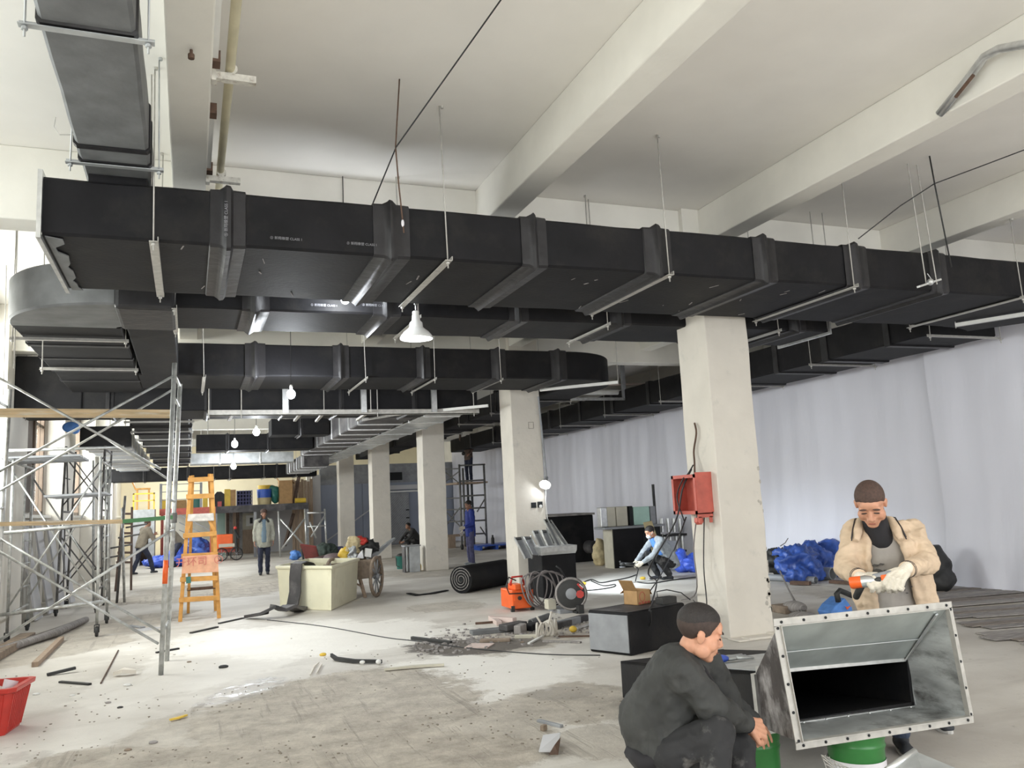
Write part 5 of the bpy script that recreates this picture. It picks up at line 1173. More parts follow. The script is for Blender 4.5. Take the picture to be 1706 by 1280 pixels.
for k in range(4): b.cap((pg.x+0.06, pg.y+.02*k, gz), (pg.x+0.17, pg.y-.03+.04*k, gz-.005), 0.012, 0.009)
b.ell((pg.x+.03, pg.y+.03, gz), (.06, .05, .018)); part('fingers', b, 'galvanised_dull', t, smooth=True)
part('cuff', MB().ell((pg.x-.05, pg.y+.02, gz+.005), (.06, .05, .025)), 'bright_blue', t, smooth=True)
# buckets
def bucket(label, c, r, h, band=None):
    t = thing('paint_bucket', label, 'bucket', c); c = V(c)
    part('body', MB().lathe([(r*.9, 0), (r*.93, h*.3), (r*.95, h*.31), (r*.97, h*.7), (r*1.0, h*.72), (r*1.02, h*.76), (r*.99, h*.78), (r*1.0, h*.84), (r*1.03, h*.86), (r*1.04, h), (r*.96, h), (r*.93, h*.1)], c, 32, caps=False), 'green_plastic', t, smooth='auto')
    part('lid', MB().lathe([(r*.97, h*.97), (r*.97, h*.985), (0.01, h*.985)], c, 32), 'green_plastic', t, smooth='auto')
    if band:
        part('label_band', MB().lathe([(r*.975, h*.40), (r*.99, h*.56)], c, 32, caps=False), 'label_white', t, smooth=True)
        part('label_line', MB().lathe([(r*.975, h*.375), (r*.98, h*.40)], c, 32, caps=False), 'print_navy', t, smooth=True)
        text('ON AREA CODE', 0.024, c+V((-r*.53, -r*.86, h*.475)), (.85, -.53, 0), (0, 0, 1), 'print_navy', t)
    return t
bucket('green paint bucket with a white label band under the middle of the hopper', (3.36, 3.70, 0), 0.15, 0.365, True)
bucket('green paint bucket under the left end of the hopper by the squatting worker', (2.92, 3.98, 0), 0.13, 0.35)
# sheet corner and mesh at the bottom edge
t = thing('metal_sheet', 'corner of a bare metal sheet with a folded lip at the bottom edge', 'sheet', (3.45, 3.0, 0))
q = [U(1478, 1284, 4.35), U(1525, 1252, 4.45), U(1640, 1300, 4.3), U(1560, 1340, 4.1)]
part('face', MB().prism(q, (0.0, 0.004, -0.004)), 'galvanised_dull', t); part('lip', MB().tube(q[0], q[1], 0.016, n=10), 'bright_zinc', t, smooth=True)
part('support', MB().bar((q[2]+q[3])/2, V(((q[2]+q[3])/2).xy.to_3d()), .05, .05), 'galvanised_dull', t)
t = thing('wire_mesh', 'crumpled scrap of wire mesh in front of the labelled green bucket', 'mesh', (3.1, 3.2, 0))
o = U(1368, 1258, 4.75); ux = U(1425, 1285, 4.7)-o; uy = U(1385, 1300, 4.55)-o
for k in range(9):
    s = MB(); s.path([o+ux*(k/8)+uy*u+V((0, 0, .01*math.sin(9*u+k))) for u in (0, .33, .66, 1)], .0022, 4); part('wire', s, 'hanger_steel', t)
    s = MB(); s.path([o+uy*(k/8)+ux*u+V((0, 0, .01*math.sin(9*u+k))) for u in (0, .33, .66, 1)], .0022, 4); part('wire', s, 'hanger_steel', t)

# ---------------------------------------------------------------- along the sheeted wall
def bag(label, items, vox, m, seed, amp, name='tarp_bundle', cat='tarp'):
    b = MB()
    for c, r in items: b.ell(c, r)
    return skin_solo(name, label, cat, b, vox, m, 1, (amp, 4.5, seed))
g = lambda px, py, z: G(px, py, 0)+V((0, 0, z))
bag('crumpled blue tarpaulin heap right of the first column', [(PY(1330, 938, 12.2), (.42, .3, .30)), (PY(1345, 952, 12.0), (.30, .25, .22)), (PY(1318, 925, 12.4), (.35, .25, .14)), (PY(1352, 918, 12.5), (.2, .2, .16)), (PY(1365, 940, 12.3), (.25, .25, .3)), (PY(1332, 960, 11.9), (.28, .2, .12))], .03, 'blue_tarp', 3, .10)
bag('smooth rounded blue tarpaulin bundle just behind the beige jacketed worker', [(PY(1385, 930, 12.5), (.34, .35, .36)), (PY(1375, 945, 12.4), (.25, .3, .3))], .035, 'blue_tarp', 5, .035)
bag('dark scrap heap showing from under the blue tarpaulin', [(PY(1298, 935, 12.6), (.25, .25, .22)), (PY(1310, 945, 12.5), (.25, .25, .15))], .03, 'rubber', 6, .10, 'scrap_heap', 'scrap')
bag('black sack against the sheeted wall behind the worker at the right', [(PY(1556, 940, 9.6), (.26, .25, .30)), ((PY(1560, 950, 9.5).x, 9.5, .18), (.26, .25, .2))], .03, 'rubber', 7, .03, 'black_sack', 'bag')
for i, (x0, y0, x1, y1, r, m, lab) in enumerate(((1282, 968, 1360, 973, .06, 'tin_grey', 'dusty grey pipe lying under the tarpaulin, farthest left'), (1355, 965, 1389, 967, .11, 'galvanised_dull', 'short open grey duct pipe lying by the blue tarpaulin'))):
    a, b_ = G(x0, y0), G(x1, y1); a.z = b_.z = r
    d = (b_-a).normalized(); solo('duct_pipe', lab, 'pipe', MB().lathe([(r, 0), (r, (b_-a).length), (r*.9, (b_-a).length), (r*.88, (b_-a).length-.25), (0.01, (b_-a).length-.26)], a, 18, axis=d), m, smooth='auto')
solo('plank', 'reddish board lying behind the worker at the right', 'board', MB().bar(G(1385, 972)+V((0, 0, .03)), G(1440, 976)+V((0, 0, .03)), .12, .05), 'rust')
solo('plank', 'rusty board end lying in front of the blue tarpaulin', 'board', MB().bar(G(1318, 975)+V((0, 0, .04)), G(1350, 976)+V((0, 0, .04)), .1, .06), 'rust')
solo('wire_tail', 'stiff wire standing up out of the tarpaulin heap', 'wire', MB().path([PY(1300, 910, 12.6), PY(1308, 905, 12.6), PY(1313, 897, 12.6)], .008), 'cable_grey')
solo('steel_rods', 'small bundle of thin steel rods and rag on the floor right of the first column', 'rods', MB().tube(g(1335, 1030, .02), g(1303, 990, .35), .012).tube(g(1340, 1030, .02), g(1310, 1000, .25), .01).ell(g(1325, 1022, .08), (.12, .2, .08)).ell(g(1338, 1033, .05), (.15, .2, .05)), 'mat_grey', smooth='auto')
solo('floor_block', 'grey stone slab end on the floor behind the first column', 'slab', MB().bar(g(1296, 1022, .05), g(1332, 1018, .05), .3, .1), 'mud_brown', bevel=.01)
t = thing('tool_bag', 'blue tool bag with a black handle and an orange tick mark behind the worker', 'bag', g(1400, 1032, 0))
c = PY(1403, 1012, 8.2)
c2 = V((c.x, c.y, 0))
part('body', MB().prism([PY(1384, 1022, 8.2), PY(1390, 1034, 8.2), PY(1425, 1034, 8.2), PY(1420, 1012, 8.2), PY(1408, 996, 8.2), PY(1392, 1010, 8.2)], (.05, .3, 0)), 'sky_blue', t, bevel=.02)
part('lower_body', MB().bx(PY(1390, 1034, 8.2).x, PY(1425, 1034, 8.2).x+.05, 8.2, 8.5, 0, PY(1400, 1033, 8.2).z), 'sky_blue', t)
part('handle', MB().path([PY(1397, 1003, 8.2), PY(1394, 990, 8.2), PY(1399, 984, 8.2), PY(1420, 993, 8.2)], .035), 'rubber', t, smooth=True)
part('tick_mark', MB().prism([PY(1408, 1010, 8.17), PY(1411, 1016, 8.17), PY(1417, 1009, 8.17), PY(1411, 1012, 8.17)], (0, -.008, 0)), 'orange_paint', t)
mat('strip_brown', (0.25, 0.215, 0.19), 0.85, var=0.3, scale=5, stretch=(1, 9, 1)); mat('strip_grey', (0.36, 0.335, 0.32), 0.85, var=0.25, scale=5, stretch=(1, 9, 1))
# stack of dark flat strips on the floor at the right edge
rr = random.Random(9); k = 0
for i in range(22):
    x0 = 6.6+rr.uniform(-.1, .5)+0.12*i; y = 6.0+0.21*i+rr.uniform(-.06, .06); l = rr.uniform(2.0, 3.0)
    lab = '%s flat strip from the front, spread on the floor at right' % (ORD[i] if i < 20 else ('twenty-first', 'twenty-second')[i-20])
    solo('flat_strip', lab, 'strip', MB().bar((x0+.9, y, .012+.003*(i % 3)), (x0+.9+l, y-.5+rr.uniform(-.12, .12), .012+.003*(i % 3)), rr.uniform(.15, .27), .010), ('mat_grey', 'strip_brown', 'mat_grey', 'strip_grey')[i % 4], group='flat strips spread on the floor at the right')
# stacked duct pieces by the wall, centre
t = thing('duct_piece', 'big plain black duct box standing against the sheeted wall', 'duct', (9.3, 20.3, 0))
a, b_ = G(912, 943), G(985, 936); zt = PY(945, 860, 19.7).z
part('body', MB().bx(8.6, 9.95, 19.7, 20.9, 0, zt), 'black_foam', t, bevel=.03); part('top_edge', MB().bx(8.55, 9.98, 19.66, 20.9, zt, zt+.05), 'mat_grey', t)
part('spout', MB().lathe([(.17, 0), (.16, .3)], (9.75, 19.7, .38), 14, axis=(.2, -1, 0)), 'dusty_black', t, smooth='auto')
bag('yellowish sack leaning against the lower stacked ducts', [(PY(1000, 928, 18.3), (.2, .2, .22)), (PY(998, 913, 18.4), (.14, .14, .24))], .04, 'straw_bag', 11, .05, 'sack', 'bag')
t = thing('duct_piece', 'lower black duct box with a beige cut end under the stacked ducts', 'duct', (9.5, 17.6, 0))
zt = PY(1020, 882, 17.3).z
part('body', MB().bx(9.2, 10.0, 17.25, 17.72, 0, zt), 'black_foam', t, bevel=.01); part('cut_end', MB().bx(9.185, 9.198, 17.27, 17.72, 0, zt), 'cream_panel', t); part('opening', MB().bx(10.03, 10.5, 17.3, 17.72, 0, zt), 'dark_void', t); part('lid', MB().bx(8.98, 10.58, 17.2, 17.78, zt, zt+.05), 'tin_grey', t)
z2 = zt+.055; zt2 = PY(1020, 845, 17.4).z
for i, (x0, x1, m, lab) in enumerate(((1001, 1012, 'bright_zinc', 'bright end strip of the stacked ducts'), (1012, 1026, 'cream_panel', 'left cream duct panel stacked on the lower black box'), (1027, 1046, 'cream_panel', 'second cream duct panel stacked on the lower black box'), (1049, 1055, 'dark_void', 'narrow dark panel stacked on the lower black box'), (1056, 1083, 'mint_panel', 'shiny pale green panel stacked on the lower black box'), (1084, 1093, 'tin_grey', 'grey panel at the right of the stacked panels'))):
    xa, xb = PY(x0, 860, 17.4).x, PY(x1, 860, 17.4).x; solo('stacked_duct', lab, 'duct', MB().bx(xa, xb-.004, 17.4, 17.6, z2, zt2-.03*(i > 3)), m, bevel=.012)
solo('beige_board', 'beige board leaning behind the masked worker', 'board', MB().prism([PY(1072, 871, 16.4), PY(1086, 868, 16.4), (PY(1112, 940, 16.2).x, 16.2, 0), (PY(1095, 940, 16.2).x, 16.2, 0)], (.02, .06, 0)), 'beige_board', bevel=.005)
solo('grey_sheet', 'pale grey square metal sheet standing behind the masked worker', 'sheet', MB().prism([PY(1090, 902, 15.6), PY(1128, 901, 15.6), (PY(1124, 940, 15.6).x, 15.6, 0), (PY(1092, 938, 15.6).x, 15.6, 0)], (.03, .06, 0)), 'tin_grey')
for r_ in range(2):
    for i in range(6):
        px = 1103+10*i+(4 if r_ else 0); yb = 17.6; pt_, pb_ = PY(px, (864 if r_ == 0 else 890), yb), PY(px+1, (887 if r_ == 0 else 915), yb)
        solo('steel_pipe', '%s shiny upright duct pipe from the left in the %s row by the wall' % (ORD[i], 'upper' if r_ == 0 else 'lower'), 'pipe', MB().lathe([(.05, 0), (.05, pt_.z-pb_.z)], pb_, 14), 'bright_zinc', smooth='auto', group='shiny duct pipes racked by the sheeted wall')
t = thing('pipe_rack', 'dark frame holding the shiny duct pipes by the wall', 'rack', (11, 17.7, 0))
xa, xb = PY(1100, 888, 17.7).x, PY(1172, 888, 17.7).x
for z in (PY(1130, 889, 17.65).z, PY(1130, 916, 17.65).z): part('shelf', MB().bx(xa, xb, 17.45, 17.95, z-.05, z), 'rubber', t)
for x in (xa, (xa+xb)/2, xb): part('post', MB().bx(x, x+.05, 17.9, 17.95, 0, 1.9), 'rubber', t)
bag('bright blue plastic sack right of the masked worker', [(PY(1137, 938, 15.2), (.2, .2, .2)), (PY(1133, 928, 15.3), (.12, .15, .2))], .03, 'bright_blue', 12, .05, 'plastic_sack', 'bag')
bag('second bright blue plastic sack half hidden by the first column', [(PY(1156, 938, 15.0), (.25, .2, .2))], .03, 'bright_blue', 14, .05, 'plastic_sack', 'bag')
# floor cables
cable('thin black cable lying across the lit floor toward the masked worker', [G(968, 972, .01), G(985, 966, .01), G(1000, 971, .01), G(1020, 968, .01), G(1045, 963, .01), G(1060, 958, .01)], .012)
cable('second thin black cable looped on the lit floor', [G(968, 985, .01), G(1000, 982, .01), G(1022, 978, .01), G(1024, 974, .01), G(1005, 976, .01), G(985, 968, .01)], .010)
cable('black cable running from the masked worker behind the duct piece', [G(1062, 970, .01), G(1085, 972, .01), G(1125, 966, .01), G(1160, 962, .01)], .012)
cable('thin dark wire across the floor from the tub to the debris pile', [G(445, 1033, .006), G(540, 1044, .006), G(640, 1062, .006), G(690, 1068, .006), G(780, 1080, .006), G(900, 1090, .006), G(1000, 1092, .006)], .006)
solo('yellow_plug', 'small yellow plug on the lit floor', 'plug', MB().ell(G(972, 975)+V((0, 0, .03)), (.06, .06, .03)), 'yellow_paint', smooth=True)
solo('yellow_plug', 'small yellow tool by the masked worker on the floor', 'plug', MB().ell(G(1071, 966)+V((0, 0, .03)), (.06, .05, .03)), 'yellow_paint', smooth=True)
# between the columns
t = thing('bucket', 'dark green plastic bucket left of the third column', 'bucket', G(669, 950))
c = G(669, 948); part('body', MB().lathe([(.12, 0), (.15, .32), (.16, .34), (.14, .34), (.11, .03)], c, 20), 'teal_plastic', t, smooth='auto'); part('top', MB().ell(c+V((0, 0, .34)), (.13, .13, .07)), 'rubber', t, smooth=True); part('handle', MB().path([c+V((-.15, -.02, .3)), c+V((-.17, -.15, .1)), c+V((-.1, -.2, .06))], .012), 'rubber', t)
t = thing('metal_cabinet', 'small dusty metal cabinet standing against the third column', 'cabinet', G(690, 952))
c = G(683, 954); part('body', MB().bx(c.x, c.x+.28, c.y, c.y+.35, 0, .66), 'galvanised_dull', t, bevel=.01); part('top', MB().bx(c.x-.12, c.x+.3, c.y-.02, c.y+.36, .64, .67), 'tin_grey', t); part('side', MB().bx(c.x-.12, c.x-.09, c.y, c.y+.3, 0, .64), 'dusty_black', t)
bag('small orange-yellow bag at the foot of the third column', [(G(697, 952)+V((0, 0, .1)), (.08, .08, .13))], .02, 'yellow_paint', 2, .02, 'small_bag', 'bag')
t = thing('pallet', 'blue plastic pallet lying beyond the blue-jacketed worker', 'pallet', G(815, 912))
a = G(795, 918); part('deck', MB().bx(a.x, a.x+1.5, a.y, a.y+1.2, .13, .17), 'blue_plastic', t)
for k in range(3): part('runner', MB().bx(a.x+.1+.6*k, a.x+.2+.6*k, a.y, a.y+1.2, 0, .13), 'blue_plastic', t)
solo('dark_bottle', 'small dark bottle standing on the blue pallet', 'bottle', MB().lathe([(.06, 0), (.06, .2), (.03, .26), (.03, .32)], (PY(821, 903, a.y+.5).x, a.y+.5, .17), 12), 'rubber', smooth='auto')
# floor scraps in front
chunk('foam_offcut', 'thin black foam strip on the floor right of the ladder', 318, 1056, 362, 1046, .06, .02, 'rubber')
chunk('foam_offcut', 'second thin black foam strip nearer the tub', 365, 1040, 405, 1031, .05, .02, 'rubber')
chunk('foam_offcut', 'curved black foam offcut at the front left, upper one', 78, 1127, 126, 1120, .05, .03, 'rubber', tilt=.03)
chunk('foam_offcut', 'thin black foam offcut at the front left, lower one', 100, 1138, 150, 1142, .04, .02, 'rubber')
chunk('foam_offcut', 'small black strip lying behind the near scaffold post', 260, 1089, 298, 1082, .04, .02, 'rubber')
chunk('metal_strip', 'grey flat strip under the near scaffold brace', 215, 1044, 238, 1047, .08, .02, 'tin_grey')
chunk('paper_sheet', 'pale paper piece on the floor near the scaffold caster', 236, 1048, 256, 1049, .35, .006, 'partition_light')
ribbon('bent black hose on the floor in the middle foreground', [G(552, 1096, .03), G(560, 1102), G(590, 1106), G(636, 1107)], .045, 'rubber', 'hose', 'hose_offcut', th=.035)
solo('white_tape', 'small white tape ends on the bent black hose', 'tape', MB().ell(G(603, 1108)+V((0, -.02, .03)), (.03, .02, .02)).ell(G(630, 1108)+V((0, -.02, .035)), (.03, .025, .025)), 'white_paint', smooth=True)
solo('yellow_stopper', 'small yellow plastic cap left of the bent black hose', 'cap', MB().ell(G(538, 1093)+V((0, 0, .015)), (.04, .03, .02)), 'yellow_paint', smooth=True)
ribbon('long white wooden lath on the floor in the middle foreground', [G(640, 1119), G(690, 1114), G(740, 1111)], .075, 'cream_panel', 'lath', 'wood_lath', th=.02)
ribbon('small pale bent wire left of the black hose', [G(517, 1127), G(523, 1113), G(531, 1107)], .02, 'rope_white', 'wire', 'wire_offcut')
ribbon('second small pale bent wire left of the black hose', [G(527, 1125), G(533, 1113), G(536, 1109)], .02, 'rope_white', 'wire', 'wire_offcut')
ribbon('yellow plastic banana-shaped scrap at the left foreground', [G(283, 1203), G(296, 1200), G(311, 1195)], .04, 'yellow_paint', 'scrap', 'plastic_scrap')
ribbon('dusty glove-like rag on the floor left of the near scaffold post', [G(192, 1127), G(205, 1122, .03), G(226, 1124)], .12, 'column_paint', 'rag', 'dusty_rag', th=.04)
t = thing('paint_flake', 'curled flat metal flake with a dark underside at the bottom centre', 'scrap', G(917, 1245))
q = [G(898, 1259), G(930, 1259), G(934, 1228, .05), G(905, 1232, .02)]; part('face', MB().prism([p+V((0, 0, .02)) for p in q], (0, 0, .008)), 'partition_light', t); part('curl', MB().prism([G(915, 1258, .03), G(930, 1258, .03), G(934, 1230, .07), G(924, 1243, .06)], (0, 0, .006)), 'rust', t)
chunk('foam_offcut', 'small grey bracket scrap above the curled metal flake', 897, 1203, 936, 1213, .035, .02, 'tin_grey'); chunk('stone_chip', 'small stone chip above the curled metal flake', 903, 1217, 909, 1218, .05, .04, 'mud_brown')
for i, (px, py, r) in enumerate(((372, 1113, .04), (212, 1143, .03), (60, 1158, .025), (120, 1160, .02), (200, 1180, .02), (180, 1172, .02), (255, 1239, .025), (213, 1251, .02), (315, 1104, .02), (870, 1071, .02))):
    solo('stone_chip', ['dark crumpled foil chip right of the near scaffold post', 'white chip in the left foreground near the black offcuts', 'white chip just right of the red basket', 'white chip further right of the red basket', 'dark chip in the left foreground floor', 'grey chip in the left foreground floor', 'flat grey chip low in the left foreground', 'flat brown chip low in the left foreground', 'pebble beyond the near scaffold post', 'pebble in front of the debris pile'][i], 'chip', MB().ell(G(px, py)+V((0, 0, r*.3)), (r*1.4, r, r*.5), None, 7, 5), ['rubber', 'white_paint', 'white_paint', 'white_paint', 'rubber', 'mat_grey', 'mat_grey', 'mud_brown', 'mud_brown', 'mud_brown'][i])
solo('thin_rod', 'thin reddish rod lying in the left foreground', 'rod', MB().tube(G(168, 1140)+V((0, 0, .008)), G(197, 1085)+V((0, 0, .008)), .008), 'rust')
# red basket
t = thing('plastic_basket', 'red ribbed plastic basket at the left edge of the floor', 'basket', (-1.6, 8.2, 0))
c = V((-1.56, 8.12, 0)); rot = Matrix.Translation(c) @ Matrix.Rotation(-.15, 4, 'Z'); sx, sy, hz = .30, .24, .37
ringf = lambda k, z: [V((a*sx*k, b_*sy*k, z)) for a, b_ in ((-1, -.85), (-.85, -1), (.85, -1), (1, -.85), (1, .85), (.85, 1), (-.85, 1), (-1, .85))]
part('shell', MB(rot).loft([ringf(.80, 0), ringf(.98, hz*.8), ringf(1.0, hz), ringf(.97, hz), ringf(.78, .02)]), 'red_plastic', t); part('rim', MB(rot).loft([ringf(1.0, hz*.88), ringf(1.1, hz*.9), ringf(1.12, hz), ringf(1.0, hz)], caps=False), 'red_plastic', t, bevel=.006)
s = MB(rot)
for k in range(14):
    a = -.8+1.6*k/13; s.bar((a*sx*.82, -sy*.82, .02), (a*sx, -sy*1.0, hz*.86), .012, .014, (0, -1, 0))
for k in range(10):
    a = -.8+1.6*k/9; s.bar((sx*.82, a*sy*.82, .02), (sx*1.0, a*sy, hz*.86), .012, .014, (1, 0, 0))
part('ribs', s, 'red_plastic', t)
solo('plastic_cup', 'clear white plastic cup in the red basket', 'cup', MB().lathe([(.04, 0), (.055, .13)], c+V((.18, -.05, .27)), 14, axis=(.3, .2, 1)), 'label_white', smooth='auto')
bag('pink plastic wrapper in the red basket', [(c+V((0, 0, .3)), (.18, .15, .06))], .02, 'pink_sheet', 4, .02, 'wrapper', 'wrapper')

# ---------------------------------------------------------------- far end: storage platform and what is on it
t = thing('storage_platform', 'grey steel storage platform along the far wall with a red front edge at its left', 'platform', (1.6, 36, 0))
ZP = 2.0
part('deck', MB().bx(-1.0, 4.5, 34.0, 38.0, ZP-.06, ZP), 'tin_grey', t); part('edge_beam', MB().bx(1.0, 4.5, 33.96, 34.06, ZP-.26, ZP), 'dusty_black', t); part('edge_beam', MB().bx(-1.0, 1.0, 33.96, 34.06, ZP-.24, ZP+.0), 'red_paint', t, label='red painted front edge')
for x in (-.95, .95, 4.4, 2.4): part('post', MB().bx(x, x+.1, 34.0, 34.1, 0, ZP-.06), ('red_paint' if x < -.9 else 'tin_grey'), t)
for x in (-1.0, .42): part('rail_post', MB().bx(x, x+.09, 34.0, 34.09, ZP, ZP+.95), 'tin_grey', t)
for z in (.35, .65, .93): part('rail', MB().bx(-1.0, .5, 34.02, 34.07, ZP+z-.03, ZP+z), 'tin_grey', t)
for k in range(5): part('stair_rail', MB().bar((-.3+.0*k, 33.6, 1.75-.28*k), (1.1, 33.3, .95-.24*k+.0), .03, .03), 'tin_grey', t)
m_ = lambda px, py, y=34.5: PY(px, py, y)
def shelfbox(label, x0, x1, yt, yb, m, name='carton', y=34.6, d=.5, cat='box'):
    a, b_ = PY(x0, yb, y), PY(x1, yt, y); return solo(name, label, cat, MB().bx(a.x, b_.x, y, y+d, ZP+.004, max(b_.z, ZP+.15)), m, bevel=.01)
shelfbox('orange-yellow box on the platform behind the grey railing', 266, 279, 832, 846, 'yellow_paint')
shelfbox('long brown carton on the platform behind the grey railing', 286, 311, 833, 847, 'cardboard')
shelfbox('dark green crate on the platform behind the wooden ladder', 313, 336, 831, 845, 'teal_plastic')
shelfbox('bright yellow tin on the platform just right of the ladder', 338, 346, 829, 845, 'yellow_paint')
t = thing('crate', 'black arched plastic bin on the platform', 'bin', m_(366, 842)); a, b_ = m_(358, 842), m_(374, 819)
part('shell', MB().prism([(a.x, 34.6, ZP), (b_.x, 34.6, ZP), (b_.x, 34.6, b_.z-.1), (b_.x-.12, 34.6, b_.z), (a.x+.08, 34.6, b_.z), (a.x, 34.6, b_.z-.1)], (0, .5, 0)), 'rubber', t); part('red_cans', MB().bx(a.x+.1, a.x+.25, 34.52, 34.58, ZP, ZP+.2), 'red_plastic', t)
shelfbox('yellow faced carton standing on the platform', 374, 384, 815, 842, 'yellow_paint'); shelfbox('brown side carton standing beside the yellow faced one', 384, 393, 816, 842, 'cardboard')
t = thing('wire_crate', 'purple-grey wire crate stacked on the platform', 'crate', m_(408, 842)); a, b_ = m_(395, 842), m_(420, 817)
for k in range(6): x = a.x+(b_.x-a.x)*k/5; part('wire', MB().bx(x-.015, x+.015, 34.5, 34.53, ZP, b_.z), 'trouser_blue', t)
for k in range(5): z = ZP+.03+(b_.z-ZP-.05)*k/4; part('wire', MB().bx(a.x, b_.x, 34.49, 34.52, z-.015, z+.015), 'trouser_blue', t)
part('back', MB().bx(a.x, b_.x, 34.9, 34.95, ZP, b_.z), 'trouser_navy', t)
t = thing('plastic_drum', 'blue plastic tub with a yellow top stacked on a tan one on the platform', 'tub', m_(442, 838)); c = m_(442, 838); a, b_ = m_(430, 838), m_(455, 812); R = (b_.x-a.x)/2
part('lower', MB().lathe([(R*.9, 0), (R, .28)], (c.x, 34.9, ZP), 18), 'beige_board', t, smooth='auto'); part('middle', MB().lathe([(R*.95, .28), (R*1.02, .62)], (c.x, 34.9, ZP), 18), 'blue_plastic', t, smooth='auto'); part('top', MB().lathe([(R*.85, .62), (R*.9, .78)], (c.x, 34.9, ZP), 18), 'yellow_paint', t, smooth='auto')
bag('dark green bag on the platform between the drum and tall carton', [((m_(460, 830).x, 34.9, ZP+.4), (.2, .2, .38)), ((m_(453, 815).x, 34.9, ZP+.65), (.25, .2, .12))], .05, 'teal_plastic', 3, .04, 'refuse_bag', 'bag')
a, b_ = m_(466, 838), m_(488, 800)
t, Mx = carton('tall brown cardboard carton with open flaps on the platform', V(((a.x+b_.x)/2, 34.9, ZP+.003)), b_.x-a.x, .5, b_.z-ZP, 0)
solo('dark_board', 'dark brown board leaning at the right end of the platform', 'board', MB().bar((m_(491, 838).x, 34.7, ZP), (m_(500, 793).x, 34.9, m_(500, 793).z), .15, .05), 'dark_wood')
solo('yellow_roll', 'yellow roll lying at the right end of the platform', 'roll', MB().lathe([(.1, 0), (.1, .42)], (m_(491, 833).x, 34.4, ZP+.1), 14, axis=(1, 0, 0)), 'yellow_paint', smooth='auto')
# under the platform
solo('mint_door', 'pale green flush door leaf under the platform', 'door', MB().bx(PY(360, 860, 36.5).x, PY(375, 860, 36.5).x, 36.5, 36.6, 0, 1.75), 'mint_panel')
structure('wall_under_platform', 'cream partition wall under the storage platform', MB().bx(-1.0, 2.0, 37.6, 37.7, 0, 1.9), 'beam_paint')
structure('wall_grey', 'grey partition wall under the platform behind the walking person', MB().bx(2.0, 4.6, 37.6, 37.7, 0, 1.9), 'partition_light')
for i in range(5):
    x = PY(377+5.5*i, 860, 36.3).x; solo('dark_plank', '%s dark upright plank from the left under the platform' % ORD[i], 'plank', MB().bx(x, x+.12, 36.3, 36.4, 0, 1.85), ('dark_wood', 'scaffold_dark', 'plank_brown')[i % 3])
t = thing('wooden_door', 'old grey door with a small notice under the platform', 'door', (2.4, 37.5, 0)); a = PY(404, 860, 37.4); b_ = PY(428, 860, 37.4)
part('leaf', MB().bx(a.x, b_.x, 37.45, 37.55, 0, 1.7), 'cream_panel', t); part('lower_leaf', MB().bx(a.x, b_.x+.1, 37.4, 37.46, 0, 1.0), 'plank_brown', t); part('notice', MB().bx(a.x+.15, b_.x-.1, 37.42, 37.45, 1.15, 1.6), 'white_paint', t); part('notice_print', MB().bx(a.x+.3, a.x+.42, 37.405, 37.42, 1.25, 1.5), 'rubber', t)
for i in range(7):
    p = PY(487+5*i, 850, 35.6); solo('upright_plank', '%s tall pale plank from the left standing at the end of the platform' % ORD[i], 'plank', MB().bx(p.x, p.x+.11, 35.6+.03*(i % 2), 35.68, 0, 3.0-.05*(i % 3)), 'plank_brown')
solo('brown_post', 'dark reddish post leaning under the right end of the platform', 'post', MB().bar(PY(474, 910, 34.9), PY(489, 856, 35.2), .12, .08), 'dark_wood')
# red motor tricycle
t = thing('motor_tricycle', 'red and orange motor tricycle parked far back under the platform', 'tricycle', (1.4, 32, 0)); yy = 32.4
a = PY(362, 918, yy); b_ = PY(389, 901, yy)
part('cargo_box', MB().bx(a.x, PY(388, 918, yy).x, yy, yy+1.0, .45, .95), 'orange_paint', t, bevel=.02); part('tail_panel', MB().bx(a.x+.05, a.x+.6, yy-.02, yy, .5, .62), 'cream_panel', t); part('post', MB().bx(PY(350, 900, yy).x, PY(356, 900, yy).x, yy+.2, yy+.3, .2, 1.7), 'red_paint', t)
part('chassis', MB().bx(a.x-.1, PY(396, 918, yy).x, yy+.2, yy+.8, .3, .45), 'red_paint', t)
for px, py in ((369, 929), (394, 928)): c = PY(px, py, yy-.05); c.z = .24; wheel(c, .24, V((.25, -.95, 0)).normalized(), 'tin_grey', t, 'rubber', 8, .05)
part('front_fork', MB().tube((PY(394, 915, yy).x, yy, .3), (PY(392, 888, yy).x, yy, 1.15), .05).tube((PY(390, 890, yy).x, yy, 1.1), (PY(398, 905, yy).x, yy, .8), .06), 'rubber', t); part('tail_light', MB().ell((PY(392, 889, yy).x, yy-.05, 1.18), .06), 'red_plastic', t)
bag('heap of dark blue tarpaulin under the platform stairs', [((PY(326, 915, 33).x, 33.2, .45), (.55, .4, .45)), ((PY(335, 925, 33).x, 33, .3), (.4, .4, .3))], .07, 'blue_tarp', 6, .10)
bag('low blue tarpaulin heap on the floor behind the near scaffold post', [((PY(283, 935, 31).x, 31, .2), (.9, .5, .2)), ((PY(300, 925, 31).x, 31, .35), (.4, .4, .35))], .07, 'bright_blue', 7, .10)
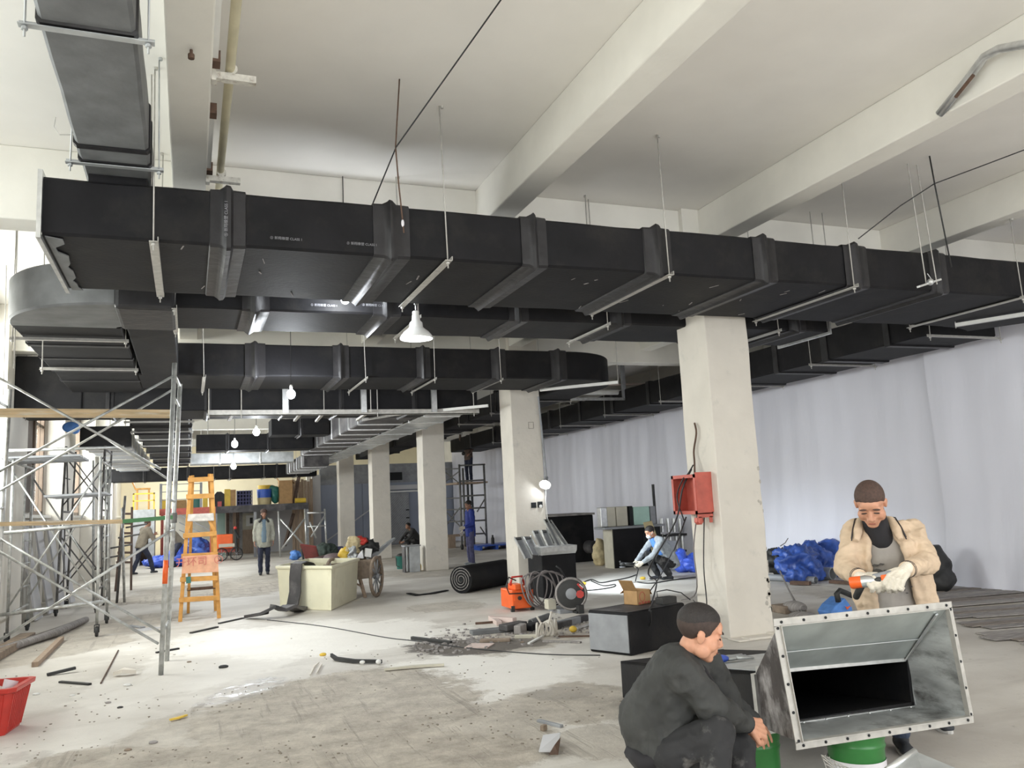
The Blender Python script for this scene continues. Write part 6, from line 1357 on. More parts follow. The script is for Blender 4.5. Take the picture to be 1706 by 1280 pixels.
# far left kiosk
t = thing('grey_kiosk', 'grey sheet-metal kiosk with a dark doorway in the far left corner', 'kiosk', (-1.6, 33, 0)); x0, x1 = PY(220, 900, 33).x, PY(257, 900, 33).x
part('head', MB().bx(x0, x1, 33, 34.2, 1.25, 2.0), 'galvanised_dull', t); part('jamb', MB().bx(x0, x0+.25, 33, 34.2, 0, 1.25), 'partition_light', t); part('jamb', MB().bx(x1-.2, x1, 33, 34.2, 0, 1.25), 'galvanised_dull', t); part('doorway', MB().bx(x0+.2, x1-.15, 33.6, 33.7, 0, 1.25), 'dark_wood', t)
part('railing', MB().bx(x0, x1, 33.02, 33.06, 2.55, 2.6).bx(x0, x1, 33.02, 33.06, 2.3, 2.34).bx(x0, x0+.05, 33.02, 33.07, 2, 2.6).bx(x1-.05, x1, 33.02, 33.07, 2, 2.6), 'yellow_paint', t)
t = thing('wooden_chair', 'pale wooden chair standing up on the far left kiosk', 'chair', (PY(237, 820, 33.8).x, 33.8, 2.0)); cx = PY(236, 820, 33.8).x
part('seat', MB().bx(cx-.2, cx+.3, 33.6, 34.0, 2.75, 2.8), 'ladder_wood', t); part('backrest', MB().bar((cx-.2, 33.8, 2.75), (cx-.5, 33.8, 3.5), .05, .3, (0, 1, 0)), 'ladder_wood', t)
for dx in (-.15, .25):
    for dy in (33.65, 33.95): part('leg', MB().bx(cx+dx-.025, cx+dx+.025, dy-.025, dy+.025, 2.0, 2.75), 'ladder_wood', t)
for lab, x, y, z in (('unseen bulb added over the storage platform to light the end wall', 0.5, 38.5, 3.3), ('unseen bulb added above the grey kiosk to light the corner', -1.6, 37.0, 3.5)):
    t = thing('light_bulb', lab, 'bulb', (x, y, z)); part('globe', MB().ell((x, y, z), .07), 'bulb_glow', t, smooth=True); part('cord', MB().tube((x, y, z+.06), (x, y, ZC), .006), 'cable_black', t); point((x, y, z-.16), 110, .1)  # bulbs added out of view to carry fill light for the far end
# ---------------------------------------------------------------- people
def frame3(fwd, up=(0, 0, 1)):
    """columns: right(x), forward(y), up(z)"""
    y = V(fwd).normalized(); z = V(up); z = (z-y*z.dot(y)).normalized(); x = y.cross(z)
    return Matrix((x, y, z)).transposed()
def head_prims(b, c, R, s=1.0, ears=True):
    def P(p): return c+R @ (V(p)*s)
    def E(p, r, n=16, m=11): b.ell(P(p), tuple(q*s for q in r), R, n, m)
    E((0, -.014, .035), (.077, .096, .084)); E((0, .022, -.03), (.066, .068, .082)); E((0, .048, -.078), (.044, .038, .04)); E((0, .064, -.101), (.032, .023, .021))
    for k in (-1, 1):
        E((k*.041, .052, -.036), (.030, .028, .032)); E((k*.046, .018, -.070), (.026, .038, .034))
        if ears: E((k*.075, -.010, -.014), (.010, .018, .029)); E((k*.080, -.016, -.004), (.008, .014, .018))
        E((k*.013, .094, -.040), (.011, .011, .009)); E((k*.033, .074, .022), (.026, .012, .010)); E((k*.032, .070, -.001), (.019, .013, .010))
    E((0, .068, .035), (.052, .022, .032)); b.cap(P((0, .082, .008)), P((0, .104, -.034)), .009*s, .0125*s); E((0, .103, -.038), (.013, .011, .010))
    E((0, .079, -.062), (.028, .017, .016)); E((0, .088, -.064), (.023, .010, .0055)); E((0, .085, -.077), (.020, .010, .0075))
def face_parts(t, c, R, s, hair='hair', down=True):
    def P(p): return c+R @ (V(p)*s)
    for k in (-1, 1):
        b = MB()
        if down: b.ell(P((k*.032, .0835, -.0045)), (.0165*s, .005*s, .0028*s), R @ Matrix.Rotation(k*.14, 3, 'Y'), 12, 7)
        else: b.ell(P((k*.032, .0825, -.001)), (.015*s, .005*s, .0055*s), R, 12, 7)
        part('eye', b, 'hair', t, smooth=True)
        part('eyebrow', MB().ell(P((k*.034, .0865, .024)), (.021*s, .006*s, .0048*s), R @ Matrix.Rotation(k*.12, 3, 'Y'), 12, 7), hair, t, smooth=True)
    part('mouth', MB().ell(P((0, .0965, -.0705)), (.021*s, .005*s, .0025*s), R, 12, 7), 'lip', t, smooth=True)
def hair_cap(t, c, R, s, m='hair', grow=1.06, line=None, name='hair'):
    line = line or [(.095, .072), (.06, .058), (.035, .030), (.015, .012), (-.01, .004), (-.03, -.022), (-.06, -.055), (-.11, -.075)]
    def h(y):
        if y >= line[0][0]: return line[0][1]
        for (a, za), (b_, zb) in zip(line, line[1:]):
            if a >= y >= b_: return za+(zb-za)*(a-y)/(a-b_)
        return line[-1][1]
    vs = []; fs = []; nu, nv = 48, 34
    for i in range(nv+1):
        th = PI*i/nv*0.92
        for j in range(nu):
            a = 2*PI*j/nu; d = V((.077*math.sin(th)*math.cos(a), .096*math.sin(th)*math.sin(a), .084*math.cos(th))); p = d+V((0, -.014, .035))
            k = max(-1, min(1, (p.z-h(p.y)+.004*noise.noise(V((a*3, th*5, 0))))/.022)); g = 1+(grow-1)*(.45+.55*k) if k > 0 else 1+(grow-1)*.45*(1+k)-.10*(-k)
            vs.append(c+R @ ((V((0, -.014, .035))+d*g)*s))
    for i in range(nv):
        for j in range(nu):
            k = (j+1) % nu; fs.append((i*nu+j, i*nu+k, (i+1)*nu+k, (i+1)*nu+j))
    return part(name, MB().add(vs, fs), m, t, smooth=True)
def hand_prims(b, w, d, n, side, s=1.0, curl=(.5, .6, .7, .8), thumb=.6, fr=.0088, spread=.10):
    """w wrist, d towards the knuckles, n back-of-hand normal, side = +1 if the thumb lies along d x n"""
    d = V(d).normalized(); n = (V(n)-d*V(n).dot(d)).normalized(); t = d.cross(n)*side
    L = [(.044, .026, .021), (.049, .030, .023), (.045, .028, .022), (.036, .021, .019)]
    for i in range(4):
        off = (1.5-i)*.0215*s; k = w+d*(.088-.006*abs(i-1.2))*s+t*off
        b.cap(w+t*off*.6+d*.012*s, k, .0165*s, .0125*s, 10)
        dd = (d+t*(1.5-i)*spread).normalized(); p = k; a = 0; r = fr*s
        for j in range(3):
            a += curl[i]*(1.0, 1.15, .75)[j]; v = dd*math.cos(a)-n*math.sin(a); q = p+v*L[i][j]*s; b.cap(p, q, r*(1.1-.1*j), r*(1.0-.1*j), 9); p = q
    b.ell(w+d*.045*s-n*.004*s, (.034*s, .034*s, .018*s), Matrix((t, d, n)).transposed(), 12, 8)
    p = w+d*.022*s+t*.030*s; v = (d*.72+t*.62-n*.25).normalized(); q = p+v*.042*s; b.cap(p, q, .0145*s, .011*s, 9)
    v2 = (d*(.9-.2*thumb)+t*(.35-.5*thumb)-n*(.35*thumb)).normalized(); q2 = q+v2*.032*s; b.cap(q, q2, .0108*s, .0095*s, 9); v3 = (v2-t*.35*thumb-n*.2*thumb).normalized(); b.cap(q2, q2+v3*.025*s, .0095*s, .008*s, 9)
def torso_loft(b, pts, grow=0.0, n=18):
    """pts: (centre, side vector, half width, half depth)"""
    rings = []
    for i, (c, sd, w, dp) in enumerate(pts):
        c = V(c); a = V(pts[min(i+1, len(pts)-1)][0])-V(pts[max(i-1, 0)][0]); a.normalize(); x = V(sd); x = (x-a*x.dot(a)).normalized(); y = a.cross(x)
        rings.append([c+x*math.cos(u)*(w+grow)*(1+.06*abs(math.sin(2*u)))+y*math.sin(u)*(dp+grow)*(1+.06*abs(math.sin(2*u))) for u in [2*PI*k/n for k in range(n)]])
    b.loft(rings)
def shoe(t, an, dirv, m, vox, s=1.0, sole='sole_white', sole_on=True):
    d = V(dirv); d.z = 0; d.normalize(); x = d.cross(V((0, 0, 1))); g_ = V((an.x, an.y, 0))
    b = MB(); b.cap(g_+V((0, 0, .045*s))-d*.045*s, g_+V((0, 0, .040*s))+d*.12*s, .043*s, .036*s); b.ell(g_+V((0, 0, .035*s))+d*.13*s, (.047*s, .047*s, .032*s)); b.cap(g_+V((0, 0, .06*s)), an+V((0, 0, .02)), .048*s, .046*s)
    for p in b.v: p.z = max(p.z, .012)
    sh = skin_part('shoe', b, vox, m, t, 1)
    if sole_on:
        R = frame3(d); pts = [g_+R @ V((.048*s*math.cos(u)*(1 if math.sin(u) > 0 else .85), .045*s+.135*s*math.sin(u), 0)) for u in [2*PI*k/16 for k in range(16)]]
        part('sole', MB().prism(pts, (0, 0, .022*s)), sole, sh, bevel=.004)
def person(label, J, fwd, vox=.02, cvox=.02, jacket='jacket_dark', trousers='trouser_dark', shoes='shoe_dark', skin='skin', hair='hair', glove=None, hs=1.0, gaze=None, face=True, down=True, hem=.12, hands=None, bulk=0.0, hood=None, soles=True, extra=None, arm_r=(.066, .055, .045), fold=.006, hairline=None, grow=1.06):
    """J: joints in world metres: head (centre), neck, chest, waist, pelvis, shL, shR, elL, elR, wrL, wrR, hipL, hipR, knL, knR, anL, anR"""
    J = {k: V(v) for k, v in J.items()}; base = (J['anL']+J['anR'])/2; base.z = min(J['anL'].z, J['anR'].z)-.09
    t = thing('person', label, 'person', base)
    fwd = V(fwd).normalized(); gz = V(gaze) if gaze is not None else fwd
    R = frame3(gz, (J['head']-J['neck']).normalized()*.25+V((0, 0, 1))) if gz.z > -0.85 else frame3(gz, fwd)
    ss = (J['shR']-J['shL']).normalized(); hsd = (J['hipR']-J['hipL']).normalized()
    HD = hands or {}
    # body: one continuous surface
    b = MB(); head_prims(b, J['head'], R, hs); b.cap(J['neck']-(J['head']-J['neck']).normalized()*.03, J['head']+R @ V((0, -.022, -.065))*hs, .056*hs, .050*hs)
    torso_loft(b, [(J['pelvis']-V((0, 0, .06)), hsd, .13, .10), (J['pelvis'], hsd, .15, .11), (J['waist'], (ss+hsd), .13, .10), (J['chest'], ss, .155, .105), ((J['chest']+J['neck'])/2, ss, .14, .085), (J['neck'], ss, .07, .06)])
    for k in 'LR':
        b.cap(J['sh'+k], J['el'+k], .05, .042); b.cap(J['el'+k], J['wr'+k], .042, .029); b.cap(J['neck'].lerp(J['sh'+k], .3), J['sh'+k], .036, .042)
        b.cap(J['hip'+k], J['kn'+k], .075, .055); b.cap(J['kn'+k], J['an'+k], .052, .036); fd = HD.get('foot'+k, fwd); fd = V(fd); fd.z = 0
        b.cap(J['an'+k]-V((0, 0, .03)), J['an'+k]+fd.normalized()*.10-V((0, 0, .055)), .028, .020)
    gl = {}
    for k in 'LR':
        h = HD.get(k) or dict(d=(J['wr'+k]-J['el'+k]), n=(ss if k == 'R' else -ss), side=1 if k == 'R' else 1)
        tgt = MB() if glove else b
        hand_prims(tgt, J['wr'+k]+V(h['d']).normalized()*.01, h['d'], h['n'], h.get('side', 1), h.get('s', 1.0), h.get('curl', (.35, .4, .45, .5)), h.get('thumb', .4), h.get('fr', .0088), h.get('spread', .10))
        if glove: tgt.cap(J['wr'+k]-V(h['d']).normalized()*.03, J['wr'+k]+V(h['d']).normalized()*.03, .036, .032); gl[k] = tgt
    skin_part('body', b, vox, skin, t, 2)
    if face: face_parts(t, J['head'], R, hs, hair, down)
    if hair: hair_cap(t, J['head'], R, hs, hair, grow, hairline)
    for k in gl: skin_part('glove', gl[k], min(vox, .006) if vox < .01 else vox*.7, glove, t, 1)
    # jacket
    if jacket:
        b = MB(); g = bulk
        dn = (J['pelvis']-J['waist']).normalized()
        torso_loft(b, [(J['pelvis']+dn*hem, hsd, .165+g, .125+g), (J['pelvis'], hsd, .175+g, .13+g), (J['waist'], (ss+hsd), .165+g, .125+g), (J['chest'], ss, .18+g, .125+g), ((J['chest']*.45+J['neck']*.55), ss, .155+g*.7, .10+g*.5), (J['neck']-V((0, 0, .02)), ss, .088, .075)])
        for k in 'LR':
            a0, a1, a2 = arm_r; b.cap(J['neck'].lerp(J['sh'+k], .45), J['sh'+k], .065, a0*1.12); b.cap(J['sh'+k], J['el'+k], a0*1.12+g*.4, a1*1.05+g*.4); b.cap(J['el'+k], J['wr'+k].lerp(J['el'+k], .10), a1*1.05+g*.4, a2+g*.2)
        if extra: extra(b, J, R)
        skin_part('jacket', b, cvox, jacket, t, 3, disp=(fold, 9, 1))
    b = MB(); torso_loft(b, [(J['pelvis']-V((0, 0, .10)), hsd, .12, .10), (J['pelvis'], hsd, .165, .125), (J['pelvis'].lerp(J['waist'], .6), hsd, .155, .115)])
    for k in 'LR': b.cap(J['hip'+k], J['kn'+k], .098, .072); b.cap(J['kn'+k], J['an'+k]+V((0, 0, .015)), .072, .062)
    skin_part('trousers', b, cvox, trousers, t, 3, disp=(fold, 9, 3))
    if shoes:
        for k in 'LR': shoe(t, J['an'+k], HD.get('foot'+k, fwd), shoes, max(vox*.8, .008), 1.0, sole_on=soles)
    return t, R, J

mat('hair_fade', (0.045, 0.029, 0.024), 0.75, var=0.3, scale=60)
# 1. beige jacketed worker behind the hopper, bent over a drill
FW = V((-.66, -.75, 0)).normalized(); RT = V((-.75, .66, 0))      # his right hand is at the left of the picture
J1 = dict(head=U(1450, 838, 5.66), neck=U(1459, 876, 5.82), chest=U(1474, 920, 5.90), waist=U(1488, 985, 5.98), pelvis=U(1500, 1030, 6.06),
          shR=U(1424, 884, 5.86), shL=U(1520, 884, 5.98), elR=U(1409, 948, 5.74), elL=U(1545, 938, 5.80), wrR=U(1433, 962, 5.48), wrL=U(1508, 950, 5.44),
          hipR=U(1478, 1042, 6.05), hipL=U(1522, 1040, 6.15), knR=V((4.14, 4.10, .50)), knL=V((4.62, 4.38, .50)), anR=V((4.15, 4.17, .10)), anL=V((4.72, 4.42, .10)))
gaze1 = V((-.66, -.56, -.72))
NB = V((-.45, -.5, .72))
t1, R1, J = person('person in an open beige jacket and white gloves, standing and bending over an orange drill', J1, FW, vox=.005, cvox=.009, jacket=None, trousers='jeans', shoes='shoe_dark', hair='hair_brown', glove='glove_white', hs=1.12, gaze=gaze1, fold=.004, grow=1.035,
   hands=dict(R=dict(d=U(1462, 966, 5.36)-J1['wrR'], n=NB, side=-1, curl=(.8, .85, .9, .95), thumb=.6, s=1.15, fr=.0122), L=dict(d=U(1484, 972, 5.32)-J1['wrL'], n=NB, side=1, curl=(.8, .9, 1.0, 1.05), thumb=.7, s=1.22, fr=.0125), footL=(-.3, -.9, 0), footR=(-.5, -.8, 0)),
   hairline=[(.095, .074), (.06, .064), (.035, .045), (.012, .022), (-.01, .006), (-.03, -.02), (-.06, -.05), (-.11, -.07)])
ss = (J['shR']-J['shL']).normalized(); hsd = (J['hipR']-J['hipL']).normalized()
b = MB(); torso_loft(b, [(J['pelvis']-V((0, 0, .12)), hsd, .18, .135), (J['waist'], hsd, .185, .15), (J['chest'], ss, .165, .13), (J['chest'].lerp(J['neck'], .6), ss, .12, .10), (J['neck'].lerp(J['chest'], .1), ss, .08, .075)])
skin_part('shirt', b, .009, 'shirt_grey', t1, 3, disp=(.005, 8, 2))
b = MB(); b.cap(J['neck'].lerp(J['chest'], .45)+FW*.05, J['neck']+FW*.035, .080, .078); b.cap(J['neck'], J['head']+R1 @ V((0, -.03, -.08)), .082, .07); skin_part('neck_warmer', b, .008, 'black_knit', t1, 2)
b = MB(); rr = random.Random(6); up = (J['chest']-J['waist']).normalized(); cfront = J['waist'].lerp(J['chest'], .40)
for k in range(70):
    u = rr.gauss(.0, .05); v = rr.gauss(0, .035)+u*.25; w = rr.uniform(.004, .016)
    o = cfront+RT*u+up*v+FW*(.157-1.1*u*u); a = rr.uniform(0, 3); q = [o+(RT*math.cos(a+x)*w*1.6+up*math.sin(a+x)*w*.6) for x in (0, 1.6, 3.1, 4.7)]
    b.prism(q, FW*.012)
part('shirt_print', b, 'print_dark', t1, label='dark ink print on the shirt front', kind='stuff')
# open jacket: sleeves, back, two thin front panels wrapped round the chest
b = MB()
for k, sg in (('R', 1), ('L', -1)):
    sh, el, wr = J['sh'+k], J['el'+k], J['wr'+k]
    b.cap(J['neck'].lerp(sh, .45)-V((0, 0, .012)), sh, .055, .074); b.cap(sh, el, .078, .072); b.cap(el, wr.lerp(el, .18), .073, .050)
    for (w0, f0, w1, f1, r) in ((.105, .135, .125, .150, .022), (.14, .11, .165, .13, .03), (.175, .065, .195, .085, .036), (.19, .0, .205, .02, .04)):
        top = J['neck'].lerp(sh, .32+.9*(w0-.105))+FW*(.045-.3*(w0-.105))-V((0, 0, .012))
        seq = [top, J['chest']+RT*sg*w0+FW*f0+V((0, 0, .055)), J['chest']+RT*sg*(w0+.012)+FW*(f0+.005)-V((0, 0, .05)), J['waist']+RT*sg*w1+FW*f1, J['pelvis']+RT*sg*(w1+.012)+FW*(f1-.02)-V((0, 0, .05)), J['pelvis']+RT*sg*(w1+.02)+FW*(f1-.03)-V((0, 0, .19))]
        for i in range(5): b.cap(seq[i], seq[i+1], r*(1.15 if i else 1.0), r*1.1, 8)
bk = MB(); torso_loft(bk, [(J['pelvis']-V((0, 0, .19))-FW*.09, hsd, .205, .06), (J['waist']-FW*.085, hsd, .195, .075), (J['chest']-FW*.06, ss, .18, .09), (J['chest'].lerp(J['neck'], .7)-FW*.045, ss, .14, .07), (J['neck']-FW*.04, ss, .08, .05)])
o_ = len(b.v); b.v += bk.v; b.f += [tuple(i+o_ for i in f) for f in bk.f]; b.m += bk.m
jk = skin_part('jacket', b, .0085, 'jacket_beige', t1, 3, disp=(.016, 9, 5))
for sg in (1, -1):
    sh = J['shR'] if sg > 0 else J['shL']
    out = [J['neck']-FW*.09+RT*sg*.02+V((0, 0, .04)), J['neck']+RT*sg*.092-FW*.01+V((0, 0, .03)), J['neck']+RT*sg*.115+FW*.075-V((0, 0, .03)), J['neck']+RT*sg*.13+FW*.125-V((0, 0, .085))]
    r0 = MB().path(out, [.024, .028, .032, .020], 8); cl = skin_part('collar', r0, .007, 'jacket_beige', t1, 2)
    for dz in (.004, .016):
        part('piping', MB().path([p+V((0, 0, dz))+RT*sg*(.027 if i else 0)+FW*.008 for i, p in enumerate(out)], .0042, 6), 'jacket_trim', cl, smooth=True)
for k in 'RL':
    dv = (J['wr'+k]-J['el'+k]).normalized()
    part('cuff', MB().lathe([(.040, -.035), (.048, -.03), (.047, .018), (.038, .024)], J['wr'+k].lerp(J['el'+k], .10), 18, axis=dv), 'jacket_beige', jk, smooth='auto')
    for q in (-.012, .008): part('cuff_stripe', MB().lathe([(.046, -.005), (.0505, 0), (.046, .005)], J['wr'+k].lerp(J['el'+k], .10)+dv*q, 18, axis=dv, caps=False), 'jacket_trim', jk, smooth=True)
# the drill he holds
dc = U(1450, 968, 5.40); dx = (U(1500, 962, 5.33)-U(1432, 970, 5.36)).normalized()
t = thing('power_drill', 'orange and grey power drill held in the white gloves of the beige jacketed worker', 'drill', dc)
part('motor_housing', MB().lathe([(.02, -.02), (.034, -.01), (.036, .05), (.03, .06)], dc-dx*.055, 16, axis=-dx), 'orange_paint', t, smooth='auto'); part('gearbox', MB().lathe([(.034, 0), (.036, .03), (.026, .06), (.018, .075)], dc-dx*.05, 16, axis=dx), 'galvanised', t, smooth='auto')
part('chuck', MB().lathe([(.016, 0), (.018, .03), (.010, .05)], dc+dx*.022, 12, axis=dx).tube(dc+dx*.06, dc+dx*.13, .005), 'rubber', t, smooth='auto'); part('grip', MB().cap(dc-dx*.04, dc-dx*.06+V((.02, .06, -.09)), .022, .02), 'rubber', t, smooth=True)
part('battery', MB().box(dc+dx*.10+V((0, .01, 0)), (.05, .06, .05), frame3(dx)), 'orange_paint', t, bevel=.006); part('body_shell', MB().cap(dc+dx*.05+V((0, .03, .012)), dc+dx*.13+V((0, .03, .014)), .022, .028), 'tin_grey', t, smooth=True)

# 2. squatting worker in the foreground, in profile, reaching to the hopper
F2 = V((.80, -.25, 0)).normalized()
J2 = dict(head=U(1166, 1052, 4.16), neck=U(1146, 1098, 4.24), chest=U(1136, 1140, 4.30), waist=U(1113, 1195, 4.32), pelvis=U(1108, 1243, 4.34),
          shR=U(1136, 1122, 4.10), shL=U(1176, 1108, 4.44), elR=U(1186, 1178, 4.17), elL=U(1215, 1180, 4.58), wrR=U(1243, 1206, 4.47), wrL=U(1255, 1205, 4.72),
          hipR=U(1118, 1256, 4.22), hipL=U(1128, 1250, 4.46), knR=U(1198, 1218, 4.14), knL=U(1235, 1246, 4.46), anR=U(1175, 1338, 4.1), anL=U(1222, 1330, 4.40))
for k in ('anR', 'anL'): J2[k].z = .10
gaze2 = V((.86, -.30, -.30))
ss2 = (J2['shR']-J2['shL']).normalized()
def ex2(b, J, R):
    b.cap(J['shR'].lerp(J['shL'], .3)-F2*.06, J['waist']-F2*.09, .13, .15); b.cap(J['waist']-F2*.09, J['pelvis']-F2*.05-V((0, 0, .0)), .15, .14)
    b.cap(J['neck']-F2*.03, J['neck']+V((0, 0, .012)), .078, .068)
t2, R2, J = person('person in a dark grey jacket with short black hair, squatting in the foreground', J2, F2, vox=.0048, cvox=.009, jacket='jacket_dark', trousers='trouser_dark', hs=1.07, gaze=gaze2, hem=.05, bulk=.012, fold=.014, extra=ex2, arm_r=(.078, .070, .052),
   hands=dict(R=dict(d=U(1290, 1222, 4.60)-J2['wrR'], n=V((-.25, -.7, .65)), side=1, curl=(.85, 1.0, 1.1, 1.2), thumb=.9, s=1.2, fr=.0128, spread=.02), L=dict(d=V((.5, .3, -.4)), n=V((0, .3, 1)), side=-1, curl=(.4, .4, .4, .4)), footR=F2, footL=F2),
   grow=1.05, hairline=[(.095, .082), (.07, .074), (.05, .066), (.035, .062), (.02, .060), (0, .056), (-.02, .050), (-.04, .042), (-.07, .03), (-.11, .025)])
hair_cap(t2, J['head'], R2, 1.07, 'hair_fade', 1.022, [(.095, .078), (.065, .066), (.042, .036), (.028, .0), (.014, -.012), (-.006, .008), (-.026, -.02), (-.05, -.055), (-.11, -.078)], 'hair_sides')
dv = (J['wrR']-J['elR']).normalized(); part('cuff', MB().lathe([(.040, -.03), (.047, -.02), (.047, .022), (.038, .03)], J['wrR'].lerp(J['elR'], .06), 18, axis=dv), 'black_knit', t2, smooth='auto')
part('collar', MB().path([J['neck']-F2*.075-ss2*.03+V((0, 0, .03)), J['neck']-F2*.03+ss2*.066+V((0, 0, .022)), J['neck']+F2*.03+ss2*.068-V((0, 0, .005)), J['neck']+F2*.075+ss2*.03-V((0, 0, .05)), J['neck']+F2*.11-V((0, 0, .12))], [.024, .026, .024, .02, .014], 8), 'black_knit', t2, smooth=True)
part('waist_band', MB().path([J['pelvis']-F2*.16+V((0, 0, -.01))+ss2*.02, J['pelvis']+ss2*.155-F2*.05-V((0, 0, .045)), J['pelvis']+ss2*.17+F2*.06-V((0, 0, .03))], [.035, .035, .028], 8), 'black_knit', t2, smooth=True)

# 3. generic figures further back
def walker(label, foot, fwd, H=1.70, arms=None, lean=0.0, bend=0.0, stride=.0, **kw):
    s = H/1.70; f = V(fwd).normalized(); r = f.cross(V((0, 0, 1))); g_ = V((foot[0], foot[1], foot[2] if len(foot) > 2 else 0))
    pel = g_+V((0, 0, .93*s))-f*bend*.25; ax_ = (V((0, 0, 1))*math.cos(bend)+f*math.sin(bend)).normalized()
    J = dict(pelvis=pel, waist=pel+ax_*.17*s, chest=pel+ax_*.38*s, neck=pel+ax_*.56*s, head=pel+ax_*.60*s+(ax_*.6+V((0, 0, .4))).normalized()*.105*s+f*.03)
    for k, sg in (('R', 1), ('L', -1)):
        J['sh'+k] = pel+ax_*.50*s+r*sg*.175*s; J['hip'+k] = pel+r*sg*.085*s-V((0, 0, .05)); st = stride*sg
        J['kn'+k] = g_+r*sg*.095*s+V((0, 0, .50*s))+f*(st*.5+.03); J['an'+k] = g_+r*sg*.095*s+f*st+V((0, 0, .09))
        J['el'+k] = J['sh'+k]-V((0, 0, .28*s))+r*sg*.06-f*.03; J['wr'+k] = J['el'+k]-V((0, 0, .24*s))+f*.06+r*sg*.01
    for k, v in (arms or {}).items(): J[k] = g_+r*v[0]+f*v[1]+V((0, 0, v[2]))
    return person(label, J, fwd, **kw), f, r
fb = G(786, 942)
(tb_, Rb, Jb), f, r = walker('person in a bright blue jacket and white gloves, standing in profile beyond the third column', fb, V((-.98, -.04, 0)), 1.68, vox=.014, cvox=.016, jacket='jacket_blue', trousers='trouser_blue', shoes='jacket_pale', glove='glove_white', skin='skin_dark', hem=.16, gaze=V((-.95, -.04, -.25)), arms=dict(elR=(.24, -.02, 1.12), wrR=(.22, .14, .92), elL=(-.24, .02, 1.10), wrL=(-.18, .22, 1.02)), fold=.012)
fp = G(440, 958)
(tp_, Rp, Jp), f, r = walker('person in a pale grey open coat and blue shirt walking toward the viewer far back', fp, V((-.06, -1, 0)), 1.70, vox=.016, cvox=.018, jacket='jacket_grey', trousers='trouser_navy', shoes='shoe_dark', skin='skin_dark', hem=.20, stride=.10, gaze=V((-.05, -1, -.1)), down=False, bulk=.02, fold=.014, soles=False)
b = MB(); torso_loft(b, [(Jp['pelvis']-V((0, 0, .06))+f*.09, r, .085, .075), (Jp['waist']+f*.085, r, .085, .08), (Jp['chest']+f*.075, r, .09, .075), (Jp['neck']+f*.03, r, .06, .06)]); skin_part('shirt', b, .016, 'shirt_blue', tp_, 2)
for sg in (1, -1): part('collar_strap', MB().path([Jp['head']+r*sg*.075+f*.05-V((0, 0, .02)), Jp['neck']+r*sg*.06+f*.10+V((0, 0, .02)), Jp['neck']+r*sg*.13+f*.1-V((0, 0, .07))], [.02, .028, .03], 7), 'rubber', tp_, smooth=True)
part('cap_flap', MB().ell(Jp['head']+V((0, 0, .075)), (.095, .11, .07), None, 14, 9), 'hair_brown', tp_, smooth=True)
# worker on the scaffold tower, head hidden among the ducts
fz = PY(785, 803, 29.4)
(ts_, Rs, Js), f, r = walker('person in dark work clothes standing on the scaffold tower with head hidden by ducts', (fz.x, fz.y+.2, fz.z), V((-.75, -.5, 0)), 1.72, vox=.022, cvox=.022, jacket='dark_wood', trousers='trouser_navy', shoes='shoe_dark', skin='skin_dark', soles=True, fold=.012, arms=dict(elR=(.28, .1, 1.62), wrR=(.2, .2, 1.9), elL=(-.28, .1, 1.2), wrL=(-.22, .22, 1.05)))
for p in ts_.children_recursive: pass
solo('head_lamp', 'small glinting tool at the waist of the worker on the scaffold tower', 'tool', MB().ell(PY(772, 756, 29.2), (.07, .07, .07)), 'rubber', smooth=True)
# bending person far left
fq = G(238, 957)
(tq_, Rq, Jq), f, r = walker('person in a brown vest and dark trousers turned away at the far left kiosk', fq, V((.75, .6, 0)), 1.62, vox=.02, cvox=.02, jacket='vest_brown', trousers='trouser_navy', shoes='shoe_dark', skin='skin_dark', hair='hair_brown', bend=.32, stride=.28, soles=False, fold=.012, arms=dict(elR=(.22, .2, 1.0), wrR=(.15, .45, 1.05), elL=(-.25, .25, 1.05), wrL=(-.2, .5, 1.15)))
fq2 = G(290, 945)
walker('person in brown stooping far back, half hidden by the near scaffold post', fq2, V((-.8, -.3, 0)), 1.55, vox=.024, cvox=.024, jacket='vest_brown', trousers='trouser_navy', shoes='shoe_dark', skin='skin_dark', bend=.7, soles=False)
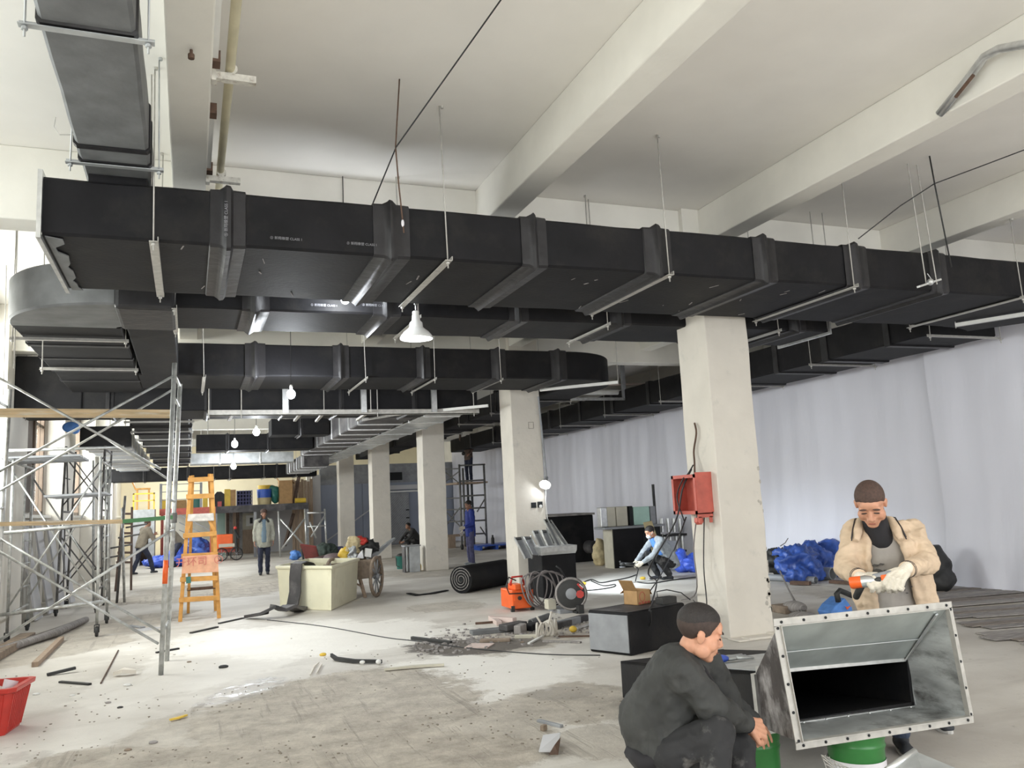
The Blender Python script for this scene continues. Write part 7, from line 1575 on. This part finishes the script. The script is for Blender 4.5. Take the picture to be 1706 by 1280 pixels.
# crouching figures
def croucher(label, g_, fwd, hs=1.0, **kw):
    f = V(fwd).normalized(); r = f.cross(V((0, 0, 1))); g_ = V(g_)
    q = lambda a, fw, z: g_+r*a+f*fw+V((0, 0, z))
    J = dict(pelvis=q(0, -.22, .34), waist=q(0, -.16, .50), chest=q(0, -.02, .68), neck=q(0, .10, .82), head=q(0, .19, .93), shR=q(.18, .06, .76), shL=q(-.18, .06, .76), elR=q(.24, .25, .52), elL=q(-.24, .25, .52), wrR=q(.14, .45, .38), wrL=q(-.14, .45, .38),
             hipR=q(.09, -.2, .30), hipL=q(-.09, -.2, .30), knR=q(.17, .20, .50), knL=q(-.15, .12, .42), anR=q(.13, .02, .10), anL=q(-.12, -.1, .10))
    return person(label, J, fwd, **kw), f, r, J
gc = G(1103, 967)
(tc_, Rc, Jc), f, r, J = croucher('person in a pale grey jacket and white face mask crouching on the lit floor', gc, V((-.97, .06, 0)), vox=.009, cvox=.013, jacket='jacket_pale', trousers='trouser_dark', shoes='shoe_dark', glove='glove_white', gaze=V((-.9, -.05, -.42)), fold=.012, bulk=.01)
part('face_mask', MB().ell(Jc['head']+Rc @ V((0, .062, -.055)), (.062, .048, .048), Rc, 16, 10), 'mask_blue', tc_, smooth=True)
part('mask_strap', MB().tube(Jc['head']+Rc @ V((.062, .05, -.04)), Jc['head']+Rc @ V((.082, -.01, -.01)), .004).tube(Jc['head']+Rc @ V((-.062, .05, -.04)), Jc['head']+Rc @ V((-.082, -.01, -.01)), .004), 'mask_blue', tc_)
b = MB(); torso_loft(b, [(Jc['waist']+f*.13, r, .10, .05), (Jc['chest']+f*.12, r, .10, .05), (Jc['neck']+f*.06, r, .06, .05)]); skin_part('vest', b, .014, 'sky_blue', tc_, 2)
hp = (Jc['wrR']+Jc['wrL'])/2+f*.12-V((0, 0, .04))
t = thing('angle_grinder', 'black angle grinder held by the crouching masked worker', 'grinder', hp)
part('body', MB().cap(hp-r*.0, hp+f*.22+V((0, 0, .02)), .035, .03), 'rubber', t, smooth=True); part('head', MB().ell(hp+f*.25+V((0, 0, .02)), (.05, .05, .04)).tube(hp+f*.25, hp+f*.3+V((0, 0, .08)), .02), 'rubber', t, smooth=True); part('disc', MB().lathe([(.06, 0), (.06, .008)], hp+f*.25-V((0, 0, .035)), 18), 'tin_grey', t); part('lead', MB().path([hp, hp-f*.08-V((0, 0, .1)), hp-f*.0-V((0, 0, hp.z-.02))], .01), 'cable_black', t)
gd = G(688, 918)
croucher('person in dark clothes crouching far back behind the third column', gd, V((-.9, -.3, 0)), vox=.024, cvox=.024, jacket='rubber', trousers='trouser_dark', shoes='shoe_dark', skin='skin_dark', soles=False)
